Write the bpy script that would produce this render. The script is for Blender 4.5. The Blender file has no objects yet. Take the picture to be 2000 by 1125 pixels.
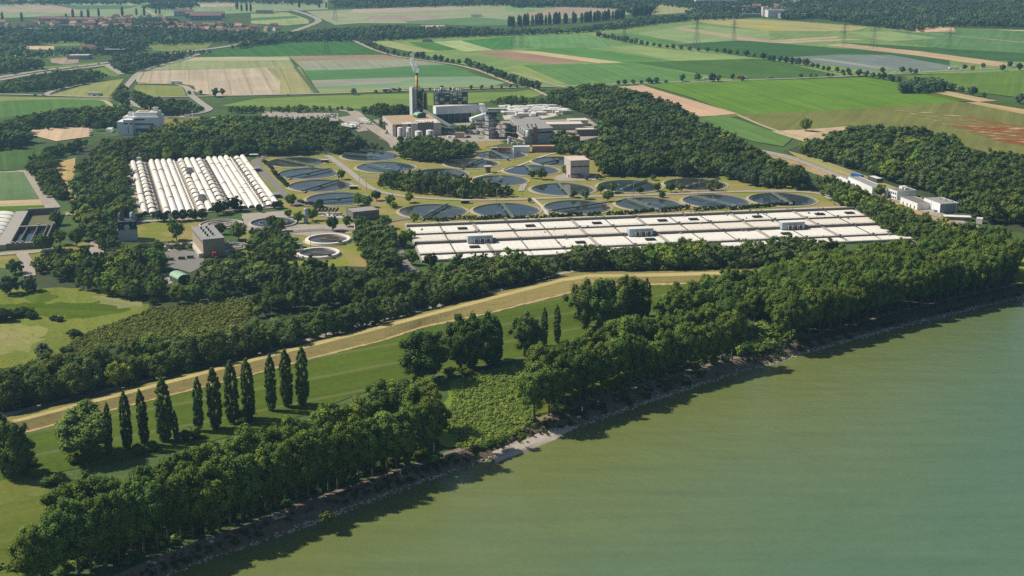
import bpy, math, random
import numpy as np
from mathutils import Vector

# ---------------------------------------------------------------- camera, sky, sun, exposure
scene = bpy.context.scene
coll = scene.collection
PITCH = math.radians(15.4)
FPX = 2538.0            # focal length in photograph pixels (2000 wide)
CAMH = 200.0
cam_data = bpy.data.cameras.new('camera')
cam_data.sensor_width = 36.0
cam_data.lens = FPX / 2000.0 * 36.0
cam_data.clip_start = 1.0
cam_data.clip_end = 30000.0
cam = bpy.data.objects.new('camera', cam_data)
coll.objects.link(cam)
cam.location = (0, 0, CAMH)
cam.rotation_euler = (math.pi / 2 - PITCH, 0, 0)
scene.camera = cam

SUN_EL, SUN_AZ = math.radians(47), math.radians(-79)      # azimuth from +Y towards +X
world = bpy.data.worlds.new('World')
scene.world = world
world.use_nodes = True
wn = world.node_tree
bg = wn.nodes['Background']
sky = wn.nodes.new('ShaderNodeTexSky')
sky.sky_type = 'NISHITA'
sky.sun_disc = False
sky.sun_elevation = SUN_EL
sky.sun_rotation = SUN_AZ
sky.air_density = 1.0
sky.dust_density = 1.0
wn.links.new(sky.outputs['Color'], bg.inputs['Color'])
bg.inputs['Strength'].default_value = 0.066

sun_data = bpy.data.lights.new('sun', 'SUN')
sun_data.energy = 4.8
sun_data.angle = math.radians(0.5)
sun_data.color = (1.0, 0.93, 0.80)
sun = bpy.data.objects.new('sun', sun_data)
coll.objects.link(sun)
SDIR = Vector((math.sin(SUN_AZ) * math.cos(SUN_EL), math.cos(SUN_AZ) * math.cos(SUN_EL), math.sin(SUN_EL)))
sun.rotation_euler = SDIR.to_track_quat('Z', 'Y').to_euler()
sun.location = (-300, 100, 600)

scene.view_settings.view_transform = 'Standard'
scene.view_settings.look = 'None'
scene.view_settings.exposure = 0.22
scene.view_settings.gamma = 1.0
scene.cycles.volume_bounces = 0
scene.cycles.max_bounces = 5
scene.cycles.diffuse_bounces = 2
scene.cycles.glossy_bounces = 2
scene.cycles.transparent_max_bounces = 6
scene.cycles.sample_clamp_indirect = 4.0
scene.cycles.use_denoising = False

RND = random.Random(7)
NR = np.random.RandomState(11)

# ---------------------------------------------------------------- photograph pixel <-> ground
SP, CP = math.sin(PITCH), math.cos(PITCH)
def G(px, py, z=0.0):
    dx = (px - 1000) / FPX
    dy = -(py - 562.5) / FPX
    d = (dx, dy * SP + CP, dy * CP - SP)
    t = (z - CAMH) / d[2]
    return (d[0] * t, d[1] * t)
def G3(px, py, z=0.0):
    a = G(px, py, z)
    return Vector((a[0], a[1], z))
def proj(x, y, z):
    z = np.asarray(z) - CAMH
    dep = y * CP - z * SP
    up = y * SP + z * CP
    return 1000 + FPX * x / dep, 562.5 - FPX * up / dep
def ppm(py):
    return (py + 136.5) * CP / CAMH          # photograph pixels per metre across the view

def inside(px, py, poly):
    px, py = np.asarray(px, float), np.asarray(py, float)
    r = np.zeros(px.shape, bool)
    n = len(poly)
    for i in range(n):
        x1, y1 = poly[i]
        x2, y2 = poly[(i + 1) % n]
        if y1 == y2:
            continue
        c = ((y1 > py) != (y2 > py)) & (px < (x2 - x1) * (py - y1) / (y2 - y1) + x1)
        r ^= c
    return r

# ---------------------------------------------------------------- objects
def tag(o, label=None, cat=None, group=None, kind=None):
    if label: o['label'] = label
    if cat: o['category'] = cat
    if group: o['group'] = group
    if kind: o['kind'] = kind
    return o
def thing(name, label, cat, loc=(0, 0, 0), rot=0.0, group=None):
    o = bpy.data.objects.new(name, None)
    o.empty_display_size = 1.0
    coll.objects.link(o)
    o.location = loc
    o.rotation_euler = (0, 0, rot)
    return tag(o, label, cat, group)
def clone(root, loc=None, rot=None, scale=None, label=None, group=None, color=None):
    r = root.copy()
    coll.objects.link(r)
    if loc is not None: r.location = loc
    if rot is not None: r.rotation_euler = (0, 0, rot)
    if scale is not None: r.scale = scale if hasattr(scale, '__len__') else (scale,) * 3
    if label: r['label'] = label
    if group: r['group'] = group
    if color: r.color = color
    for ch in KIDS.get(root.name, []):
        c = ch.copy()
        coll.objects.link(c)
        c.parent = r
        if color: c.color = color
        KIDS.setdefault(r.name, []).append(c)
        for g in KIDS.get(ch.name, []):
            d = g.copy()
            coll.objects.link(d)
            d.parent = c
            KIDS.setdefault(c.name, []).append(d)
    return r
KIDS = {}
def mesh_np(name, V, faces_sizes, idx, smooth=False):
    me = bpy.data.meshes.new(name)
    V = np.asarray(V, np.float32)
    idx = np.asarray(idx, np.int32).ravel()
    sizes = np.asarray(faces_sizes, np.int32)
    me.vertices.add(len(V))
    me.vertices.foreach_set('co', V.ravel())
    me.loops.add(len(idx))
    me.loops.foreach_set('vertex_index', idx)
    me.polygons.add(len(sizes))
    st = np.zeros(len(sizes), np.int32)
    st[1:] = np.cumsum(sizes)[:-1]
    me.polygons.foreach_set('loop_start', st)
    if smooth:
        me.polygons.foreach_set('use_smooth', np.ones(len(sizes), bool))
    me.update(calc_edges=True)
    return me
def link(name, me, mat=None, parent=None):
    o = bpy.data.objects.new(name, me)
    coll.objects.link(o)
    if mat is not None and len(me.materials) == 0:
        me.materials.append(mat)
    if parent is not None:
        o.parent = parent
        KIDS.setdefault(parent.name, []).append(o)
    return o

class MB:
    """collects shapes into one mesh"""
    def __init__(s):
        s.v, s.f = [], []
    def add(s, vs, fs):
        k = len(s.v)
        s.v += [tuple(p) for p in vs]
        s.f += [tuple(i + k for i in f) for f in fs]
        return s
    def box(s, x0, x1, y0, y1, z0, z1):
        return s.add([(x0, y0, z0), (x1, y0, z0), (x1, y1, z0), (x0, y1, z0), (x0, y0, z1), (x1, y0, z1), (x1, y1, z1), (x0, y1, z1)],
                     [(3, 2, 1, 0), (4, 5, 6, 7), (0, 1, 5, 4), (1, 2, 6, 5), (2, 3, 7, 6), (3, 0, 4, 7)])
    def bevbox(s, x0, x1, y0, y1, z0, z1, b=0.15):
        return s.add([(x0, y0, z0), (x1, y0, z0), (x1, y1, z0), (x0, y1, z0), (x0, y0, z1 - b), (x1, y0, z1 - b), (x1, y1, z1 - b), (x0, y1, z1 - b),
                      (x0 + b, y0 + b, z1), (x1 - b, y0 + b, z1), (x1 - b, y1 - b, z1), (x0 + b, y1 - b, z1)],
                     [(3, 2, 1, 0), (0, 1, 5, 4), (1, 2, 6, 5), (2, 3, 7, 6), (3, 0, 4, 7), (4, 5, 9, 8), (5, 6, 10, 9), (6, 7, 11, 10), (7, 4, 8, 11), (8, 9, 10, 11)])
    def bar(s, p, q, w, h=None):
        p, q = Vector(p), Vector(q)
        h = h or w
        d = (q - p).normalized()
        u = d.cross(Vector((0, 0, 1)))
        if u.length < 1e-3: u = Vector((1, 0, 0))
        u.normalize()
        t = u.cross(d)
        u, t = u * w / 2, t * h / 2
        return s.add([p - u - t, p + u - t, p + u + t, p - u + t, q - u - t, q + u - t, q + u + t, q - u + t],
                     [(0, 1, 2, 3), (7, 6, 5, 4), (1, 0, 4, 5), (2, 1, 5, 6), (3, 2, 6, 7), (0, 3, 7, 4)])
    def tube(s, pts, r, n=8, cap=True):
        pts = [Vector(p) for p in pts]
        rs = r if hasattr(r, '__len__') else [r] * len(pts)
        k = len(s.v)
        for i, p in enumerate(pts):
            d = (pts[min(i + 1, len(pts) - 1)] - pts[max(i - 1, 0)]).normalized()
            u = d.cross(Vector((0, 1, 0))) if abs(d.y) < 0.9 else d.cross(Vector((1, 0, 0)))
            u.normalize()
            t = d.cross(u)
            for j in range(n):
                a = 2 * math.pi * j / n
                s.v.append(tuple(p + u * math.cos(a) * rs[i] + t * math.sin(a) * rs[i]))
        for i in range(len(pts) - 1):
            for j in range(n):
                a, b = k + i * n + j, k + i * n + (j + 1) % n
                s.f.append((a, b, b + n, a + n))
        if cap:
            s.f.append(tuple(k + j for j in range(n))[::-1])
            s.f.append(tuple(k + (len(pts) - 1) * n + j for j in range(n)))
        return s
    def lathe(s, prof, n=32, c=(0, 0)):
        k = len(s.v)
        for (r, z) in prof:
            for j in range(n):
                a = 2 * math.pi * j / n
                s.v.append((c[0] + r * math.cos(a), c[1] + r * math.sin(a), z))
        for i in range(len(prof) - 1):
            for j in range(n):
                a, b = k + i * n + j, k + i * n + (j + 1) % n
                s.f.append((a, b, b + n, a + n))
        return s
    def disc(s, r, z, n=32, c=(0, 0)):
        k = len(s.v)
        s.v += [(c[0] + r * math.cos(2 * math.pi * j / n), c[1] + r * math.sin(2 * math.pi * j / n), z) for j in range(n)]
        s.f.append(tuple(range(k, k + n)))
        return s
    def vault(s, x0, x1, y0, y1, z0, h, n=8, ends=True, t0=1.0):
        """barrel vault, axis along y, rising h above z0 between x0 and x1"""
        k = len(s.v)
        ys = [y0, y1]
        for y in ys:
            for j in range(n + 1):
                a = math.pi * j / n
                s.v.append(((x0 + x1) / 2 - (x1 - x0) / 2 * math.cos(a), y, z0 + h * math.sin(a) ** t0))
        for j in range(n):
            s.f.append((k + j, k + n + 1 + j, k + n + 2 + j, k + j + 1))
        if ends:
            s.f.append(tuple(k + j for j in range(n + 1)))
            s.f.append(tuple(k + n + 1 + j for j in range(n + 1))[::-1])
        return s
    def gable(s, x0, x1, y0, y1, z0, h, over=0.0):
        """gable roof, ridge along x"""
        x0, x1, y0, y1 = x0 - over, x1 + over, y0 - over, y1 + over
        ym = (y0 + y1) / 2
        return s.add([(x0, y0, z0), (x1, y0, z0), (x1, y1, z0), (x0, y1, z0), (x0, ym, z0 + h), (x1, ym, z0 + h)],
                     [(0, 1, 5, 4), (2, 3, 4, 5), (0, 4, 3), (1, 2, 5), (3, 2, 1, 0)])
    def build(s, name, mat, parent=None, smooth=False, loc=None):
        me = bpy.data.meshes.new(name)
        me.from_pydata(s.v, [], s.f)
        if smooth:
            me.polygons.foreach_set('use_smooth', np.ones(len(s.f), bool))
        me.update()
        o = link(name, me, mat, parent)
        if loc: o.location = loc
        return o

# ---------------------------------------------------------------- materials
def lin(c):
    out = []
    for v in c[:3]:
        v = v / 255.0
        out.append(v / 12.92 if v <= 0.04045 else ((v + 0.055) / 1.055) ** 2.4)
    return np.array(out)
def nodes(name):
    m = bpy.data.materials.new(name)
    m.use_nodes = True
    nt = m.node_tree
    nt.nodes.clear()
    out = nt.nodes.new('ShaderNodeOutputMaterial')
    return m, nt, out
def N(nt, t, **kw):
    n = nt.nodes.new(t)
    for k, v in kw.items():
        if k.startswith('i_'):
            n.inputs[int(k[2:])].default_value = v
        else:
            setattr(n, k, v)
    return n
def math_node(nt, op, a, b=None, c=None):
    n = nt.nodes.new('ShaderNodeMath')
    n.operation = op
    for i, v in enumerate((a, b, c)):
        if v is None: continue
        if isinstance(v, (int, float)): n.inputs[i].default_value = v
        else: nt.links.new(v, n.inputs[i])
    return n.outputs[0]
def scale_color(nt, col, fac):
    n = nt.nodes.new('ShaderNodeVectorMath')
    n.operation = 'SCALE'
    nt.links.new(col, n.inputs[0])
    if isinstance(fac, (int, float)): n.inputs['Scale'].default_value = fac
    else: nt.links.new(fac, n.inputs['Scale'])
    return n.outputs[0]
def mixc(nt, fac, a, b):
    n = nt.nodes.new('ShaderNodeMix')
    n.data_type = 'RGBA'
    for sck, v in ((n.inputs[0], fac), (n.inputs[6], a), (n.inputs[7], b)):
        if isinstance(v, (int, float)): sck.default_value = v
        elif isinstance(v, (tuple, list, np.ndarray)): sck.default_value = (*[float(q) for q in v[:3]], 1)
        else: nt.links.new(v, sck)
    return n.outputs[2]
def ramp(nt, fac, lo, hi):
    n = nt.nodes.new('ShaderNodeMapRange')
    n.inputs[1].default_value, n.inputs[2].default_value = lo, hi
    nt.links.new(fac, n.inputs[0])
    return n.outputs[0]
def noise(nt, vec, scale, detail=3, rough=0.55):
    n = nt.nodes.new('ShaderNodeTexNoise')
    n.inputs['Scale'].default_value = scale
    n.inputs['Detail'].default_value = detail
    n.inputs['Roughness'].default_value = rough
    if vec is not None: nt.links.new(vec, n.inputs['Vector'])
    return n.outputs['Fac']
def mapping(nt, vec, scale=(1, 1, 1), rot=0.0):
    n = nt.nodes.new('ShaderNodeMapping')
    n.inputs['Scale'].default_value = scale
    n.inputs['Rotation'].default_value = (0, 0, rot)
    nt.links.new(vec, n.inputs['Vector'])
    return n.outputs[0]

def plain(name, col, rough=0.8, var=0.12, scale=0.3, dirt=None, dirt_amt=0.35, metal=0.0, spec=0.3):
    """base colour broken up by two noises, and stains of the colour dirt"""
    m, nt, out = nodes(name)
    b = N(nt, 'ShaderNodeBsdfPrincipled')
    geo = N(nt, 'ShaderNodeNewGeometry')
    n1 = noise(nt, geo.outputs['Position'], scale, 4)
    n2 = noise(nt, geo.outputs['Position'], scale * 6.3, 2)
    f = math_node(nt, 'ADD', math_node(nt, 'MULTIPLY', n1, 1.4 * var), math_node(nt, 'MULTIPLY', n2, 0.9 * var))
    f = math_node(nt, 'ADD', f, 1 - 1.15 * var)
    rgb = N(nt, 'ShaderNodeRGB')
    rgb.outputs[0].default_value = (*[float(q) for q in col[:3]], 1)
    c = scale_color(nt, rgb.outputs[0], f)
    if dirt is not None:
        st = noise(nt, mapping(nt, geo.outputs['Position'], (1, 1, 0.35)), scale * 2.7, 5, 0.65)
        c = mixc(nt, math_node(nt, 'MULTIPLY', ramp(nt, st, 0.5, 0.72), dirt_amt), c, dirt)
    nt.links.new(c, b.inputs['Base Color'])
    b.inputs['Roughness'].default_value = rough
    b.inputs['Metallic'].default_value = metal
    b.inputs['Specular IOR Level'].default_value = spec
    nt.links.new(b.outputs[0], out.inputs[0])
    return m

def make_leaf(name, use_attr):
    m, nt, out = nodes(name)
    if use_attr:
        base = N(nt, 'ShaderNodeAttribute', attribute_name='col').outputs['Color']
    else:
        base = N(nt, 'ShaderNodeObjectInfo').outputs['Color']
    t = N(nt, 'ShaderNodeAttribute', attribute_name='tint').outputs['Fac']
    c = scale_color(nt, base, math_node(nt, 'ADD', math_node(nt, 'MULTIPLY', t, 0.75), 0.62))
    yel = N(nt, 'ShaderNodeMix')
    yel.data_type = 'RGBA'
    yel.blend_type = 'MULTIPLY'
    nt.links.new(math_node(nt, 'MULTIPLY', ramp(nt, t, 0.6, 1.0), 0.7), yel.inputs[0])
    nt.links.new(c, yel.inputs[6])
    yel.inputs[7].default_value = (1.5, 1.15, 0.7, 1)
    c = yel.outputs[2]
    d = N(nt, 'ShaderNodeBsdfDiffuse')
    tr = N(nt, 'ShaderNodeBsdfTranslucent')
    nt.links.new(c, d.inputs['Color'])
    nt.links.new(scale_color(nt, c, 1.15), tr.inputs['Color'])
    mx = N(nt, 'ShaderNodeMixShader')
    mx.inputs[0].default_value = 0.15
    nt.links.new(d.outputs[0], mx.inputs[1])
    nt.links.new(tr.outputs[0], mx.inputs[2])
    nt.links.new(mx.outputs[0], out.inputs[0])
    return m
LEAF = make_leaf('leaf_object_colour', False)
LEAF_A = make_leaf('leaf_attribute_colour', True)
BARK = plain('bark', (0.11, 0.095, 0.075), 0.9, 0.3, 1.5)

def make_crop():
    """a field: the object's colour, mottled, combed along the object's x axis; alpha = strength of the tramlines"""
    m, nt, out = nodes('crop')
    oi = N(nt, 'ShaderNodeObjectInfo')
    tc = N(nt, 'ShaderNodeTexCoord').outputs['Object']
    big = noise(nt, tc, 0.012, 4, 0.6)
    comb = noise(nt, mapping(nt, tc, (0.003, 0.11, 1)), 1.0, 4, 0.6)
    fine = noise(nt, tc, 0.35, 3, 0.7)
    f = math_node(nt, 'ADD', math_node(nt, 'MULTIPLY', big, 0.7), math_node(nt, 'MULTIPLY', comb, 0.85))
    f = math_node(nt, 'ADD', f, math_node(nt, 'MULTIPLY', fine, 0.7))
    f = math_node(nt, 'ADD', f, -0.10)
    c = scale_color(nt, oi.outputs['Color'], f)
    sep = N(nt, 'ShaderNodeSeparateXYZ')
    nt.links.new(tc, sep.inputs[0])
    y = math_node(nt, 'ADD', sep.outputs[1], math_node(nt, 'MULTIPLY', big, 6.0))
    ph = math_node(nt, 'PINGPONG', y, 13.0)
    ln = math_node(nt, 'LESS_THAN', ph, 1.2)
    c = mixc(nt, math_node(nt, 'MULTIPLY', math_node(nt, 'MULTIPLY', ln, oi.outputs['Alpha']), 0.65), c, (0.16, 0.155, 0.085))
    yb = ramp(nt, noise(nt, tc, 0.03, 5, 0.65), 0.52, 0.75)
    warm = N(nt, 'ShaderNodeMix')
    warm.data_type = 'RGBA'
    warm.blend_type = 'MULTIPLY'
    nt.links.new(math_node(nt, 'MULTIPLY', yb, 0.6), warm.inputs[0])
    nt.links.new(c, warm.inputs[6])
    warm.inputs[7].default_value = (1.3, 1.08, 0.85, 1)
    d = N(nt, 'ShaderNodeBsdfDiffuse')
    nt.links.new(warm.outputs[2], d.inputs['Color'])
    nt.links.new(d.outputs[0], out.inputs[0])
    return m
CROP = make_crop()
def make_lawn():
    m, nt, out = nodes('dry_lawn')
    oi = N(nt, 'ShaderNodeObjectInfo')
    tc = N(nt, 'ShaderNodeNewGeometry').outputs['Position']
    a = noise(nt, tc, 0.035, 5, 0.62)
    b = noise(nt, tc, 0.5, 4, 0.7)
    c = mixc(nt, ramp(nt, a, 0.42, 0.6), oi.outputs['Color'], (0.31, 0.235, 0.10))
    c = scale_color(nt, c, math_node(nt, 'ADD', math_node(nt, 'MULTIPLY', b, 0.9), 0.55))
    d = N(nt, 'ShaderNodeBsdfDiffuse')
    nt.links.new(c, d.inputs['Color'])
    nt.links.new(d.outputs[0], out.inputs[0])
    return m
LAWN = make_lawn()

def make_river():
    m, nt, out = nodes('river_water')
    b = N(nt, 'ShaderNodeBsdfPrincipled')
    pos = N(nt, 'ShaderNodeNewGeometry').outputs['Position']
    # silt carried along the bank, clearer blue-green water out in the stream (distance from the bank line)
    sep = N(nt, 'ShaderNodeSeparateXYZ')
    nt.links.new(pos, sep.inputs[0])
    d = math_node(nt, 'ADD', math_node(nt, 'MULTIPLY', sep.outputs[0], 0.641), math_node(nt, 'MULTIPLY', sep.outputs[1], -0.768))
    d = math_node(nt, 'ADD', d, 370.0)
    d = math_node(nt, 'ADD', d, math_node(nt, 'MULTIPLY', math_node(nt, 'MAXIMUM', math_node(nt, 'SUBTRACT', sep.outputs[0], 150.0), 0.0), 0.5))
    warp = noise(nt, mapping(nt, pos, (1, 1, 1), 0.65), 0.02, 5, 0.6)
    d = math_node(nt, 'ADD', d, math_node(nt, 'MULTIPLY', math_node(nt, 'SUBTRACT', warp, 0.5), 70.0))
    c = mixc(nt, ramp(nt, d, 5.0, 150.0), RIVER_NEAR, RIVER_FAR)
    streak = noise(nt, mapping(nt, pos, (0.018, 0.16, 1), -0.72), 1.0, 4)
    c = scale_color(nt, c, math_node(nt, 'ADD', math_node(nt, 'MULTIPLY', streak, 0.34), 0.83))
    nt.links.new(c, b.inputs['Base Color'])
    b.inputs['Roughness'].default_value = 0.12
    b.inputs['IOR'].default_value = 1.33
    w1 = noise(nt, mapping(nt, pos, (0.4, 1.0, 1), -0.5), 0.5, 5, 0.65)
    w2 = noise(nt, mapping(nt, pos, (0.6, 1.0, 1), -1.0), 0.09, 3, 0.55)
    h = math_node(nt, 'ADD', math_node(nt, 'MULTIPLY', w1, 0.4), math_node(nt, 'MULTIPLY', w2, 0.9))
    bp = N(nt, 'ShaderNodeBump')
    bp.inputs['Strength'].default_value = 0.8
    bp.inputs['Distance'].default_value = 1.0
    nt.links.new(h, bp.inputs['Height'])
    nt.links.new(bp.outputs[0], b.inputs['Normal'])
    nt.links.new(b.outputs[0], out.inputs[0])
    return m
RIVER_NEAR, RIVER_FAR = (0.142, 0.168, 0.052), (0.088, 0.158, 0.092)
RIVER = make_river()
def make_tankwater(ca, cb):
    m, nt, out = nodes('tank_water')
    b = N(nt, 'ShaderNodeBsdfPrincipled')
    pos = N(nt, 'ShaderNodeNewGeometry').outputs['Position']
    c = mixc(nt, ramp(nt, noise(nt, pos, 0.05, 3), 0.35, 0.65), ca, cb)
    nt.links.new(c, b.inputs['Base Color'])
    b.inputs['Roughness'].default_value = 0.04
    b.inputs['IOR'].default_value = 1.33
    bp = N(nt, 'ShaderNodeBump')
    bp.inputs['Strength'].default_value = 0.06
    nt.links.new(noise(nt, pos, 0.6, 2), bp.inputs['Height'])
    nt.links.new(bp.outputs[0], b.inputs['Normal'])
    nt.links.new(b.outputs[0], out.inputs[0])
    return m
TANKWATER = make_tankwater((0.024, 0.038, 0.046), (0.04, 0.05, 0.05))
TANKWATERS = [TANKWATER, make_tankwater((0.03, 0.036, 0.03), (0.055, 0.058, 0.042)), make_tankwater((0.03, 0.05, 0.062), (0.05, 0.066, 0.07))]
TANKBROWN = make_tankwater((0.03, 0.045, 0.055), (0.10, 0.062, 0.03))
FOAM = plain('foam', (0.62, 0.64, 0.62), .9, .2, 1.0)

CONC = plain('concrete', (0.36, 0.335, 0.29), 0.85, 0.2, 0.25, (0.16, 0.14, 0.11), 0.5)
CONC_PALE = plain('pale_concrete', (0.55, 0.50, 0.42), 0.85, 0.15, 0.25, (0.25, 0.21, 0.16), 0.4)
CONC_DARK = plain('dark_concrete', (0.17, 0.155, 0.135), 0.85, 0.25, 0.3, (0.07, 0.06, 0.05), 0.5)
GRAVEL = plain('gravel_apron', (0.40, 0.34, 0.22), 0.95, 0.3, 0.3, (0.26, 0.22, 0.10), 0.6)
ASPHALT = plain('asphalt', (0.205, 0.19, 0.17), 0.9, 0.2, 0.12, (0.12, 0.11, 0.1), 0.5)
ROADPALE = plain('pale_road', (0.36, 0.32, 0.27), 0.9, 0.18, 0.12, (0.24, 0.21, 0.17), 0.5)
TRACK = plain('earth_track', (0.44, 0.36, 0.23), 0.95, 0.3, 0.25, (0.2, 0.19, 0.08), 0.5)
YARD = plain('yard_paving', (0.36, 0.31, 0.25), 0.9, 0.2, 0.06, (0.18, 0.15, 0.12), 0.6)
WHITEC = plain('white_cover', (0.80, 0.75, 0.66), 0.6, 0.07, 0.12, (0.55, 0.47, 0.36), 0.4)
WHITEP = plain('white_panel', (0.78, 0.755, 0.71), 0.6, 0.06, 0.2, (0.5, 0.46, 0.4), 0.35)
WHITEW = plain('white_wall', (0.83, 0.83, 0.82), 0.6, 0.05, 0.2, (0.5, 0.48, 0.45), 0.3)
DARK = plain('dark_void', (0.018, 0.018, 0.018), 0.9, 0.2, 0.5)
STEEL = plain('grey_steel', (0.29, 0.285, 0.275), 0.55, 0.25, 0.4, (0.1, 0.09, 0.08), 0.5, 0.2)
STEEL_D = plain('dark_steel', (0.11, 0.113, 0.115), 0.6, 0.3, 0.4, (0.03, 0.03, 0.03), 0.5, 0.2)
STEEL_P = plain('pale_steel', (0.45, 0.46, 0.46), 0.5, 0.15, 0.4, (0.25, 0.23, 0.2), 0.4, 0.2)
GREENBR = plain('grey_green_bridge', (0.15, 0.18, 0.13), 0.7, 0.2, 0.4, (0.08, 0.09, 0.06), 0.5)
YELLOW = plain('yellow_paint', (0.62, 0.40, 0.03), 0.5, 0.1, 0.4, (0.35, 0.2, 0.03), 0.4)
GLASS = plain('window_glass', (0.035, 0.045, 0.055), 0.15, 0.3, 0.5, spec=0.5)
BRICK = plain('brick', (0.30, 0.17, 0.12), 0.9, 0.2, 0.5, (0.15, 0.09, 0.07), 0.4)
BRICK_D = plain('dark_red_cladding', (0.13, 0.045, 0.04), 0.8, 0.2, 0.5)
TAUPE = plain('taupe_render', (0.50, 0.44, 0.40), 0.85, 0.1, 0.15, (0.28, 0.23, 0.2), 0.4)
TAN = plain('tan_render', (0.46, 0.375, 0.265), 0.85, 0.1, 0.2, (0.25, 0.2, 0.15), 0.4)
ROOFGREY = plain('grey_roof', (0.30, 0.29, 0.27), 0.85, 0.15, 0.15, (0.18, 0.17, 0.15), 0.5)
ROOFTAN = plain('gravel_roof', (0.43, 0.31, 0.19), 0.95, 0.2, 0.12, (0.25, 0.2, 0.1), 0.5)
ROOFBROWN = plain('brown_roof', (0.20, 0.17, 0.145), 0.9, 0.15, 0.15, (0.1, 0.1, 0.09), 0.4)
ROOFPALE = plain('pale_roof', (0.66, 0.60, 0.52), 0.8, 0.12, 0.15, (0.4, 0.34, 0.28), 0.5)
GREENM = plain('green_sheet', (0.30, 0.46, 0.30), 0.55, 0.1, 0.4, (0.16, 0.28, 0.17), 0.4)
GREEND = plain('dark_green_sheet', (0.055, 0.12, 0.085), 0.6, 0.2, 0.4)
TEAL = plain('teal_sheet', (0.018, 0.05, 0.065), 0.6, 0.25, 0.4, (0.01, 0.02, 0.025), 0.5)
TURQ = plain('turquoise_pipe', (0.16, 0.36, 0.40), 0.5, 0.1, 0.4)
BLUE = plain('blue_paint', (0.03, 0.12, 0.42), 0.5, 0.1, 0.4)
BLUEW = plain('blue_grey_panel', (0.36, 0.43, 0.46), 0.6, 0.08, 0.3, (0.25, 0.28, 0.28), 0.4)
RED = plain('red_paint', (0.42, 0.06, 0.04), 0.5, 0.1, 0.4)
TYRE = plain('tyre_rubber', (0.02, 0.02, 0.02), 0.9, 0.2, 2.0)
STONE = plain('bank_stone', (0.50, 0.45, 0.39), 0.95, 0.35, 0.4, (0.2, 0.17, 0.13), 0.6)
BANK = plain('bank_earth', (0.155, 0.122, 0.09), 0.95, 0.45, 0.25, (0.055, 0.075, 0.022), 0.9)
FLOOR = plain('forest_floor', (0.045, 0.06, 0.022), 1.0, 0.4, 0.1, (0.09, 0.09, 0.03), 0.6)

# ================================================================ ground, fields, roads, river
HAZE_B = 1.2e-4
AIR = np.array((0.15, 0.28, 0.36))
ILL = np.array((1.43, 1.33, 1.16))
def alb(c, x=None, y=None):
    """base colour of a ground patch whose colour in the photograph is c, with the air between taken off"""
    g = 0.3 * c[0] + 0.59 * c[1] + 0.11 * c[2]
    c = [v * 0.74 + g * 0.26 for v in c]
    if y is not None and y > 1500 and c[1] > c[0] + 4: c[0] += 3; c[2] += 0
    L = lin(c)
    if y is not None:
        T = math.exp(-HAZE_B * math.sqrt(x * x + y * y + CAMH * CAMH))
        L = (L - AIR * (1 - T)) / T
    return np.clip(L / ILL, 0.012, 0.8)

def sheet(name, pts, z, mat, color=None, alpha=0.0, rowdir=None, label=None):
    """flat polygon; pts are world xy; the object is turned so that its x axis follows rowdir"""
    a = rowdir if rowdir is not None else 0.0
    cx = sum(p[0] for p in pts) / len(pts)
    cy = sum(p[1] for p in pts) / len(pts)
    ca, sa = math.cos(-a), math.sin(-a)
    V = [((p[0] - cx) * ca - (p[1] - cy) * sa, (p[0] - cx) * sa + (p[1] - cy) * ca, 0) for p in pts]
    area = sum(V[i][0] * V[(i + 1) % len(V)][1] - V[(i + 1) % len(V)][0] * V[i][1] for i in range(len(V)))
    if area < 0: V.reverse()
    me = bpy.data.meshes.new(name)
    me.from_pydata(V, [], [tuple(range(len(V)))])
    me.update()
    o = link(name, me, mat)
    o.location = (cx, cy, z)
    o.rotation_euler = (0, 0, a)
    if color is not None: o.color = (*[float(q) for q in color], alpha)
    o['kind'] = 'structure'
    if label: o['label'] = label
    return o

def resample(pts, step):
    out = []
    for (a, b) in zip(pts[:-1], pts[1:]):
        n = max(1, int(math.dist(a, b) / step))
        for i in range(n):
            out.append((a[0] + (b[0] - a[0]) * i / n, a[1] + (b[1] - a[1]) * i / n))
    out.append(pts[-1])
    return out
def smooth(pts, it=2):
    for _ in range(it):
        q = [pts[0]]
        for a, b in zip(pts[:-1], pts[1:]):
            q += [(a[0] * .75 + b[0] * .25, a[1] * .75 + b[1] * .25), (a[0] * .25 + b[0] * .75, a[1] * .25 + b[1] * .75)]
        pts = q + [pts[-1]]
    return pts
def ragged(pts, step, amp, rs):
    out = []
    for a, b in zip(pts, pts[1:] + pts[:1]):
        n = max(1, int(math.dist(a, b) / step))
        for i in range(n):
            out.append((a[0] + (b[0] - a[0]) * i / n + rs.uniform(-amp, amp), a[1] + (b[1] - a[1]) * i / n + rs.uniform(-amp, amp)))
    return out
def strip(name, px, w, z, mat, kind='structure', label=None, color=None, sm=2, px_pts=True):
    """ribbon of width w metres along a polyline"""
    p = [G(*q) for q in px] if px_pts else px
    if sm: p = smooth(p, sm)
    V, F = [], []
    for i, q in enumerate(p):
        a, b = p[max(i - 1, 0)], p[min(i + 1, len(p) - 1)]
        d = Vector((b[0] - a[0], b[1] - a[1])).normalized()
        nx, ny = -d.y, d.x
        V += [(q[0] + nx * w / 2, q[1] + ny * w / 2, z), (q[0] - nx * w / 2, q[1] - ny * w / 2, z)]
    for i in range(len(p) - 1):
        F.append((2 * i, 2 * i + 1, 2 * i + 3, 2 * i + 2))
    me = bpy.data.meshes.new(name)
    me.from_pydata(V, [], F)
    me.update()
    o = link(name, me, mat)
    if color is not None: o.color = (*[float(q) for q in color], 0)
    o['kind'] = kind
    if label: o['label'] = label
    return o

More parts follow.
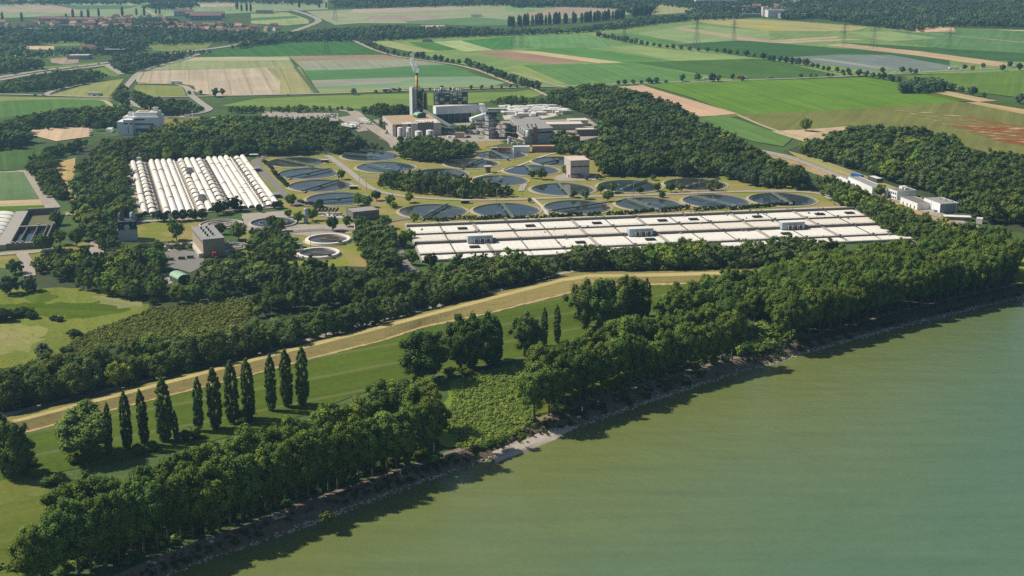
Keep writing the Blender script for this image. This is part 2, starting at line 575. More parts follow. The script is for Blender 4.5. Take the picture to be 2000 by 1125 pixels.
WATER_Z = -4.0
TOPBANK = [(150, 1165), (250, 1122), (330, 1088), (420, 1054), (500, 1025), (600, 985), (738, 937), (850, 900), (925, 872), (985, 848), (1062, 820), (1130, 797), (1200, 770), (1350, 728),
           (1445, 700), (1537, 673), (1625, 648), (1725, 619), (1825, 595), (1937, 569), (2010, 553), (2150, 530), (2500, 490), (3200, 430)]
WATERLINE = [(230, 1185), (310, 1128), (400, 1095), (499, 1061), (608, 1025), (695, 990), (778, 957), (851, 932), (926, 905), (1000, 887), (1040, 873), (1080, 854), (1115, 839), (1300, 774), (1425, 733),
             (1500, 712), (1557, 694), (1650, 669), (1750, 640), (1800, 629), (1850, 617), (1912, 600), (2000, 581), (2150, 556), (2500, 512), (3200, 446)]
top_w = smooth([G(*p) for p in TOPBANK], 2)
low_w = smooth([G(*p, WATER_Z) for p in WATERLINE], 2)
# the plain: one sheet from the top of the bank to the horizon
bt = [(top_w[0][0] - 400, top_w[0][1] - 330)] + top_w
gpts = bt + [(9000, bt[-1][1] + 2500), (9000, 9500), (-9000, 9500), (-9000, bt[0][1])]
sheet('ground', gpts, 0.0, CROP, color=(0.075, 0.115, 0.04), alpha=0.0, rowdir=0.3)
sheet('river', [(low_w[0][0] - 700, low_w[0][1] - 600)] + [(p[0] - 6, p[1] + 8) for p in low_w] + [(9000, low_w[-1][1] + 2300), (9000, -900), (-700, -900)], WATER_Z, RIVER)
# bank: earth slope with an irregular foot, riprap below it
def bank_mesh():
    A = resample(bt, 4.0)
    n = len(A)
    B0 = [(low_w[0][0] - 400, low_w[0][1] - 330)] + low_w
    def near(p):
        best = min(range(len(B0) - 1), key=lambda i: min(math.dist(p, B0[i]), math.dist(p, B0[i + 1])))
        a, b = Vector(B0[best]), Vector(B0[best + 1])
        t = max(0, min(1, (Vector(p) - a).dot(b - a) / max((b - a).length_squared, 1e-6)))
        return a + (b - a) * t
    V, F = [], []
    m = 7
    for i, p in enumerate(A):
        q = near(p)
        for j in range(m):
            t = j / (m - 2)
            x, y = p[0] + (q[0] - p[0]) * t, p[1] + (q[1] - p[1]) * t
            z = 0.0 if j == 0 else (0 + (WATER_Z + 0.05) * t ** 1.15)
            if 0 < j: z += RND.uniform(-0.28, 0.28)
            if 0 < j < m: x += RND.uniform(-.5, .5); y += RND.uniform(-.5, .5)
            V.append((x, y, z))
    for i in range(n - 1):
        for j in range(m - 1):
            a = i * m + j
            F.append((a, a + 1, a + m + 1, a + m))
    me = bpy.data.meshes.new('river_bank')
    me.from_pydata(V, [], F)
    me.update()
    o = link('river_bank', me, BANK)
    o['kind'] = 'structure'
    return o
bank_mesh()
def riprap():
    base = np.array([(0, 0, 1), (0, 0, -.6), (1, 0, 0), (-1, 0, 0), (0, 1, 0), (0, -1, 0)], float)
    fc = [(0, 2, 4), (0, 4, 3), (0, 3, 5), (0, 5, 2), (1, 4, 2), (1, 3, 4), (1, 5, 3), (1, 2, 5)]
    V, I = [], []
    k = 0
    line = resample(low_w, 0.55)
    for p in line:
        if p[1] > 1000: continue
        for _ in range(3):
            s = RND.uniform(.2, .75)
            off = RND.gauss(-0.9, 0.9)
            q = (p[0] + off * .641 + RND.uniform(-.4, .4), p[1] - off * .768 + RND.uniform(-.4, .4))
            z = WATER_Z + max(-0.05, -off * 0.36) + RND.uniform(-.05, .1)
            v = base * (s * np.array((RND.uniform(.7, 1.4), RND.uniform(.7, 1.4), RND.uniform(.5, .9)))) * (1 + NR.uniform(-.25, .25, (6, 1)))
            V.append(v + np.array((q[0], q[1], z)))
            I.append(np.array(fc) + k)
            k += 6
    V = np.concatenate(V); I = np.concatenate(I)
    o = link('bank_rubble', mesh_np('bank_rubble', V, [3] * len(I), I), STONE)
    o['kind'] = 'stuff'
riprap()
# pale gravel beach in the gap of the tree rows
def beach():
    up = [(962,884,-2.6),(985,874,-2.2),(1010,861,-2.0),(1040,845,-1.9),(1075,832,-2.1),(1098,829,-2.6),(1125,824,-3.3)]
    lo = [(968,905,-4.02),(990,895,-4.02),(1012,888,-4.02),(1046,875,-4.02),(1084,858,-4.02),(1108,845,-4.02),(1132,832,-4.02)]
    V, F = [], []
    n = 5
    for (a, b) in zip(up, lo):
        A, B = G3(*a), G3(*b)
        for j in range(n):
            p = A.lerp(B, j / (n - 1))
            V.append((p.x + RND.uniform(-.5, .5), p.y + RND.uniform(-.5, .5), p.z + (.45 if j < n - 1 else 0) + RND.uniform(-.05, .05)))
    for i in range(len(up) - 1):
        for j in range(n - 1):
            q = i * n + j
            F.append((q, q + 1, q + n + 1, q + n))
    me = bpy.data.meshes.new('shore')
    me.from_pydata(V, [], F)
    me.update()
    o = link('shore', me, plain('beach_gravel', (0.50, 0.43, 0.36), 0.95, 0.2, 0.5, (0.3, 0.25, 0.2), 0.5))
    o['kind'] = 'structure'
    o['label'] = 'pale gravel beach in the gap between the riverside tree rows'
beach()
strip('path', [(p[0] - 4, p[1] - 3) for p in TOPBANK[:-3]], 3.2, 0.03, plain('river_path', (0.23, 0.17, 0.125), 0.95, 0.25, 0.4, (0.14, 0.13, 0.06), 0.5))

# ---- fields: (colour in the photograph, tramlines, outline in photograph pixels)
FIELDS = [
 # far left, beyond and around the village
 ((140,165,132), .0, [(-300,9),(500,3),(640,0),(640,18),(500,24),(270,34),(120,31),(-300,46)]),
 ((172,163,143), .0, [(60,10),(118,10),(160,20),(152,26),(100,25),(55,22),(30,24),(-60,23),(-60,18)]),
 ((96,140,122), .0, [(100,9),(275,11.5),(245,17.5),(150,18.5)]),
 ((150,175,135), .0, [(140,7.5),(275,6),(268,10),(150,10.5)]),
 ((190,165,150), .0, [(387,8),(460,6),(455,12.5),(390,13.5)]),
 ((128,166,128), .0, [(270,17),(390,14),(465,12),(462,22),(380,24),(300,28),(250,31)]),
 ((125,148,98), .2, [(285,86),(415,84),(402,95),(345,101),(300,99)]),
 ((215,180,140), .0, [(48,90),(106,90),(105,97),(46,96)]),
 ((212,178,140), .0, [(198,91),(230,89),(229,95),(200,96)]),
 ((122,150,102), .2, [(56,80),(175,80),(178,89),(108,90)]),
 ((102,134,97), .0, [(25,105),(130,103),(132,113),(100,117),(60,114),(20,113)]),
 ((176,155,132), .0, [(98,114),(155,112),(153,123),(125,126),(100,122)]),
 ((125,150,85), .0, [(-20,150),(60,133),(195,121),(205,126),(60,142),(-20,158)]),
 ((115,150,85), .0, [(172,137),(208,130),(217,133),(238,146),(225,150),(198,143)]),
 ((150,160,97), .3, [(97,186),(130,177),(170,165),(226,156),(242,154),(228,171),(213,189),(150,190),(105,188)]),
 ((140,152,95), .1, [(-40,188),(80,190),(210,191),(222,196),(60,198),(-40,203)]),
 ((93,140,83), .1, [(-40,201),(30,196),(120,194),(200,196),(222,208),(234,215),(180,222),(100,224),(30,227),(-40,234)]),
 ((140,156,90), .2, [(265,166),(356,168),(363,187),(300,189),(276,186),(262,173)]),
 ((105,140,75), .0, [(235,194),(262,205),(249,217),(228,211)]),
 # centre left
 ((150,166,115), .2, [(330,123),(365,114),(562,110),(576,131),(500,133),(290,138)]),
 ((185,180,132), .1, [(365,112.5),(460,111),(563,111),(567,117),(450,119),(350,119.5)]),
 ((197,176,142), .5, [(270,139),(500,133),(576,131),(617,183),(500,187),(430,187.5),(385,182),(378,168),(348,163),(270,163),(264,150)]),
 ((168,165,108), .8, [(520,133),(585,131),(618,183),(545,185),(548,160)]),
 ((72,134,92), 1.0, [(375,109),(500,88),(560,82),(675,79.5),(748,107),(560,110)]),
 ((166,145,120), .0, [(562,110),(748,107),(802,116),(700,118),(577,120)]),
 ((152,162,132), .0, [(575,119),(700,118),(800,116),(872,126),(820,128),(720,135),(595,138)]),
 ((88,144,95), .0, [(592,138),(720,135),(820,128),(872,126),(902,134),(937,150),(800,152),(608,157)]),
 ((130,165,121), .0, [(608,157),(800,151),(937,149.5),(988,162),(962,168),(800,172),(620,177)]),
 ((158,160,135), .0, [(608,157.5),(760,152.5),(820,153),(760,163),(690,166),(615,170)]),
 ((150,165,100), .0, [(621,175),(800,171),(962,167),(996,169),(835,173),(740,178),(660,183),(625,183)]),
 ((122,155,84), .1, [(430,207),(500,193),(640,187),(800,183),(1000,180),(1036,176),(1062,184),(1040,191),(900,204),(700,213),(450,208)]),
 # top centre
 ((152,168,132), .0, [(598,22),(860,12),(1000,9),(1240,14),(1235,28),(1000,43),(860,46),(700,45.5),(655,49),(618,32)]),
 ((182,166,148), .0, [(690,18),(860,13),(925,16),(770,24),(680,25)]),
 ((166,155,142), .0, [(735,29),(860,30),(855,40),(705,41)]),
 ((104,150,115), .0, [(790,42),(930,33.5),(1000,39),(1003,50),(930,50.5),(800,46.5)]),
 ((196,165,140), .0, [(822,49),(868,49),(868,57.5),(828,57)]),
 ((176,155,140), .0, [(1020,26),(1100,16.5),(1232,20),(1160,25.5),(1040,32)]),
 ((130,166,125), .0, [(985,10),(1090,16),(1030,25),(990,23)]),
 ((156,171,126), .0, [(1262,4),(1372,14),(1340,25),(1262,30)]),
 ((176,166,130), .0, [(1266,26),(1330,20.5),(1362,22),(1270,29)]),
 ((152,172,122), .0, [(490,27),(560,24),(602,38),(604,46),(560,50),(490,46)]),
 ((96,145,110), .0, [(490,35),(578,31),(585,35.5),(490,41)]),
 # centre right: the plain between the track and the poplars
 ((126,160,102), .2, [(698,78),(800,76),(1000,67),(1130,62),(1345,40),(1480,36),(1700,52),(2060,60),(2060,140),(1700,147),(1460,158),(1100,172),(1003,165),(920,130),(805,103)]),
 ((86,142,90), .0, [(798,83),(850,82),(899,97),(842,100)]),
 ((165,186,122), .0, [(845,82),(900,79),(966,98),(907,101)]),
 ((80,145,95), .1, [(902,80),(990,72),(1022,75),(1002,97),(962,97.5)]),
 ((160,172,112), .0, [(712,82),(760,81),(860,102),(800,101)]),
 ((167,141,117), .0, [(924,101),(1000,97),(1170,119),(1085,126),(1005,118),(970,110)]),
 ((206,181,133), .0, [(985,99),(1052,101),(1218,122.5),(1168,123.5),(1105,115)]),
 ((92,152,92), .1, [(1018,97),(1130,92),(1305,118),(1217,122)]),
 ((108,160,105), .1, [(1000,68),(1130,67),(1245,90),(1190,93),(1002,96)]),
 ((142,172,106), .1, [(1178,92),(1242,90),(1470,115),(1322,120)]),
 ((84,131,86), .1, [(1216,122),(1322,119.5),(1470,115),(1505,117),(1640,148),(1462,158),(1402,151),(1242,123.5)]),
 ((100,151,91), .2, [(1018,128),(1242,123.5),(1402,155),(1292,166),(1106,169)]),
 ((140,166,96), .2, [(998,130),(1020,128),(1112,167),(1062,161),(1000,142)]),
 ((160,180,120), .0, [(1150,68),(1190,67),(1330,85),(1290,87),(1235,83)]),
 ((95,150,100), .0, [(1183,65),(1232,66),(1335,84.5),(1285,88)]),
 ((140,170,116), .1, [(1238,66),(1350,49),(1500,60),(1505,79),(1345,84.5)]),
 ((186,165,131), .0, [(1325,54),(1480,75),(1502,80),(1450,78.5),(1315,56)]),
 ((75,126,95), .1, [(1310,87.5),(1440,79.5),(1500,83),(1640,95),(1852,101),(1855,131),(1500,115.5),(1470,112.5)]),
 ((190,165,131), .0, [(1440,78),(1500,79.5),(1640,71),(1632,75.5),(1500,83.5)]),
 ((175,178,130), .0, [(1500,83.5),(1640,76),(1690,77.5),(1540,85.5)]),
 ((125,146,137), .1, [(1525,113),(1640,107),(1740,108),(1875,132.5),(1820,137),(1700,139.5),(1612,126)]),
 ((160,165,140), .0, [(1580,115),(1600,114.5),(1745,134),(1720,135)]),
 ((78,126,96), .0, [(1640,83),(1800,92),(1870,95),(2060,108),(2060,124),(1930,118.5),(1812,102.5),(1700,90)]),
 ((100,150,106), .1, [(1720,62),(1862,57),(2060,62),(2060,107),(1850,96),(1740,81)]),
 ((142,171,116), .0, [(1650,63),(1742,62),(1832,75),(1732,82)]),
 ((201,171,131), .0, [(1610,88.5),(1645,86),(1800,101),(1950,121),(1985,128.5),(1942,130.5),(1790,109),(1700,99)]),
 ((216,181,141), .0, [(1789,48.5),(1862,54),(1866,62),(1789,63)]),
 ((150,120,101), .0, [(1795,49.5),(1803,50),(1806,63),(1796,63)]),
 ((202,181,141), .0, [(1935,58.5),(2060,60),(2060,64)]),
 ((172,170,116), .0, [(1345,38),(1420,36.5),(1560,43),(1700,54),(1660,62),(1500,61),(1380,46)]),
 ((190,175,90), .0, [(1440,50.5),(1480,50),(1530,54),(1510,57)]),
 # right
 ((103,152,72), .3, [(1262,166),(1460,158),(1640,153.5),(1692,151.5),(1757,162),(1802,180),(1875,199),(1720,213),(1500,223),(1440,225),(1350,191)]),
 ((213,172,131), .1, [(1206,170),(1256,167),(1282,176),(1442,223),(1366,229),(1330,211),(1260,186)]),
 ((131,136,80), .4, [(1360,229),(1440,224),(1500,222.5),(1720,211.5),(1872,199.5),(2060,232),(2060,330),(1900,300),(1780,256),(1700,252),(1560,253),(1520,261),(1440,229)]),
 ((104,146,80), .2, [(1350,231),(1422,228),(1512,258),(1548,271),(1530,287),(1470,277),(1395,252)]),
 ((206,176,131), .0, [(1507,257.5),(1622,250.5),(1665,247),(1602,276),(1570,278)]),
 ((104,146,80), .3, [(1765,149),(2060,136),(2060,200),(1940,185),(1850,175),(1790,166)]),
 ((201,171,121), .0, [(1815,181),(1852,179),(1948,198),(1905,200)]),
 ((100,128,72), .0, [(1795,183),(1822,181),(1912,200.5),(1872,199)]),
 ((201,167,112), .0, [(1885,201),(1912,200.5),(2060,224),(2060,236)]),
 # left, beside the plant
 ((84,121,74), .4, [(-80,296),(66,294),(57,330),(48,333),(-80,338)]),
 ((110,140,91), 1.0, [(-80,339),(45,337),(77,390),(-80,397)]),
 ((203,176,121), .0, [(-80,397),(80,390.5),(84,402),(-80,408)]),
 ((100,135,60), .0, [(-80,408),(85,402),(92,415),(30,426),(-80,432)]),
 ((205,168,101), .0, [(97,322),(147,310),(149,388),(140,395),(124,352)]),
 ((216,181,136), .0, [(50,247),(166,244),(180,250),(176,268),(110,277),(53,263)]),
 # field between the dike and the river
 ((94,116,46), .8, [(-260,930),(-60,880),(60,842),(250,795),(462,740),(625,698),(825,641),(1000,602),(1175,559),(1330,556),(1460,545),(1460,590),(1330,640),(1080,690),(870,735),(700,770),(600,810),(350,880),(100,925),(-200,1000)]),
 ((118,126,50), .3, [(-260,1000),(0,930),(120,935),(60,1000),(30,1160),(-260,1300)]),
 # meadow at the left edge
 ((128,138,56), .0, [(-120,560),(60,566),(130,562),(200,570),(262,585),(300,600),(262,627),(195,645),(135,672),(110,712),(50,722),(-120,715)]),
 ((92,116,46), .0, [(-120,588),(80,596),(170,588),(250,592),(262,600),(225,616),(150,626),(60,612),(-120,606)]),
 ((150,150,74), .0, [(-120,640),(30,632),(90,640),(75,672),(50,692),(-120,700)]),
 ((160,150,84), .0, [(-120,650),(15,648),(52,658),(40,676),(-120,682)]),
 ((150,148,86), .0, [(195,577),(250,584),(285,594),(255,604),(200,592),(170,582)]),
 ((100,122,50), .0, [(60,565),(120,570),(110,590),(60,592),(40,580)]),
 ((104,112,48), .0, [(105,704),(150,658),(230,630),(300,602),(345,598),(440,586),(510,580),(500,615),(450,645),(330,657),(250,670),(150,702)]),
 ((132,150,62), .0, [(1955,480),(2060,468),(2060,566),(1985,560),(1975,520)]),
 ((172,162,98), .0, [(1538,296),(1600,312),(1700,348),(1765,374),(1742,374),(1640,341),(1560,311)]),
 # lit scrub in the gap between the riverside rows
 ((128,150,50), .0, [(880,745),(960,722),(1020,712),(1070,790),(1040,828),(960,862),(880,880),(850,860)]),
 ((110,122,46), .0, [(-60,1000),(400,900),(760,830),(830,880),(600,965),(300,1065),(120,1115),(-60,1160)]),
 ((110,122,46), .0, [(1020,800),(1290,700),(1500,640),(1560,660),(1430,692),(1200,755),(1060,812)]),
]
for i, (c, tr, px) in enumerate(FIELDS):
    w = [G(*p) for p in px]
    cx = sum(p[0] for p in w) / len(w); cy = sum(p[1] for p in w) / len(w)
    e = max(range(len(w)), key=lambda k: math.dist(w[k], w[(k + 1) % len(w)]) if cy < 9000 else 0)
    a = math.atan2(w[(e + 1) % len(w)][1] - w[e][1], w[(e + 1) % len(w)][0] - w[e][0])
    near = min(q[1] for q in px) > 465
    if near and tr < .5: w = ragged(smooth(w + w[:1], 1)[:-1], 4.0, 3.6 if max(q[0] for q in px) < 301 and min(q[1] for q in px) > 563 else 1.6, random.Random(i))
    sheet('field', w, (0.06 + 0.012 * (i - 76)) if near else 0.04 + 0.008 * i, CROP, color=alb(c, cx, cy), alpha=tr, rowdir=a)

# poppy field at the right edge: red drifts and pale streaks over the browning crop
def make_poppy():
    m, nt, out = nodes('poppies')
    tc = N(nt, 'ShaderNodeTexCoord').outputs['Object']
    a = noise(nt, mapping(nt, tc, (0.010, 0.022, 1)), 1.0, 7, 0.7)
    b = noise(nt, mapping(nt, tc, (0.03, 0.09, 1)), 1.0, 5, 0.75)
    sp = N(nt, 'ShaderNodeSeparateXYZ')
    nt.links.new(tc, sp.inputs[0])
    drift = math_node(nt, 'ADD', a, math_node(nt, 'MULTIPLY', sp.outputs[0], 0.0016))
    c = mixc(nt, ramp(nt, drift, 0.42, 0.68), alb((130, 134, 80), 800, 1400), alb((168, 82, 60), 800, 1400))
    c = mixc(nt, math_node(nt, 'MULTIPLY', ramp(nt, b, 0.53, 0.64), .85), c, alb((215, 200, 155), 800, 1400))
    d = N(nt, 'ShaderNodeBsdfDiffuse')
    nt.links.new(c, d.inputs['Color'])
    nt.links.new(d.outputs[0], out.inputs[0])
    return m
sheet('field', [G(*p) for p in [(1735, 214), (1800, 218), (1880, 228), (2060, 258), (2060, 296), (1960, 280), (1890, 258), (1820, 236)]], 0.72, make_poppy(), rowdir=-0.35)

# lawns of the plant
LAWNS = [((142,152,64), [(478,322),(505,304),(560,299),(640,297),(800,294),(950,288),(1010,286),(1115,292),(1185,296),(1185,345),(1440,343),(1500,350),(1590,372),(1625,395),(1640,407),(1400,418),(1100,430),(800,443),(770,470),(800,520),(780,530),(700,520),(560,520),(470,500),(470,440),(560,410)]),
         ((138,146,60), [(262,436),(395,430),(385,470),(290,472),(268,470)]),
         ((136,146,60), [(-30,500),(20,487),(110,482),(185,470),(190,425),(120,415),(150,410),(240,420),(240,470),(200,485),(115,520),(60,530),(-30,520)]),
         ((165,160,90), [(740,270),(800,262),(960,268),(985,280),(930,292),(800,292)]),
         ((125,135,62), [(240,245),(330,232),(430,228),(440,250),(400,262),(240,262)]),
         ((140,140,75), [(1600,375),(1640,400),(1790,480),(1740,480)]),
         ((200,165,110), [(1465,290),(1530,303),(1640,345),(1720,370),(1860,425),(1965,460),(1955,475),(1870,450),(1840,440),(1690,372),(1620,350),(1520,315)])]
for i, (c, px) in enumerate(LAWNS):
    w = [G(*p) for p in px]
    w = ragged(w, 4.0, 1.0, random.Random(i))
    sheet('lawn', w, 0.05 + 0.02 * i, LAWN, color=alb(c, *w[0]))
# forest floor under the woods
for i, px in enumerate([[(-200,850),(-200,690),(60,690),(250,640),(330,610),(200,580),(60,560),(60,500),(260,470),(330,480),(480,470),(560,500),(700,520),(860,535),(1000,505),(1130,490),(1640,480),(1640,500),(1560,525),(1140,532),(1000,566),(500,696)],
                        [(150,300),(200,270),(330,245),(440,228),(640,222),(690,240),(770,285),(760,296),(560,302),(470,308),(240,318),(255,425),(215,480),(170,470),(150,400)],
                        [(1120,210),(1165,165),(1230,178),(1290,192),(1365,235),(1470,288),(1620,370),(1560,372),(1440,343),(1180,343),(1150,300),(1110,290)],
                        [(1530,296),(1570,280),(1680,255),(1790,255),(1900,295),(2100,310),(2100,470),(1930,445),(1860,402),(1700,348),(1600,322)],
                        [(1600,362),(1700,392),(1850,450),(1900,480),(2000,470),(2000,570),(1600,660),(1510,672),(1440,640),(1330,590),(1330,560),(1560,520),(1640,500),(1700,480),(1780,475),(1640,405)]]):
    sheet('woodland_ground', [G(*p) for p in px], 0.02 + 0.002 * i, FLOOR)

# ---- roads and tracks (pixels, width in metres)
ROADS = [
 ('road', [(-200,185),(0,184),(100,187.5),(245,192),(330,190),(430,188),(620,184),(770,179),(900,174.5),(1000,171.5),(1110,169),(1240,163),(1460,157),(1640,150.5),(1740,145),(2060,128)], 8, ROADPALE),
 ('road', [(90,187),(93,183),(105,178),(130,172),(170,163.5)], 8, ROADPALE),
 ('road', [(-200,182),(0,152),(60,141),(130,133),(210,123),(290,111.5),(350,103),(460,90),(560,66),(607,50),(628,40),(600,28),(570,20)], 15, ROADPALE),
 ('road', [(-200,190),(0,157),(60,146),(130,137.5),(210,127.5),(290,115),(350,106.5)], 13, ROADPALE),
 ('road', [(208,128),(216,133),(228,140),(238,146)], 9, ROADPALE),
 ('road', [(390,106),(350,120),(300,131),(272,142),(262,152),(250,166),(240,178),(240,185),(249,197),(262,206),(285,213)], 9, ROADPALE),
 ('track', [(278,143),(268,156),(272,163),(350,165.5)], 5, TRACK),
 ('track', [(195,197),(207,198),(215,206),(232,212)], 6, TRACK),
 ('road', [(355,168),(367,172),(372,186),(385,196),(398,206),(412,214),(395,221),(375,224),(350,229)], 9, ROADPALE),
 ('track', [(310,229.5),(430,231)], 6, ROADPALE),
 ('track', [(50,247),(100,244),(240,238),(330,232)], 6, ROADPALE),
 ('track', [(690,79.5),(750,107),(835,119.5),(920,131.5),(1003,165)], 7, TRACK),
 ('track', [(270,164.5),(350,164),(385,181)], 4, TRACK),
 ('track', [(576,131),(618,183)], 6, plain('grass_verge', (0.09, 0.12, 0.045), 1, .3, .1)),
 ('track', [(1730,58),(1860,70),(2060,90)], 8, TRACK),
 ('track', [(1440,225),(1510,256),(1600,276)], 4, TRACK),
 ('track', [(1000,142),(1060,160),(1085,167),(1120,175)], 4, TRACK),
 ('track', [(1005,157),(1065,186),(1085,196)], 5, TRACK),
 ('track', [(320,36),(300,28),(287,21),(282,18)], 9, TRACK),
 # roads of the plant
 ('road', [(660,217),(690,217.5),(702,232),(735,255),(772,278),(778,290)], 14, YARD),
 ('road', [(735,235),(752,250),(762,262)], 7, YARD),
 ('road', [(640,300),(560,301),(515,306),(498,316),(512,335),(535,358),(558,386)], 7, ASPHALT),
 ('road', [(638,303),(668,325),(690,341),(712,362),(745,377),(800,386),(900,391.5),(1000,391),(1130,385),(1300,380),(1480,373),(1600,376),(1625,390)], 6, ROADPALE),
 ('road', [(690,345),(735,345.5)], 3, ROADPALE),
 ('road', [(756,440),(768,470),(782,505),(795,525),(815,535)], 8, ASPHALT),
 ('road', [(740,438),(770,430),(800,427)], 7, ASPHALT),
 ('road', [(470,470),(540,458),(610,449),(690,452),(740,442),(765,440)], 7, ASPHALT),
 ('road', [(560,386),(580,400),(620,404)], 6, ASPHALT),
 ('path', [(915,350),(1000,330),(1080,297),(1150,295)], 2.5, CONC_PALE),
 ('path', [(1018,374),(1020,366),(1026,360)], 5, CONC),
 ('path', [(1040,388),(1060,405),(1070,422)], 2.5, CONC_PALE),
 ('path', [(915,352),(880,362)], 2.5, CONC_PALE),
 ('road', [(128,419),(165,417),(184,422),(194,445),(190,478),(188,500)], 9, YARD),
 ('road', [(-60,505),(0,497),(55,494),(112,488)], 8, YARD),
 ('road', [(42,496),(52,510),(56,525),(58,540)], 7, YARD),
 ('road', [(48,331),(62,348),(80,375),(104,407)], 11, YARD),
 ('road', [(48,333.5),(30,336),(-60,339)], 6, YARD),
 ('path', [(268,434),(320,431),(395,428)], 6, ROADPALE),
 ('road', [(1462,292),(1530,304),(1600,327),(1650,349),(1720,375),(1860,432),(1965,466)], 12, YARD),
 ('road', [(1648,398),(1690,420),(1745,450),(1800,476)], 6, ROADPALE),
 ('path', [(1730,324),(1750,332),(1785,344)], 4, CONC_PALE),
 ('path', [(640,467),(690,474),(780,470)], 3, CONC),
]
for i, (n, px, w, m) in enumerate(ROADS):
    strip(n, px, w, 0.75 + 0.005 * i if px[0][1] < 270 else 0.3 + 0.006 * i, m)
# paved yards
YARDS = [([(976,209),(1040,204),(1100,204),(1115,220),(1062,232),(985,234)], CONC_PALE),
         ([(292,492),(340,486),(378,492),(400,505),(395,520),(372,533),(330,522)], ASPHALT),
         ([(300,538),(335,532),(350,545),(330,556)], YARD),
         ([(290,489),(345,475),(385,470),(392,480),(330,490)], CONC_PALE),
         ([(760,262),(900,258),(960,262),(985,275),(900,279),(800,282)], YARD),
         ([(880,240),(1150,232),(1190,262),(1100,284),(960,272)], YARD),
         ([(1082,347),(1105,338),(1175,345),(1170,353),(1090,354)], YARD),
         ([(472,418),(560,412),(600,440),(740,436),(742,452),(610,462),(480,450)], YARD),
         ([(215,435),(232,435),(236,472),(222,474)], YARD),
         ([(660,230),(690,225),(720,255),(700,258)], YARD),
         ([(162,249),(182,249),(178,268),(164,266)], CONC),
         ([(1555,312),(1640,340),(1655,352),(1600,338)], ROOFTAN),
         ([(512,218),(660,222),(662,236),(640,238),(512,228)], YARD)]
for i, (px, m) in enumerate(YARDS):
    sheet('paved_yard', ragged([G(*p) for p in px], 4.0, .5, random.Random(i)), 0.24 + 0.004 * i, m)

# ---- the dike
def yline(pts):
    xs, ys = zip(*pts)
    return lambda x: float(np.interp(x, xs, ys))
D_ROAD = yline([(-200,868),(0,817),(75,798),(225,762),(400,719),(500,693),(600,668),(675,647),(750,628),(810,613),(925,581),(1000,563),(1050,549),(1112,533),(1150,529),(1250,528.5),(1400,525),(1600,515)])
D_CREST = yline([(-200,876),(0,826),(250,763),(500,698),(750,634),(1000,568),(1100,543),(1150,535),(1300,533),(1400,530),(1600,520)])
D_FOOT = yline([(-200,908),(0,855),(62,839),(250,791),(337,769),(462,737),(625,694),(750,662),(825,637),(950,611),(1000,598),(1125,567),(1175,556),(1320,553),(1420,549),(1600,535)])
xs = list(range(-200, 1601, 8))
def ribbon(name, A, zA, B, zB, mat, color, jit=0.0):
    V, F = [], []
    for x in xs:
        V.append(G3(x, A(x) + RND.uniform(-jit, jit), zA))
        V.append(G3(x, B(x) + RND.uniform(-jit, jit), zB))
    for i in range(len(xs) - 1):
        F.append((2 * i, 2 * i + 1, 2 * i + 3, 2 * i + 2))
    me = bpy.data.meshes.new(name)
    me.from_pydata([tuple(v) for v in V], [], F)
    me.update()
    o = link(name, me, mat)
    if color is not None: o.color = (*color, 0)
    o['kind'] = 'structure'
DK = 3.2
def make_dikegrass():
    m, nt, out = nodes('dike_grass')
    oi = N(nt, 'ShaderNodeObjectInfo')
    p = N(nt, 'ShaderNodeNewGeometry').outputs['Position']
    f = math_node(nt, 'ADD', math_node(nt, 'MULTIPLY', noise(nt, mapping(nt, p, (0.02, 0.2, 1), -0.55), 1.0, 4, .6), 0.7), math_node(nt, 'MULTIPLY', noise(nt, p, 0.9, 3, .7), 0.8))
    c = scale_color(nt, oi.outputs['Color'], math_node(nt, 'ADD', f, 0.26))
    d = N(nt, 'ShaderNodeBsdfDiffuse')
    nt.links.new(c, d.inputs['Color'])
    nt.links.new(d.outputs[0], out.inputs[0])
    return m
DG = make_dikegrass()
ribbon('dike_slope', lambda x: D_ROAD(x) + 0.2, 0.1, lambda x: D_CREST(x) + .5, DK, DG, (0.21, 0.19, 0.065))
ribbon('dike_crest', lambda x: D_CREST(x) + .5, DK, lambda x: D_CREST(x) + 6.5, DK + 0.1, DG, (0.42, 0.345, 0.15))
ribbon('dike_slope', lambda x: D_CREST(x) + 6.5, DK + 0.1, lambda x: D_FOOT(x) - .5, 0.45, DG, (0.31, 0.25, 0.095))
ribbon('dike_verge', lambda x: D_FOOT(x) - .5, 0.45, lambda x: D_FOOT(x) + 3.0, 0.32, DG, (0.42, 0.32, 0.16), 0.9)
strip('dike_road', [(x, D_ROAD(x) - 2.5) for x in range(-200, 1601, 50)], 4.2, 0.35, ROADPALE, sm=1)

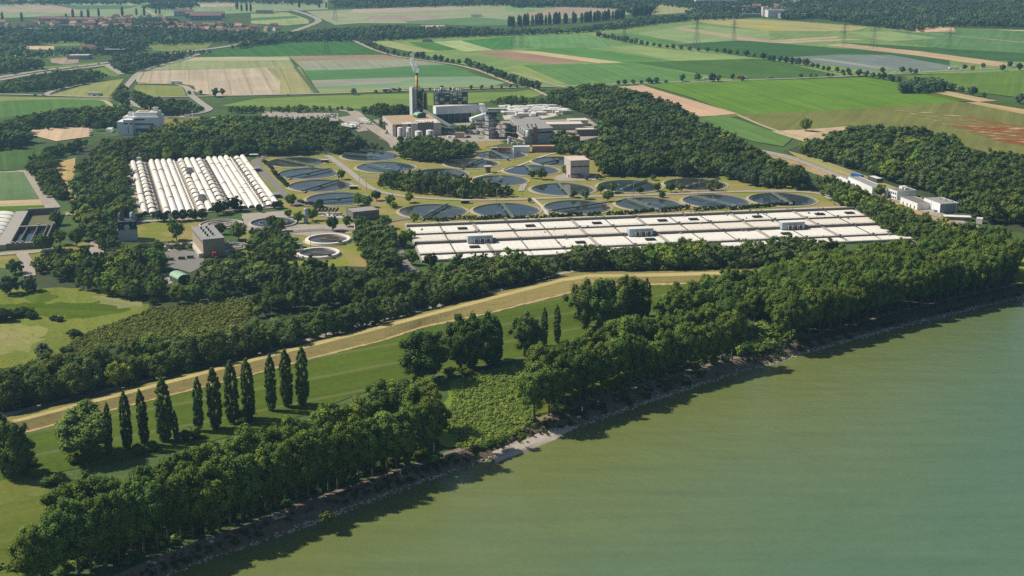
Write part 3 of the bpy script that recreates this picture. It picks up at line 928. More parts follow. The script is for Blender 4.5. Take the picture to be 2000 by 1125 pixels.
# ---- the round tanks: centre pixel, width in pixels, ends of the bridge (pixels), how it is told apart
TANKS = [
 (578,318,109,(545,311),(612,325),'far left round tank with a bridge along its length, top of the left column'),
 (601,340,112,(560,348),(646,330),'second round tank from the top in the left column beside the hedge'),
 (625,364,120,(590,374),(662,352),'third round tank from the top in the left column beside the hedge'),
 (661,390,123,(618,393),(700,386),'fourth tank of the left column, its right end hidden by trees'),
 (723,306,110,(672,301),(742,308),'round tank behind the plant road, first one right of the left column'),
 (753,328,112,(717,321),(760,332),'round tank behind the dark tree clump, below the far one by the road'),
 (861,340,101,(0,0),(0,0),'round tank half hidden behind the middle of the dark tree clump'),
 (920,321,104,(899,329),(943,311),'round tank with a bridge in the middle, left of the footpath'),
 (977,304,98,(959,294),(992,311),'farthest round tank, right before the low brick hall of the incinerator'),
 (1037,334,106,(1027,323),(1040,337),'round tank with a half bridge, left of the pink building'),
 (1088,316,98,(1055,321),(1090,313),'round tank at the left rear corner of the pink building'),
 (976,354,105,(976,344),(979,350),'round tank hidden in front by the right end of the dark clump'),
 (1098,371,120,(1086,354),(1114,383),'round tank in front of the pink building reflecting it'),
 (1229,365,122,(1264,352),(1212,372),'second tank from the left in the rear right row, trees before it'),
 (1357,361,120,(1406,350),(1340,366),'third tank in the rear right row, trees at its front rim'),
 (845,414,130,(874,399),(821,428),'leftmost tank of the front row with a wide grey bridge across'),
 (988,412,128,(980,397),(1001,426),'second tank from the left in the front row, bridge straight towards the basin'),
 (1127,406,128,(1186,396),(1072,413),'third tank from the left in the front row, dark low bridge'),
 (1265,400,125,(1222,388),(1284,411),'fourth tank from the left in the front row, slim pale bridge'),
 (1397,394,126,(1349,383),(1436,404),'fifth tank from the left in the front row'),
 (1527,391,127,(1505,376),(1546,400),'rightmost tank of the front row beside the tree belt'),
]
TANKC = []
for t in TANKS:
    x, y = G(t[0], t[1])
    TANKC.append((x, y, t[2] / ppm(t[1]) / 2))
for (px, py, w) in [(641,471,90),(622,498,86),(534,437,92),(432,440,84)]:
    x, y = G(px, py)
    TANKC.append((x, y, w / ppm(py) / 2))

# ================================================================ trees
ICO = None
def ico():
    global ICO
    if ICO is None:
        t = (1 + 5 ** .5) / 2
        v = np.array([(-1, t, 0), (1, t, 0), (-1, -t, 0), (1, -t, 0), (0, -1, t), (0, 1, t), (0, -1, -t), (0, 1, -t), (t, 0, -1), (t, 0, 1), (-t, 0, -1), (-t, 0, 1)]) / math.hypot(1, t)
        f = np.array([(0, 11, 5), (0, 5, 1), (0, 1, 7), (0, 7, 10), (0, 10, 11), (1, 5, 9), (5, 11, 4), (11, 10, 2), (10, 7, 6), (7, 1, 8), (3, 9, 4), (3, 4, 2), (3, 2, 6), (3, 6, 8), (3, 8, 9), (4, 9, 5), (2, 4, 11), (6, 2, 10), (8, 6, 7), (9, 8, 1)])
        ICO = (v, f)
    return ICO
def crown_arrays(rs, clumps, leaf, nleaf, core=0.72, up=0.25, long=1.0):
    """clumps (n,4) x y z r -> vertices, quads, triangles, tint per vertex.  Each clump: a little core of a few faces, added to block light and tinted dark as inner shade, and a
    shell of leaf-sized quads turned every way"""
    clumps = np.asarray(clumps, float)
    n = len(clumps)
    iv, itri = ico()
    ctint = rs.uniform(0, 1, n)
    V, T, Q, tint = [], [], [], []
    k = 0
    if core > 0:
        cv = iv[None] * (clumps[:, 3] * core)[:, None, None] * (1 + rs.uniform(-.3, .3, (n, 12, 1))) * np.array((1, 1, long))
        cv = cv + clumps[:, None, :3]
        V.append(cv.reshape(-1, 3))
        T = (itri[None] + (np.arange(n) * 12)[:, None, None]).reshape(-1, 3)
        tint.append(np.repeat(ctint * .4, 12))  # core darker than the leaves: shade inside the crown put into the tint
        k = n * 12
    m = n * nleaf
    d = rs.normal(size=(m, 3))
    d[:, 2] += up
    d /= np.linalg.norm(d, axis=1)[:, None]
    c = np.repeat(clumps, nleaf, 0)
    p = c[:, :3] + d * (c[:, 3] * rs.uniform(.72, 1.18, m))[:, None] * np.array((1, 1, long))
    mid = clumps[:, :3].mean(0)
    outw = c[:, :3] - mid
    outw /= np.linalg.norm(outw, axis=1)[:, None] + 1e-6
    nrm = d * .9 + outw * .55 + rs.normal(size=(m, 3)) * .38
    nrm /= np.linalg.norm(nrm, axis=1)[:, None]
    a = np.cross(nrm, rs.normal(size=(m, 3)))
    a /= np.linalg.norm(a, axis=1)[:, None]
    b = np.cross(nrm, a)
    s = (leaf * rs.uniform(.55, 1.25, m))[:, None] / 2
    q = np.stack([p - a * s * 1.25, p - b * s * .8, p + a * s * 1.25, p + b * s * .8], 1)
    V.append(q.reshape(-1, 3))
    Q = np.arange(m * 4).reshape(-1, 4) + k
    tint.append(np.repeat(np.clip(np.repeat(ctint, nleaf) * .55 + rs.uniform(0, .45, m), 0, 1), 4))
    return np.concatenate(V), Q, np.asarray(T, int).reshape(-1, 3), np.concatenate(tint)
def leaf_mesh(name, arr):
    V, Q, T, tint = arr
    sizes = np.concatenate([np.full(len(Q), 4), np.full(len(T), 3)])
    me = mesh_np(name, V, sizes, np.concatenate([Q.ravel(), T.ravel()]))
    at = me.attributes.new('tint', 'FLOAT', 'POINT')
    at.data.foreach_set('value', tint.astype(np.float32))
    me.materials.append(LEAF)
    return me

def clumps_round(rs, n, R, z0, z1, r, fill=0.55, flat=0.0):
    """clumps through a rounded crown between z0 and z1, most of them near its surface; lobed outline"""
    out = []
    zc, hz = (z0 + z1) / 2, (z1 - z0) / 2
    ph = rs.uniform(0, 6.28, 4)
    while len(out) < n:
        d = rs.normal(size=3)
        d /= np.linalg.norm(d)
        rr = rs.uniform(fill, 1.0) if rs.rand() < .85 else rs.uniform(.2, 1)
        az = math.atan2(d[1], d[0])
        lob = 1 + .16 * math.sin(2 * az + ph[0]) + .13 * math.sin(3 * az + ph[1] + d[2] * 2) + .1 * math.sin(5 * az + ph[2])
        zz = d[2]
        out.append((d[0] * R * rr * lob, d[1] * R * rr * lob, zc + zz * hz * rr * (1 + .12 * math.sin(2 * az + ph[3])), r * rs.uniform(.7, 1.3)))
    return out
def clumps_column(rs, n, R, z0, z1, r):
    out = []
    for i in range(n):
        t = (i + rs.rand()) / n
        w = R * min(1, .55 + t * 2.2) * (1 if t < .62 else max(.1, 1 - ((t - .62) / .38) ** 2.3)) * rs.uniform(.35, 1.0) ** .5
        a = rs.uniform(0, 6.28)
        out.append((w * math.cos(a), w * math.sin(a), z0 + (z1 - z0) * t, r * rs.uniform(.75, 1.2) * (1 - .3 * t)))
    return out
def clumps_pine(rs, n, R, z0, z1, r):
    out = []
    for i in range(n):
        t = rs.rand() ** .8
        w = R * (1 - t) ** .75 * rs.uniform(.45, 1.05)
        a = rs.uniform(0, 6.28)
        out.append((w * math.cos(a), w * math.sin(a), z0 + (z1 - z0) * t, r * rs.uniform(.6, 1.2) * (1 - .45 * t)))
    return out
def trunk_mesh(name, rs, h, r, limbs, spread, zl):
    mb = MB()
    bend = rs.uniform(-.4, .4, 2)
    pts = [(bend[0] * (t ** 2), bend[1] * (t ** 2), h * t) for t in np.linspace(0, 1, 6)]
    mb.tube(pts, [r * 1.35, r, r * .85, r * .7, r * .5, r * .25], 7)
    for i in range(limbs):
        t = zl + (1 - zl) * (i + .5) / limbs * .8
        a = i * 2.4 + rs.uniform(-.4, .4)
        p0 = Vector((bend[0] * t * t, bend[1] * t * t, h * t))
        L = spread * rs.uniform(.6, 1.0)
        p1 = p0 + Vector((math.cos(a) * L * .5, math.sin(a) * L * .5, L * .45))
        p2 = p0 + Vector((math.cos(a) * L, math.sin(a) * L, L * 1.15))
        mb.tube([p0, p1, p2], [r * .42, r * .28, r * .1], 5)
    me = bpy.data.meshes.new(name)
    me.from_pydata(mb.v, [], mb.f)
    me.update()
    me.materials.append(BARK)
    return me

SPEC = {}
def species(kind, nvar, fn):
    out = []
    for i in range(nvar):
        rs = np.random.RandomState(hash(kind) % 1000 + i * 17 if False else sum(map(ord, kind)) + i * 17)
        clumps, leaf, nleaf, core, up, lng, (th, tr, limbs, spread, zl) = fn(rs)
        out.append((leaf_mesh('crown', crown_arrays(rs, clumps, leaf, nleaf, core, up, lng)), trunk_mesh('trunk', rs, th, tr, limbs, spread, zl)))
    SPEC[kind] = out
# unit heights: every tree is modelled at its own typical height and scaled
HT = dict(riverside_poplar=27, lombardy_poplar=26, broad_poplar=25, broadleaf_tree=14, pine_tree=13, park_tree=9, willow_tree=11, shrub=3, hedgerow_tree=10)
species('riverside_poplar', 6, lambda rs: (clumps_round(rs, 66, 6.5, 6.6, 26.4, 1.95, .55), 0.75, 80, .7, .6, 1.0, (22, .42, 9, 5.2, .25)))
species('lombardy_poplar', 4, lambda rs: (clumps_column(rs, 190, 2.75, 1.0, 25.6, .85), 0.55, 32, .8, .7, 1.5, (22, .4, 4, 2, .15)))
species('broad_poplar', 3, lambda rs: (clumps_round(rs, 130, 8.2, 2.5, 24.5, 1.9, .5), 0.8, 60, .72, .4, 1.15, (18, .55, 8, 6, .2)))
species('broadleaf_tree', 5, lambda rs: (clumps_round(rs, 52, 5.3, 2.2, 13.6, 1.55, .55), 0.68, 60, .62, .5, .95, (10, .28, 5, 3.5, .3)))
species('pine_tree', 4, lambda rs: (clumps_pine(rs, 46, 3.7, 2.0, 12.9, 1.25), 0.6, 40, 0.55, .5, .8, (12, .22, 4, 2.2, .3)))
species('park_tree', 4, lambda rs: (clumps_round(rs, 44, 3.9, 1.9, 8.8, 1.15, .55), 0.6, 44, .74, .4, .95, (6, .2, 5, 2.4, .3)))
species('willow_tree', 2, lambda rs: (clumps_round(rs, 60, 5.6, 1.0, 10.8, 1.35, .6), 0.7, 44, .74, .2, 1.15, (7, .3, 5, 3.4, .3)))
species('shrub', 3, lambda rs: (clumps_round(rs, 20, 1.6, .5, 2.9, .75, .4), 0.42, 40, .75, .5, .9, (1.4, .08, 3, .8, .2)))
species('hedgerow_tree', 3, lambda rs: (clumps_round(rs, 26, 4.0, 1.4, 9.7, 1.5, .55), 0.9, 26, .78, .4, 1.0, (6, .2, 2, 2, .3)))

KINDCOL = dict(riverside_poplar=(0.142, 0.195, 0.038), lombardy_poplar=(0.10, 0.14, 0.036), broad_poplar=(0.115, 0.16, 0.036), broadleaf_tree=(0.128, 0.172, 0.042),
               pine_tree=(0.085, 0.118, 0.034), park_tree=(0.12, 0.17, 0.032), willow_tree=(0.12, 0.155, 0.075), shrub=(0.10, 0.14, 0.03), hedgerow_tree=(0.085, 0.125, 0.045))
CATEGORY = dict(shrub='shrub')
def treecol(kind, col=None, var=0.3, x=None, y=None):
    c = np.array(col if col is not None else KINDCOL[kind])
    v = 1 + NR.uniform(-var, var)
    w = NR.uniform(-.22, .05)
    c = c * v * np.array((1 + w, 1, 1 - w * .6))
    if kind in ('broadleaf_tree', 'hedgerow_tree', 'park_tree'):        # mixed species: some fresh yellow green, some grey green, some very dark
        r = NR.rand()
        if x is not None: r = (r * .6 + .4 * (.5 + .5 * math.sin(x * .021 + 1.3 * math.sin(y * .013)) * math.cos(y * .017)))
        if r > .78: c = c * np.array((1.85, 1.7, 1.15))
        elif r > .68: c = c * np.array((1.25, 1.15, 1.6))
        elif r < .28: c = c * .62
    return tuple(np.clip(c, .004, .5))
NTREE = [0]
def plant(kind, x, y, h, label, group=None, name=None, col=None, wide=1.0, z=0.0, rot=None):
    var = SPEC[kind][NR.randint(len(SPEC[kind]))]
    s = h / HT[kind]
    o = bpy.data.objects.new(name or kind, None)
    coll.objects.link(o)
    o.location = (x, y, z)
    o.rotation_euler = (0, 0, NR.uniform(0, 6.28) if rot is None else rot)
    o.scale = (s * wide, s * wide, s)
    tag(o, label, CATEGORY.get(kind, 'tree'), group)
    c = link('crown', var[0], None, o)
    c.color = (*treecol(kind, col, .3, x, y), 1)
    link('trunk', var[1], None, o)
    NTREE[0] += 1
    return o

# ---- the two rows of poplars on the river bank
ORD = ['first', 'second', 'third', 'fourth', 'fifth', 'sixth', 'seventh', 'eighth', 'ninth', 'tenth', 'eleventh', 'twelfth', 'thirteenth', 'fourteenth', 'fifteenth', 'sixteenth', 'seventeenth', 'eighteenth', 'nineteenth', 'twentieth',
       'twenty-first', 'twenty-second', 'twenty-third', 'twenty-fourth', 'twenty-fifth', 'twenty-sixth', 'twenty-seventh', 'twenty-eighth', 'twenty-ninth', 'thirtieth', 'thirty-first', 'thirty-second', 'thirty-third', 'thirty-fourth', 'thirty-fifth', 'thirty-sixth', 'thirty-seventh', 'thirty-eighth', 'thirty-ninth', 'fortieth']
ROW_LOW = [(70,1168),(96,1148),(125,1128),(153,1121),(180,1113),(208,1107),(233,1100),(258,1090),(281,1083),(308,1074),(331,1063),(354,1058),(378,1050),(403,1042),(428,1035),(451,1027),(474,1019),(496,1010),(519,1002),(539,994),(559,988),(580,981),(603,972),(621,966),(641,961),(660,954),(684,946),(700,938),(728,930),(756,920),(773,914),(800,906),(826,898),(848,889)]
ROW_MID = [(1044,824),(1072,812),(1089,803),(1102,801),(1116,796),(1131,791),(1145,783),(1160,779),(1174,776),(1187,771),(1208,762),(1230,754),(1255,748),(1282,741),(1300,736),(1322,727),(1336,724),(1355,721),(1375,716),(1390,713),(1410,707),(1430,702)]
def bank_row(row, h, lab, grp, dx=0, dy=0, jx=4):
    for i, (px, py) in enumerate(row):
        x, y = G(px + RND.uniform(-jx, jx) * .4 + dx, py + dy)
        plant('riverside_poplar', x, y, h * RND.uniform(.84, 1.1), lab % ORD[i], grp, wide=RND.uniform(.78, 1.08))
bank_row(ROW_LOW, 25.5, 'tall green poplar, %s from the lower left corner in the front riverside row', 'riverside poplars of the lower left row')
bank_row(ROW_LOW[3:], 24.5, 'tall green poplar, %s from the lower left corner in the second riverside row', 'riverside poplars of the lower left row', -22, -44)
bank_row(ROW_MID, 25, 'tall green poplar, %s from the gravel beach in the front row of the middle stretch', 'riverside poplars of the middle stretch')
bank_row(ROW_MID, 25.5, 'tall green poplar, %s from the gravel beach in the middle stretch, second row', 'riverside poplars of the middle stretch', 8, -36)
for i, (px, py, hh) in enumerate([(1325, 655, 25), (1352, 650, 27), (1378, 646, 27), (1402, 648, 26), (1420, 655, 25), (1300, 663, 24)]):
    x, y = G(px, py)
    plant('riverside_poplar', x, y, hh, 'tall poplar at the back of the middle stretch, %s of six towards the grove' % ORD[i], 'riverside poplars of the middle stretch')

def scatter(poly, spacing, hr, zone=None, jitter=.42, both=True, seed=0, keep=1.0):
    """tree positions in the outline POLY (pixels) that the crowns fill from their feet to their tops"""
    rs = np.random.RandomState(seed + len(poly) * 7 + int(poly[0][0]) % 97)
    ys = [p[1] for p in poly]
    w = np.array([G(p[0], max(p[1], -60)) for p in poly] + [G(p[0], p[1] + 2, hr[1]) for p in poly])
    x0, y0 = w.min(0); x1, y1 = w.max(0)
    nx, ny = int((x1 - x0) / spacing) + 2, int((y1 - y0) / spacing) + 2
    gx, gy = np.meshgrid(np.arange(nx), np.arange(ny))
    X = x0 + (gx.ravel() + (gy.ravel() % 2) * .5 + rs.uniform(-jitter, jitter, gx.size)) * spacing
    Y = y0 + (gy.ravel() + rs.uniform(-jitter, jitter, gx.size)) * spacing
    h = rs.uniform(hr[0], hr[1], X.size)
    px, py = proj(X, Y, np.zeros_like(X))
    ok = inside(px, py, poly)
    if both:
        qx, qy = proj(X, Y, h * .93)
        ok &= inside(qx, qy, poly)
    ok &= rs.uniform(0, 1, X.size) < keep
    for (cx, cy, r) in TANKC:
        ok &= (X - cx) ** 2 + (Y - cy) ** 2 > (r + 3) ** 2
    return [(X[i], Y[i], h[i]) for i in np.nonzero(ok)[0]]
GROVE = [(1306,590),(1325,550),(1420,528),(1520,508),(1600,488),(1750,468),(1880,446),(1955,440),(1992,470),(1998,562),(1940,573),(1830,592),(1730,618),(1650,640),(1560,664),(1515,672),(1504,640),(1450,622),(1400,616),(1320,612)]
pts = sorted(scatter(GROVE, 9.0, (22, 27), both=True) + scatter([(1296,616),(1312,550),(1420,528),(1512,508),(1506,645),(1460,630),(1400,622)], 8.5, (15, 20)), key=lambda t: t[1])
for k, (x, y, h) in enumerate(pts):
    px, py = proj(x, y, 0)
    plant('riverside_poplar', x, y, h, 'tall dense poplar in the big grove between dike end and river bend', 'poplars of the big grove at the river bend', wide=RND.uniform(.85, 1.05))
ROW_FAR = [(1525,675),(1545,668),(1562,661),(1580,657),(1600,652),(1620,648),(1640,643),(1667,636),(1690,628),(1712,622),(1735,615),(1755,609),(1772,606),(1798,600),(1825,593),(1850,588),(1876,582),(1900,576),(1925,570),(1950,562),(1970,556)]
for i, (px, py) in enumerate(ROW_FAR):
    x, y = G(px, py)
    plant('riverside_poplar', x, y, RND.uniform(22, 26), 'tall poplar on the bank edge below the big grove, %s from its left end' % ORD[i], 'poplars of the big grove at the river bend', wide=.9)

# ---- Lombardy poplars and single trees of the flood plain
LOMB = [(213,885,21,.8),(250,878,24,.9),(284,870,23,.95),(322,862,26,1.1),(345,862,13,.8),(388,843,23,1),(422,838,26,1.05),(455,827,26,1),(488,818,25,1),(530,803,25,1),(562,795,25,1),(591,791,25,.95)]
for i, (px, py, h, w) in enumerate(LOMB):
    x, y = G(px, py)
    lp = plant('lombardy_poplar', x, y, h * 1.06 * RND.uniform(.95, 1.06), 'slim dark columnar poplar, %s from the left in the line below the dike' % ORD[i], 'columnar poplars below the dike', wide=w * RND.uniform(.82, 1.06))
    lp.rotation_euler = (RND.uniform(-.035, .035), RND.uniform(-.035, .035), lp.rotation_euler[2])
for i, (px, py, h) in enumerate([(1063, 676, 20), (1088, 670, 20)]):
    x, y = G(px, py)
    plant('lombardy_poplar', x, y, h, ['slim columnar poplar touching the loose tree below the dike, left of a pair', 'slim columnar poplar standing free, right of a pair below the dike'][i], wide=.8)
for px, py, h, w, lab in [(165, 893, 22, 1.6, 'wide bright green tree at the left end of the columnar poplars'),
                          (825, 748, 24, 1.35, 'broad dark tree at the edge of the green field, midway below the dike'),
                          (900, 722, 26, .95, 'first tall poplar of the dark clump in the green field'),
                          (925, 720, 26, 1.0, 'second tall poplar of the dark clump in the green field'),
                          (952, 712, 25, .95, 'third tall poplar of the dark clump in the green field'),
                          (1028, 693, 21, 1.0, 'loose round tree beside the pair of columnar poplars'),
                          (30, 935, 22, .9, 'dark bushy tree at the left edge above the lower tree row'),
                          (5, 925, 23, .9, 'dark bushy tree cut by the left edge above the lower row'),
                          (1146, 640, 25, 1.05, 'first tall tree from the left of the grove behind the middle row'),
                          (1174, 643, 26, 1.1, 'second tall tree from the left of the grove behind the middle row'),
                          (1203, 640, 26, 1.1, 'third tall tree from the left of the grove behind the middle row'),
                          (1232, 632, 25, 1.1, 'fourth tall tree from the left of the grove behind the middle row')]:
    x, y = G(px, py)
    plant('broad_poplar', x, y, h, lab, wide=w, col=(0.155, 0.205, 0.05) if px == 165 else None)
for i, (px, py, h) in enumerate([(973, 706, 21), (1250, 625, 22), (1262, 618, 21), (50, 925, 18)]):
    x, y = G(px, py)
    plant('lombardy_poplar', x, y, h, ['slim poplar at the right end of the dark clump in the green field', 'slim poplar at the right end of the grove behind the middle row', 'outermost slim poplar right of the grove behind the middle row', 'slim dark tree beside the bushy trees at the left edge'][i], wide=1.0)

# ---- woods
LOT = []          # (kind, x, y, h, zone label, colour)
def wood(kind, poly, spacing, hr, zone, col=None, seed=0, mix=None, keep=1.0):
    low = [] if keep < 1 or spacing > 10 else scatter(poly, spacing * 1.15, (3.5, hr[0] * .75), seed=seed + 500)
    for (x, y, h) in scatter(poly, spacing, (hr[0] * .8, hr[1] * 1.08), seed=seed, keep=keep) + low:
        k = kind
        if mix and NR.rand() < mix[1]: k = mix[0]
        LOT.append((k, x, y, h, zone, col))
wood('broadleaf_tree', [(-30,815),(-30,728),(60,702),(130,692),(250,664),(330,650),(440,640),(560,616),(700,590),(850,560),(850,515),(930,492),(1000,488),(1072,500),(1088,545),(990,566),(850,606),(700,650),(500,700),(300,750),(100,793)], 7.2, (11, 16), 'the dark belt along the dike road')
wood('broadleaf_tree', [(450,640),(470,602),(520,560),(560,518),(600,500),(660,520),(720,530),(800,550),(880,560),(700,592),(560,614),(440,632)], 7.2, (10, 14), 'the wood below the small white-rimmed tanks', mix=('pine_tree', .62), seed=3)
wood('broadleaf_tree', [(60,505),(110,480),(200,490),(270,470),(310,490),(328,520),(318,543),(286,560),(320,566),(376,540),(396,512),(425,498),(470,488),(560,492),(560,556),(430,588),(335,598),(290,590),(200,578),(150,562),(110,548),(58,525)], 7.5, (9, 13), 'the wood around the green arched hut', mix=('pine_tree', .35), seed=5)
wood('broadleaf_tree', [(1084,498),(1130,476),(1230,482),(1340,467),(1440,475),(1530,461),(1650,470),(1650,500),(1560,522),(1400,530),(1200,533),(1090,530)], 7.0, (9, 15), 'the belt in front of the long white basin', seed=7)
wood('broadleaf_tree', [(1545,300),(1575,270),(1660,244),(1780,243),(1860,262),(1900,290),(1990,297),(2080,310),(2080,445),(1930,440),(1860,402),(1790,372),(1710,346),(1620,320)], 10.0, (9, 17), 'the big wood at the right edge', seed=9)
wood('broadleaf_tree', [(1596,338),(1640,348),(1700,376),(1790,407),(1845,428),(1930,440),(1990,460),(1880,478),(1800,480),(1745,462),(1690,425),(1640,402),(1600,382)], 7.5, (9, 13), 'the wood between white basin and white sheds', seed=11)
wood('broadleaf_tree', [(1060,180),(1120,168),(1160,158),(1230,172),(1290,188),(1350,212),(1366,236),(1400,243),(1470,284),(1560,322),(1600,345),(1600,372),(1540,372),(1480,358),(1440,346),(1300,346),(1180,346),(1155,312),(1118,306),(1085,304),(1090,284),(1125,278),(1200,258),(1180,240),(1120,215),(1080,205)], 10.0, (9, 17), 'the wood between incineration plant and right hand fields', seed=13)
wood('broadleaf_tree', [(205,270),(250,268),(330,240),(430,222),(560,228),(640,228),(660,236),(690,262),(740,280),(768,296),(700,300),(560,304),(470,308),(400,312),(238,320),(252,400),(245,440),(205,480),(170,470),(148,400),(150,320)], 9.5, (9, 16), 'the wood north of the vaulted basins', seed=15)
wood('broadleaf_tree', [(692,470),(700,440),(735,425),(762,440),(765,470),(785,515),(770,540),(725,530),(705,500)], 7, (9, 13), 'the belt left of the long white basin', seed=61)
wood('broadleaf_tree', [(470,500),(495,455),(520,440),(560,445),(575,475),(580,505),(550,520),(500,515)], 7, (8, 12), 'the clump left of the white rimmed tanks', seed=63)
wood('broadleaf_tree', [(766,302),(778,276),(830,262),(870,268),(932,276),(938,300),(905,314),(860,319),(785,314)], 7.5, (9, 14), 'the clump in front of the incineration plant', seed=17)
wood('pine_tree', [(735,352),(748,332),(800,330),(862,335),(960,350),(1002,362),(996,385),(900,389),(790,376),(740,366)], 6.0, (8, 11), 'the dark clump among the round tanks', seed=19, mix=('broadleaf_tree', .3))
wood('broadleaf_tree', [(50,315),(95,285),(150,272),(205,270),(150,300),(100,316),(132,360),(136,388),(104,396),(68,350)], 8.0, (10, 13), 'the double tree row beside the dry strip', seed=21)
wood('broadleaf_tree', [(-30,246),(60,220),(120,210),(180,206),(240,203),(264,213),(242,250),(150,250),(55,254),(52,292),(-30,297)], 8.5, (10, 15), 'the belt above the dry car park', seed=23)
wood('broadleaf_tree', [(262,175),(300,188),(360,192),(392,208),(396,220),(330,230),(280,216),(262,200)], 8.5, (8, 12), 'the scrub wood behind the white laboratory', seed=25)
wood('broadleaf_tree', [(214,190),(240,160),(248,180),(262,205),(240,205)], 8, (7, 11), 'the scrub wood behind the white laboratory', seed=26)
wood('broadleaf_tree', [(430,222),(440,205),(520,206),(600,204),(700,208),(740,200),(800,204),(800,226),(760,232),(690,218),(560,222)], 8.5, (8, 12), 'the belt above the plant car park', seed=27)
wood('broadleaf_tree', [(960,192),(1000,186),(1060,190),(1120,196),(1110,212),(1040,206),(960,206)], 8.5, (9, 13), 'the wood between incineration plant and right hand fields', seed=28)
wood('broadleaf_tree', [(735,235),(770,225),(800,228),(800,240),(770,262),(745,252)], 8, (8, 11), 'the clump in front of the incineration plant', seed=29)
wood('broadleaf_tree', [(-30,165),(100,138),(180,134),(222,146),(170,165),(100,178),(-30,184)], 10, (8, 13), 'the motorway wood', seed=31)
wood('broadleaf_tree', [(-30,150),(-30,110),(50,107),(100,120),(110,130),(55,140)], 11, (12, 17), 'the motorway wood', seed=33)
FARCOL = (0.115, 0.165, 0.072)
wood('broadleaf_tree', [(215,128),(225,100),(300,100),(420,95),(500,72),(540,62),(640,55),(740,48),(850,50),(950,52),(1000,55),(1130,52),(1200,42),(1250,30),(1340,28),(1350,40),(1240,54),(1130,66),(1000,70),(800,78),(720,82),(640,81),(560,84),(460,97),(380,110),(320,125),(270,140),(240,145)], 11, (9, 14), 'far woods', FARCOL, seed=35)
wood('broadleaf_tree', [(-30,85),(-30,52),(100,48),(220,50),(500,58),(545,70),(500,82),(380,88),(290,90),(270,106),(225,106),(150,84),(40,90)], 13, (9, 15), 'far woods', FARCOL, seed=37, keep=.8)
wood('broadleaf_tree', [(-30,11),(-30,-14),(640,-14),(625,12),(500,8),(380,6),(270,10)], 17, (10, 15), 'far woods', FARCOL, seed=39, keep=.8)
wood('broadleaf_tree', [(243,18),(300,3),(385,1),(393,14),(330,20)], 14, (10, 14), 'far woods', FARCOL, seed=41)
wood('broadleaf_tree', [(1000,16),(1000,-10),(1280,-10),(1275,26),(1240,32),(1205,18),(1100,14)], 14, (14, 20), 'far woods', FARCOL, seed=43)
wood('broadleaf_tree', [(1530,40),(1520,5),(1640,-10),(2060,-10),(2060,58),(1860,52),(1780,62),(1690,52),(1600,38)], 14, (11, 16), 'far woods', FARCOL, seed=45)
wood('broadleaf_tree', [(1262,8),(1290,-12),(1540,-12),(1500,30),(1420,40),(1335,42),(1340,30),(1370,22)], 15, (9, 14), 'far woods', FARCOL, seed=47, keep=.85)
wood('broadleaf_tree', [(-30,125),(-30,86),(45,85),(60,95),(130,92),(210,90),(215,107),(130,110),(60,116)], 13, (8, 12), 'far woods', FARCOL, seed=49, keep=.7)
wood('broadleaf_tree', [(640,14),(650,-6),(1010,-8),(1000,12),(860,15),(700,18)], 16, (10, 17), 'far woods', FARCOL, seed=51, keep=.6)
wood('broadleaf_tree', [(1753,183),(1756,158),(1800,148),(1842,152),(1855,168),(1840,182),(1790,184)], 9, (10, 15), 'far woods', FARCOL, seed=53)
wood('broadleaf_tree', [(110,108),(130,98),(205,98),(215,110),(160,112)], 11, (8, 11), 'far woods', FARCOL, seed=55, keep=.7)
wood('broadleaf_tree', [(268,474),(330,468),(380,470),(376,486),(290,498),(268,490)], 5, (2.5, 5), 'the bushes around the brown building', seed=71)
wood('broadleaf_tree', [(395,502),(442,506),(445,540),(380,560),(350,566),(372,536),(398,524)], 5, (3, 6), 'the bushes around the brown building', seed=73)
wood('broadleaf_tree', [(195,425),(232,430),(226,490),(196,492)], 5.5, (4, 8), 'the bushes left of the teal tower', seed=75)
wood('broadleaf_tree', [(1062,262),(1100,252),(1125,258),(1120,300),(1085,304),(1082,284)], 7, (6, 10), 'the trees right of the pinkish filter hall', seed=77)
wood('broadleaf_tree', [(880,246),(925,240),(930,256),(905,262),(884,256)], 6, (4, 8), 'the bushes under the elevated white hall', seed=79)
wood('broadleaf_tree', [(690,540),(728,512),(770,522),(830,536),(872,534),(866,580),(780,600),(690,606)], 7, (9, 14), 'the dark belt along the dike road', seed=83)
wood('broadleaf_tree', [(800,525),(850,528),(900,520),(860,546),(815,545)], 6, (3, 7), 'the dark belt along the dike road', seed=81)
wood('broadleaf_tree', [(140,60),(200,38),(300,30),(400,44),(480,46),(500,60),(480,72),(340,72)], 15, (8, 13), 'far woods', FARCOL, seed=57, keep=.62)
print('lot', len(LOT))

# nearest 300 of a kind are trees of their own, the rest of a kind one mesh
def lod_variants(kind, n, R, z0, z1, r, leaf, nleaf, lng, nv=5):
    out = []
    for i in range(nv):
        rs = np.random.RandomState(900 + i + n)
        cl = clumps_pine(rs, n, R, z0, z1, r) if kind == 'pine_tree' else clumps_round(rs, n, R, z0, z1, r, .5)
        out.append(crown_arrays(rs, cl, leaf, nleaf, .7, .5, lng))
    return out
LODS = {'broadleaf_tree': [(1250, lod_variants('broadleaf_tree', 26, 5.3, 1.6, 13.6, 1.9, 0.95, 26, .95)), (2000, lod_variants('broadleaf_tree', 15, 5.3, 1.2, 13.4, 2.3, 1.4, 14, .95)), (9e9, lod_variants('broadleaf_tree', 8, 5.2, 1.0, 13.0, 2.9, 2.4, 5, .95))],
        'pine_tree': [(9e9, lod_variants('pine_tree', 26, 3.7, 1.6, 12.9, 1.35, .8, 18, .8))]}
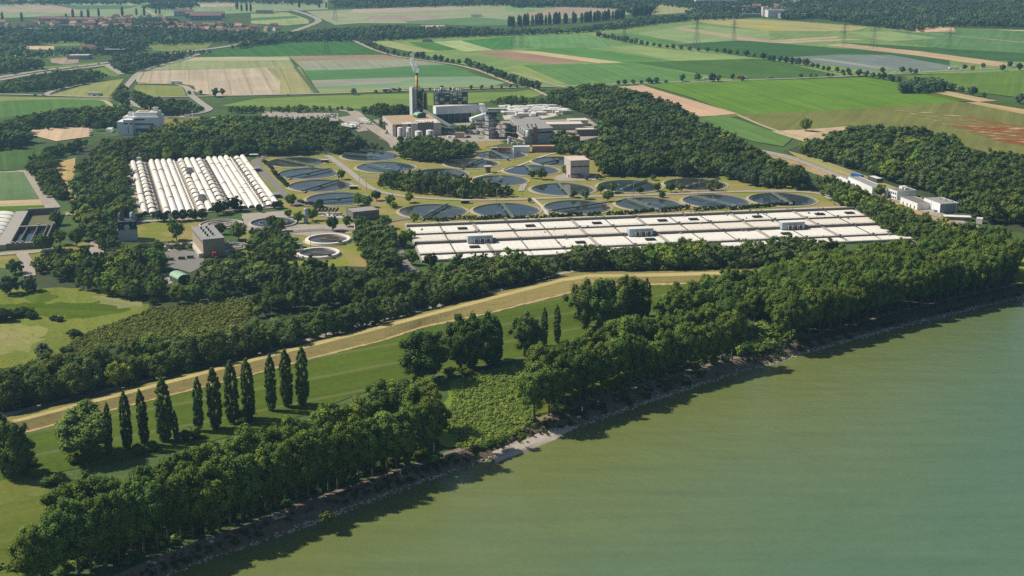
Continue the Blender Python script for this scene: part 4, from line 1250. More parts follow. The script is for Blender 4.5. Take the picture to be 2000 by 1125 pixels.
def merged(name, items, label):
    Vs, Qs, Ts, tn, co = [], [], [], [], []
    k = 0
    for it in items:
        (kind, x, y, h, zone, col) = it[:6]
        zb = it[6] if len(it) > 6 else 0.0
        dist = math.hypot(x, y)
        arrs = next(v for lim, v in LODS[kind] if dist < lim)
        V, Q, T, t = arrs[NR.randint(len(arrs))]
        s = h / HT[kind]
        a = NR.uniform(0, 6.28)
        ca, sa = math.cos(a), math.sin(a)
        w = s * NR.uniform(.95, 1.4)
        P = np.stack([(V[:, 0] * ca - V[:, 1] * sa) * w + x, (V[:, 0] * sa + V[:, 1] * ca) * w + y, V[:, 2] * s + zb], 1)
        Vs.append(P); Qs.append(Q + k); Ts.append(T + k); tn.append(t)
        co.append(np.tile(np.array((*treecol(kind, col, .25, x, y), 1.0)), (len(V), 1)))
        k += len(V)
    V = np.concatenate(Vs); Q = np.concatenate(Qs); T = np.concatenate(Ts)
    me = mesh_np(name, V, np.concatenate([np.full(len(Q), 4), np.full(len(T), 3)]), np.concatenate([Q.ravel(), T.ravel()]))
    at = me.attributes.new('tint', 'FLOAT', 'POINT')
    at.data.foreach_set('value', np.concatenate(tn).astype(np.float32))
    ac = me.attributes.new('col', 'FLOAT_COLOR', 'POINT')
    ac.data.foreach_set('color', np.concatenate(co).astype(np.float32).ravel())
    me.materials.append(LEAF_A)
    o = link(name, me)
    o['kind'] = 'stuff'
    o['label'] = label
    print(name, len(items), len(me.polygons))
LOT.sort(key=lambda t: t[2])
for kind, nm, lab in (('broadleaf_tree', 'woodland', 'dense green woodland around the plant and off to the horizon'), ('pine_tree', 'pine_woodland', 'dark conifers standing close together among the broadleaf wood')):
    items = [t for t in LOT if t[0] == kind]
    for (k, x, y, h, zone, col) in items[:300]:
        what = 'round green broadleaf tree in ' if k == 'broadleaf_tree' else 'pointed dark conifer in '
        plant(k, x, y, h, what + zone, what + zone, wide=RND.uniform(.9, 1.3))
    if len(items) > 300: merged(nm, items[300:], lab)

# ---- single trees and bushes of the plant and the fields: pixel of the foot, height in m
def group_trees(kind, spec, lab, grp, col=None):
    for i, (px, py, h) in enumerate(spec):
        x, y = G(px, py)
        plant(kind, x, y, h, lab, grp, col=col, wide=RND.uniform(.9, 1.1))
SINGLES = [
 ('park_tree', (667, 351), 8, 'round tree on the grass between two round tanks and the plant road'),
 ('park_tree', (568, 402), 9, 'round tree beside the corner of the vaulted basins'),
 ('park_tree', (650, 452), 10, 'big round tree on the lawn above the small white-rimmed tanks'),
 ('park_tree', (678, 443), 8, 'dark tree beside the round tree left of the grey pump house'),
 ('park_tree', (810, 437), 8, 'bright green tree at the left corner of the long white basin'),
 ('park_tree', (735, 392), 8, 'dark upright tree right of the tree clump by the fourth round tank'),
 ('park_tree', (762, 404), 9, 'dark upright tree beside the road fork left of the dark clump'),
 ('park_tree', (700, 402), 10, 'first tree of the clump hiding the end of the fourth round tank'),
 ('park_tree', (716, 405), 9, 'second tree of the clump hiding the end of the fourth round tank'),
 ('park_tree', (1573, 257), 14, 'lone round tree on the tan field corner at the right'),
 ('park_tree', (1058, 351), 10, 'round tree standing before the round tank left of the pink building'),
 ('park_tree', (1040, 349), 7, 'small tree left of the round tree before the pink building'),
 ('park_tree', (1034, 396), 4, 'small bushy tree on the grass fork between two tank rows'),
 ('park_tree', (1143, 389), 8, 'round tree at the front right rim of the tank below the pink building'),
 ('park_tree', (1120, 386), 6, 'small tree at the front rim of the tank below the pink building'),
 ('park_tree', (1187, 394), 9, 'dark round tree between two tanks of the middle row'),
 ('park_tree', (1173, 378), 7, 'bushy tree left of the dark round tree between two tanks'),
 ('park_tree', (1196, 377), 8, 'tree overlapping the bridge end of the second tank of the middle row'),
 ('park_tree', (1250, 379), 6, 'bush-like tree at the front rim of the second tank of the middle row'),
 ('park_tree', (1283, 374), 7, 'tree between the second and third tanks of the middle row'),
 ('park_tree', (1310, 376), 8, 'first tree at the front rim of the third tank of the middle row'),
 ('park_tree', (1330, 375), 7, 'second tree at the front rim of the third tank of the middle row'),
 ('park_tree', (1385, 373), 7, 'third tree at the front rim of the third tank of the middle row'),
 ('park_tree', (1403, 373), 7, 'fourth tree at the front rim of the third tank of the middle row'),
 ('park_tree', (1104, 341), 8, 'dark tree against the left wall of the pink building'),
 ('park_tree', (345, 470), 12, 'tall dark tree left of the brown building on the lawn edge'),
 ('park_tree', (338, 447), 7, 'round dark tree on the lawn left of the brown building'),
 ('park_tree', (466, 470), 13, 'bright round tree behind the brown building'),
 ('park_tree', (430, 458), 8, 'dark tree in front of the dry round pit behind the brown building'),
 ('park_tree', (83, 490), 11, 'round tree on the short grass in front of the open basin'),
 ('park_tree', (118, 479), 10, 'first round tree right of the open basin'),
 ('park_tree', (150, 482), 11, 'second round tree right of the open basin'),
 ('park_tree', (160, 470), 10, 'third round tree right of the open basin'),
 ('park_tree', (108, 440), 10, 'round tree at the far right corner of the open basin'),
 ('park_tree', (155, 442), 9, 'round tree inside the bend of the paved road'),
 ('park_tree', (155, 420), 8, 'tree beside the upper end of the bent paved road'),
 ('park_tree', (842, 527), 10, 'bright tree in front of the long white basin beside the plant road'),
 ('park_tree', (804, 518), 9, 'grey green tree at the lower left corner of the long white basin'),
 ('park_tree', (790, 482), 10, 'dark tree at the left end of the long white basin'),
 ('park_tree', (800, 470), 8, 'dark tree touching the upper left end of the long white basin'),
 ('park_tree', (94, 255), 6, 'left one of three small trees on the dry car park'),
 ('park_tree', (109, 251), 5, 'middle one of three small trees on the dry car park'),
 ('park_tree', (144, 250), 5, 'right one of three small trees on the dry car park'),
 ('park_tree', (362, 250), 7, 'round tree right of the low annex of the white laboratory'),
 ('park_tree', (343, 240), 5, 'small tree behind the low annex of the white laboratory'),
 ('park_tree', (300, 262), 10, 'dark tree in front of the white laboratory'),
 ('park_tree', (190, 256), 9, 'tree left of the white laboratory beside the shed'),
 ('park_tree', (218, 247), 6, 'small tree near the left wall of the white laboratory'),
 ('park_tree', (1720, 386), 10, 'dark round tree between the long white shed and the two-storey white building'),
 ('park_tree', (855, 285), 9, 'dark tree before the storage tanks of the incineration plant'),
 ('park_tree', (890, 290), 8, 'dark tree right of the path before the storage tanks'),
 ('park_tree', (782, 282), 8, 'tree hiding the foot of the tall white tanks'),
 ('park_tree', (904, 262), 9, 'dark tree under the elevated white hall'),
 ('park_tree', (1080, 275), 7, 'light green tree right of the pinkish filter building'),
 ('park_tree', (531, 446), 9, 'tree in front of the open round basin with the frame bridge, left'),
 ('park_tree', (548, 452), 9, 'tree in front of the open round basin with the frame bridge, right'),
 ('park_tree', (582, 436), 8, 'tree close on the left of the grey upright silo'),
 ('park_tree', (610, 431), 9, 'dark tree close on the right of the grey upright silo'),
 ('park_tree', (563, 425), 6, 'small dark tree behind the open round basin'),
 ('park_tree', (616, 412), 5, 'small tree behind the screw pumps, left one'),
 ('park_tree', (627, 411), 5, 'small tree behind the screw pumps, right one'),
 ('park_tree', (770, 408), 5, 'small tree between the road fork and the first front tank'),
 ('park_tree', (752, 447), 10, 'dark tree hugging the right end of the grey pump house'),
 ('park_tree', (706, 448), 9, 'tree covering the front wall of the grey pump house'),
 ('park_tree', (500, 470), 9, 'tree at the lower edge of the paved works yard'),
 ('park_tree', (800, 396), 8, 'dark tree under the left end of the dark clump'),
 ('willow_tree', (85, 703), 8, 'grey green willow on the meadow beside the dike belt'),
 ('willow_tree', (20, 575), 11, 'big grey green willow at the left edge above the meadow'),
 ('willow_tree', (58, 570), 9, 'grey green willow right of the big one above the meadow'),
 ('willow_tree', (30, 535), 9, 'willow left of the paved road end at the left edge'),
 ('willow_tree', (1265, 352), 0, ''), 
]
for kind, (px, py), h, lab in SINGLES:
    if not h: continue
    x, y = G(px, py)
    plant(kind, x, y, h, lab)
# pale willows at the wood edge behind the round tanks
for i, (px, py, h) in enumerate([(1232, 344, 13), (1265, 342, 14), (1335, 345, 15), (1425, 350, 14), (1450, 356, 13), (1470, 362, 14), (1500, 366, 13)]):
    x, y = G(px, py)
    plant('willow_tree', x, y, h, 'pale rounded willow at the wood edge behind the tanks, %s from the left' % ORD[i], 'pale willows at the wood edge')
for i, (px, py, h) in enumerate([(1146, 352, 4), (1167, 351, 4.5), (1276, 352, 5), (1293, 386, 5)]):
    x, y = G(px, py)
    plant('willow_tree', x, y, h, ['pale round bush right of the pink building, nearer one', 'pale round bush right of the pink building, farther one', 'pale round bush at the back rim between two tanks', 'pale round bush between front and middle tank rows'][i], name='round_bush')
# trees along tracks and roads in the far fields
def tree_row(px, spacing, h, lab, kind='hedgerow_tree', col=FARCOL, prob=1.0, jit=3):
    p = resample([G(*q) for q in px], spacing)
    for (x, y) in p:
        if RND.random() > prob: continue
        plant(kind, x + RND.uniform(-jit, jit), y + RND.uniform(-jit, jit), RND.uniform(*h), lab, lab, col=col, wide=RND.uniform(.85, 1.2))
tree_row([(705, 84), (748, 103)], 14, (8, 13), 'round tree of the hedge right of the green striped field')
tree_row([(760, 107), (835, 118), (912, 128)], 15, (7, 13), 'round tree of the hedge above the steam plume', prob=.85)
tree_row([(918, 130), (960, 146), (1003, 163), (1050, 176)], 12, (9, 13), 'round tree of the hedge running down to the plant wood')
tree_row([(1167, 72), (1200, 79), (1240, 87)], 13, (8, 13), 'round tree of the short hedge in the middle of the plain')
tree_row([(1250, 89), (1330, 98), (1400, 104), (1472, 112)], 17, (7, 11), 'round tree of the dotted row across the plain')
tree_row([(1492, 117), (1560, 128), (1620, 140), (1655, 147), (1680, 150)], 16, (7, 13), 'round tree of the dotted row nearing the country road')
tree_row([(1690, 152), (1720, 155), (1755, 162)], 11, (8, 12), 'round tree of the hedge before the dark copse')
tree_row([(1858, 178), (1900, 188), (1945, 198), (1990, 203)], 22, (8, 13), 'round tree of the row right of the dark copse', prob=.8)
tree_row([(1565, 152), (1690, 147)], 13, (4, 7), 'low bush along the country road on the right')
tree_row([(1205, 166), (1300, 163)], 10, (4, 8), 'low bush along the country road on the middle plain')
tree_row([(735, 182), (800, 180), (905, 176), (1010, 172)], 12, (4, 7), 'low bush along the country road behind the plant')
for i, (px, py, h) in enumerate([(691, 186, 9), (570, 20, 0), (435, 186, 9), (420, 190, 12), (392, 185, 6), (370, 186, 6), (1332, 160, 11), (1362, 158, 11), (1391, 160, 12), (1403, 160, 10), (1266, 163, 9), (1282, 162, 8), (1430, 156, 9), (1450, 159, 7), (1723, 143, 9), (1762, 143, 10), (1778, 144, 9), (1788, 145, 8), (1884, 136, 8), (1920, 133, 8), (1958, 139, 10), (1972, 132, 10), (1990, 138, 12)]):
    if h:
        x, y = G(px, py)
        plant('hedgerow_tree', x, y, h, 'single round tree beside the country road', 'single trees beside the country road', col=FARCOL)
# distant columnar poplars
def lomb_row(px, spacing, h, lab, prob=1):
    for (x, y) in resample([G(*q) for q in px], spacing):
        if RND.random() > prob: continue
        plant('lombardy_poplar', x + RND.uniform(-4, 4), y + RND.uniform(-4, 4), RND.uniform(*h), lab, lab, col=FARCOL, wide=RND.uniform(1.1, 1.6))
lomb_row([(995, 52), (1060, 48), (1140, 44), (1230, 35)], 8, (20, 27), 'distant columnar poplar of the long row at the top centre', .85)
lomb_row([(1235, 33), (1250, 32), (1270, 30)], 8, (22, 28), 'tall distant poplar at the right end of the long poplar row')
lomb_row([(565, 15), (640, 15), (720, 15), (850, 12), (1000, 10)], 24, (13, 26), 'distant columnar poplar on the skyline hedge at the top', .7)
for px, py, h in [(43, 42, 16), (143, 36, 17), (160, 37, 15), (173, 36, 17), (193, 32, 15), (239, 31, 17), (267, 31, 14), (282, 31, 15), (305, 28, 13), (312, 28, 14), (373, 25, 12), (5, 42, 16), (463, 18, 20), (472, 22, 14), (482, 22, 16), (490, 22, 15), (130, 45, 16)]:
    x, y = G(px, py)
    plant('lombardy_poplar', x, y, h * 1.35, 'dark columnar poplar among the village houses', 'columnar poplars of the village', col=FARCOL, wide=1.3)
# hedges along the front of the round tanks (clipped, low): bushes set close together
def hedge(px, lab, h=3.2, spacing=2.1):
    p = resample([G(*q) for q in px], spacing)
    rs = np.random.RandomState(int(px[0][0]))
    cl = []
    c0 = p[len(p) // 2]
    for (x, y) in p:
        for _ in range(4):
            cl.append((x - c0[0] + rs.uniform(-1.3, 1.3), y - c0[1] + rs.uniform(-1.2, 1.2), rs.uniform(.4, h - .8), rs.uniform(.8, 1.25)))
    o = link('hedge', leaf_mesh('hedge', crown_arrays(rs, cl, .6, 26, .8, .4, .9)))
    o.location = (c0[0], c0[1], 0)
    o.color = (*treecol('shrub', (0.07, 0.105, 0.03)), 1)
    tag(o, lab, 'hedge', 'clipped hedges along the tank rims')
hedge([(834, 429), (862, 432), (898, 428)], 'clipped hedge at the front rim of the first front tank, longest on the left')
hedge([(909, 428), (940, 429), (976, 426)], 'clipped hedge before the left half of the second front tank')
hedge([(982, 427), (992, 426)], 'short clipped hedge at the bridge foot of the second front tank')
hedge([(1006, 427), (1040, 427), (1066, 425)], 'clipped hedge from the second front tank to the third')
hedge([(1076, 424), (1105, 423), (1134, 421)], 'clipped hedge before the third front tank')
hedge([(1150, 422), (1170, 420)], 'short bushy hedge right of the third front tank', 4)
hedge([(1187, 420), (1230, 418), (1275, 413)], 'clipped hedge before the fourth front tank')
hedge([(1292, 414), (1320, 411), (1344, 408)], 'clipped hedge between fourth and fifth front tanks', 4)
hedge([(1358, 412), (1385, 410), (1412, 407)], 'clipped hedge before the fifth front tank')
hedge([(1428, 410), (1460, 407), (1500, 404), (1550, 400)], 'clipped hedge before the last front tank')
hedge([(516, 318), (532, 331)], 'dark hedge beside the first round tank at the left road', 3.5)
hedge([(534, 339), (552, 356), (562, 366)], 'dark hedge beside the left road next to the second tank', 3.5)
hedge([(584, 395), (600, 400), (625, 403)], 'low hedge in front of the fourth round tank')
# trees in front of the vaulted basins
for i, (px, py, h) in enumerate([(310, 433, 8), (322, 434, 7), (345, 433, 8), (360, 432, 8), (378, 431, 8), (395, 430, 8), (425, 420, 10), (437, 416, 9), (457, 413, 11), (470, 414, 5), (275, 427, 4), (505, 414, 4), (538, 408, 6), (547, 407, 6), (625, 405, 6), (510, 415, 4)]):
    x, y = G(px, py)
    plant('park_tree', x, y, h, 'dark round tree of the row before the vaulted basins', 'dark trees before the vaulted basins', col=(0.06, 0.09, 0.028))
# low scrub: between meadow and dike belt, and in the lit gap by the river
def scrub(name, poly, spacing, hr, col, lab, rad=9.0, given=None):
    it = given or []
    for (x, y, h) in ([] if given else scatter(poly, spacing, hr, seed=77, both=False)):
        it.append(('pine_tree', x, y, h, '', col))
    sv = []
    for i in range(4):
        rs = np.random.RandomState(50 + i)
        sv.append(crown_arrays(rs, clumps_round(rs, 9, rad, 1.0, 12.5, 4.2, .4), 3.2, 18, .7, .7, .8))
    old = LODS['pine_tree']
    LODS['pine_tree'] = [(9e9, sv)]
    merged(name, it, lab)
    LODS['pine_tree'] = old
scrub('scrub', [(105,704),(150,658),(230,630),(300,602),(345,598),(440,586),(510,580),(500,615),(450,645),(330,657),(250,670),(150,702)], 1.8, (.5, 1.7), (0.25, 0.265, 0.065), 'low rough scrub between the meadow and the dike belt')
scrub('undergrowth', [(885,760),(930,728),(1000,722),(1040,760),(1050,815),(1010,850),(960,868),(900,880),(870,830)], 1.5, (.5, 1.5), (0.27, 0.33, 0.07), 'bright green undergrowth in the gap of the riverside rows')
scrub('undergrowth', [(1440,672),(1480,640),(1530,630),(1560,660),(1500,685),(1440,700)], 2.6, (1.5, 4), (0.22, 0.28, 0.06), 'bright green undergrowth left of the big grove')
scrub('undergrowth', [(-20,1120),(300,1030),(520,965),(700,905),(830,862),(840,880),(700,932),(520,1000),(300,1075),(100,1125)], 3.2, (.8, 2.4), (0.22, 0.28, 0.06), 'bright undergrowth behind the lower riverside row')
scrub('undergrowth', [(1030,828),(1180,760),(1300,715),(1430,680),(1440,692),(1310,732),(1190,772),(1060,820)], 3.2, (.8, 2.2), (0.25, 0.31, 0.065), 'bright undergrowth behind the middle riverside row')
scrub('meadow_tufts', [(-20,575),(60,566),(200,572),(290,600),(190,645),(120,700),(40,715),(-20,705)], 3.0, (.15, .42), (0.27, 0.295, 0.085), 'rough grass tufts over the meadow at the left edge', 14.0)
def bank_weeds():
    rs = random.Random(23)
    it = []
    A = resample(top_w, 1.1)
    for p in A:
        if p[1] > 900: continue
        q = min(low_w, key=lambda w: (w[0] - p[0] - 6) ** 2 + (w[1] - p[1] + 7) ** 2)
        for _ in range(3):
            t = rs.uniform(.06, .78)
            if math.sin(p[0] * .11) + math.sin(p[1] * .07 + 1) + rs.uniform(-1, 1) < -.7: continue
            x, y = p[0] + (q[0] - p[0]) * t + rs.uniform(-1, 1), p[1] + (q[1] - p[1]) * t + rs.uniform(-1, 1)
            it.append(('pine_tree', x, y, rs.uniform(.35, 1.3), '', (0.085, 0.105, 0.028), WATER_Z * t ** 1.15 - .1))  # weeds coloured dark to deepen the shade on the slope
    scrub('bank_weeds', None, 0, None, None, 'weeds and low bushes on the river bank slope, coloured dark for its shade', 10.0, it)
bank_weeds()
# bank bushes and bushes of the flood plain
BUSH = [(725, 768, 4), (745, 762, 4.5), (762, 760, 4), (790, 757, 4), (880, 735, 4), (912, 735, 4.5), (1455, 690, 5), (1475, 685, 4), (1560, 665, 5), (1020, 860, 3), (850, 905, 4), (975, 870, 3.5), (960, 876, 3.5), (945, 882, 3.5), (985, 866, 3), (930, 888, 3), (60, 910, 4), (110, 945, 5), (90, 950, 4), (380, 855, 5), (360, 862, 4), (270, 888, 4), (300, 880, 4), (480, 822, 5), (470, 832, 4), (145, 905, 4), (820, 900, 4), (560, 990, 3), (640, 1020, 3.5), (250, 1105, 3), (1320, 748, 3), (1250, 770, 3)]
rs = random.Random(5)
for row in (ROW_LOW[2:], ROW_MID):
    for (px, py) in row:
        if rs.random() < .75: BUSH.append((px + rs.uniform(-10, 10), py + rs.uniform(-16, 2), rs.uniform(1.6, 4)))
for i, (px, py, h) in enumerate(BUSH):
    x, y = G(px, py)
    plant('shrub', x, y, h, 'rounded green bush on the flood plain near the river', 'bushes of the flood plain', wide=1.3)
for i, (px, py, h) in enumerate([(62, 622, 4), (30, 620, 5), (45, 618, 5), (8, 628, 6), (-10, 625, 6), (115, 628, 3), (105, 626, 2.5), (145, 660, 4), (155, 658, 3), (130, 690, 4), (300, 595, 3), (255, 588, 2)]):
    x, y = G(px, py)
    plant('shrub', x, y, h, 'dark bush standing on the meadow at the left edge', 'bushes on the left meadow', wide=1.5, col=(0.065, 0.09, 0.028))
print('trees', NTREE[0])

# ================================================================ the plant
def ang(p, q):
    return math.atan2(q[1] - p[1], q[0] - p[0])
def frame(p_px, q_px, z=0):
    """origin at the ground under p, x axis towards q"""
    a, b = G(*p_px, z), G(*q_px, z)
    return (a[0], a[1], 0), ang(a, b), math.dist(a, b)
def windows(parent, face, a0, a1, z0, z1, n, fixed, mat=GLASS, name='window', gap=.35, rows=1):
    """n window panes set 4 cm proud of a wall; face: 'x-','x+','y-','y+'; fixed = that wall's coordinate"""
    for r in range(rows):
        zz0 = z0 + (z1 - z0) * r / rows
        zz1 = z0 + (z1 - z0) * (r + 1 - gap * (rows > 1)) / rows
        for i in range(n):
            u0 = a0 + (a1 - a0) * (i + gap / 2) / n
            u1 = a0 + (a1 - a0) * (i + 1 - gap / 2) / n
            mb = MB()
            s = .04
            if face[0] == 'y':
                y0, y1 = (fixed - s, fixed + .002) if face[1] == '-' else (fixed - .002, fixed + s)
                mb.box(u0, u1, y0, y1, zz0, zz1)
            else:
                x0, x1 = (fixed - s, fixed + .002) if face[1] == '-' else (fixed - .002, fixed + s)
                mb.box(x0, x1, u0, u1, zz0, zz1)
            mb.build(name, mat, parent)
def flat_building(name, label, loc, rot, w, d, h, wall, roof, group=None, parapet=.5, z0=0.0, cat='building'):
    t = thing(name, label, cat, loc, rot, group)
    MB().box(0, w, 0, d, z0 - .3, h).build('wall', wall, t)
    mb = MB()
    mb.box(.25, w - .25, .25, d - .25, h + .003, h + .08)
    mb.build('roof', roof, t)
    p = MB()
    p.box(-.06, w + .06, -.06, .25, h + .003, h + parapet).box(-.06, w + .06, d - .25, d + .06, h + .003, h + parapet)
    p.box(-.06, .25, .25, d - .25, h + .003, h + parapet).box(w - .25, w + .06, .25, d - .25, h + .003, h + parapet)
    p.build('parapet', wall, t)
    return t

# ---- clarifiers
def clarifier(spec):
    px, py, w, b0, b1, lab = spec
    x, y = G(px, py)
    R = w / ppm(py) / 2
    t = thing('clarifier_tank', lab, 'tank', (x, y, 0), 0, 'round clarifier tanks of the plant')
    MB().lathe([(R + .45, -.2), (R + .45, .95), (R, .95), (R, -.6)], 72).build('rim', CONC, t)
    MB().lathe([(R + 2.7, .34), (R + .46, .55)], 72).build('apron', GRAVEL, t)
    wm = RND.choice(TANKWATERS)
    MB().disc(R - .02, .42, 72).build('water', wm, t)
    if RND.random() < .6:
        fm = MB()
        for _ in range(RND.randint(2, 4)):
            an, rr, L = RND.uniform(0, 6.28), RND.uniform(.2, .75) * R, RND.uniform(2, 6)
            cx, cy, a2 = rr * math.cos(an), rr * math.sin(an), RND.uniform(-.3, .3)
            for q in range(5):
                f0 = q / 5
                fm.box(cx + L * f0 * math.cos(a2), cx + L * (f0 + .17) * math.cos(a2), cy + L * f0 * math.sin(a2) - .12 + RND.uniform(-.15, .15), cy + L * f0 * math.sin(a2) + .2, .42, .45)
        fm.build('foam_streak', FOAM, t)
    MB().lathe([(R - 1.5, .3), (R - 1.5, .62), (R - 1.8, .62), (R - 1.8, .3)], 72).build('overflow_channel', CONC_DARK, t)
    MB().lathe([(1.9, .2), (1.9, 1.3), (1.5, 1.6), (.2, 1.6)], 20).build('centre_pier', CONC_DARK, t)
    if b0 != (0, 0):
        p = Vector(G(*b0, 1.4)) - Vector((x, y)); q = Vector(G(*b1, 1.4)) - Vector((x, y))
        d = (q - p).normalized()
        n = Vector((-d.y, d.x))
        P = lambda v, z: (v.x, v.y, z)
        br = MB().bar(P(p, 1.5), P(q, 1.5), 1.35, .22)
        for s in (-1, 1):
            br.bar(P(p + n * .62 * s, 1.9), P(q + n * .62 * s, 1.9), .18, .6)
        bo = br.build('bridge', GREENBR, t)
        rl = MB()
        L = (q - p).length
        for s in (-1, 1):
            rl.bar(P(p + n * .9 * s, 2.95), P(q + n * .9 * s, 2.95), .09)
            for k in range(int(L / 3) + 1):
                c = p + d * min(L, k * 3.0) + n * .9 * s
                rl.bar(P(c, 2.35), P(c, 2.95), .08)
        rl.build('railing', STEEL_P, bo)
        c = q - d * 1.2
        MB().box(-1.1, 1.1, -1.1, 1.1, 1.62, 2.6).build('drive_unit', STEEL_P, bo, loc=(c.x, c.y, 0))
    return t
for s in TANKS:
    clarifier(s)
def white_tank(px, py, w, lab):
    x, y = G(px, py)
    R = w / ppm(py) / 2
    t = thing('thickener_tank', lab, 'tank', (x, y, 0), 0, 'small white rimmed round tanks')
    MB().lathe([(R, -.2), (R, 1.8), (R - .2, 2.0), (R - 1.9, 2.0), (R - 2.1, .4)], 64).build('rim', WHITEC, t)
    MB().lathe([(R + 1.6, .34), (R, .4)], 64).build('apron', GRAVEL, t)
    MB().disc(R - 2.05, 1.0, 64).build('water', TANKBROWN, t)
    MB().bar((-R * .35, R * .1, 1.3), (R * .5, -R * .2, 1.3), 1.0, .3).bar((-R * .3, -R * .15, 1.2), (R * .25, -R * .3, 1.2), .5, .2).build('scraper_arm', CONC_DARK, t)
    MB().box(-1.2, 1.2, -.9, .9, 2.0, 3.2).build('drive_unit', STEEL_D, t, loc=(R * .62, -R * .7, 0))
white_tank(641, 471, 88, 'brown watered tank with wide white rim, upper of two')
white_tank(622, 498, 84, 'dark watered tank with wide white rim, lower of two')
def dry_pit(px, py, w, lab, dry):
    x, y = G(px, py)
    R = w / ppm(py) / 2
    t = thing('round_basin', lab, 'basin', (x, y, 0))
    MB().lathe([(R, -.2), (R, 1.3), (R - .8, 1.3), (R - .8, -.1)], 56).build('rim', CONC_PALE, t)
    MB().disc(R - .79, .4, 56).build('floor', YARD if dry else TANKWATER, t)
    mb = MB()
    mb.bar((-R * .6, 0, 1.5), (R * .8, .4, 1.5), 1.2, .3)
    for k in range(4):
        mb.bar((-R * .4 + k * R * .35, 0, .4), (-R * .4 + k * R * .35, 0, 3.2), .25)
    mb.bar((-R * .5, 0, 3.2), (R * .75, .3, 3.2), .2)
    mb.build('bridge', STEEL, t)
    MB().lathe([(R * .62, .38), (R * .62, 1.0), (R * .57, 1.0), (R * .57, .38)], 40).build('inner_ring', CONC_DARK, t)
dry_pit(534, 437, 92, 'open round basin with steel frame bridge behind the round trees', False)
dry_pit(432, 440, 84, 'dry round pit with pale rim behind the brown building', True)
dry_pit(455, 484, 60, 'round construction pit with scattered pipes right of the brown building', True)

# ---- the long covered basin
def cover_mat(name, col, amt):
    m = plain(name, col, 0.65, 0.08, 0.12, (0.52, 0.44, 0.33), amt)
    nt = m.node_tree
    b = next(n for n in nt.nodes if n.type == 'BSDF_PRINCIPLED')
    src = b.inputs['Base Color'].links[0].from_socket
    sep = N(nt, 'ShaderNodeSeparateXYZ')
    nt.links.new(N(nt, 'ShaderNodeTexCoord').outputs['Object'], sep.inputs[0])
    ln = math_node(nt, 'LESS_THAN', math_node(nt, 'PINGPONG', sep.outputs[0], 2.2), 0.1)
    nt.links.new(mixc(nt, math_node(nt, 'MULTIPLY', ln, .6), src, (0.42, 0.38, 0.32)), b.inputs['Base Color'])
    return m
COVERM = cover_mat('seamed_cover', (0.80, 0.755, 0.67), 0.45)
COVER_DUST = cover_mat('dusty_seamed_cover', (0.74, 0.67, 0.57), 0.7)
BEAM = plain('beam_grey', (0.135, 0.125, 0.11), .85, .25, .4)
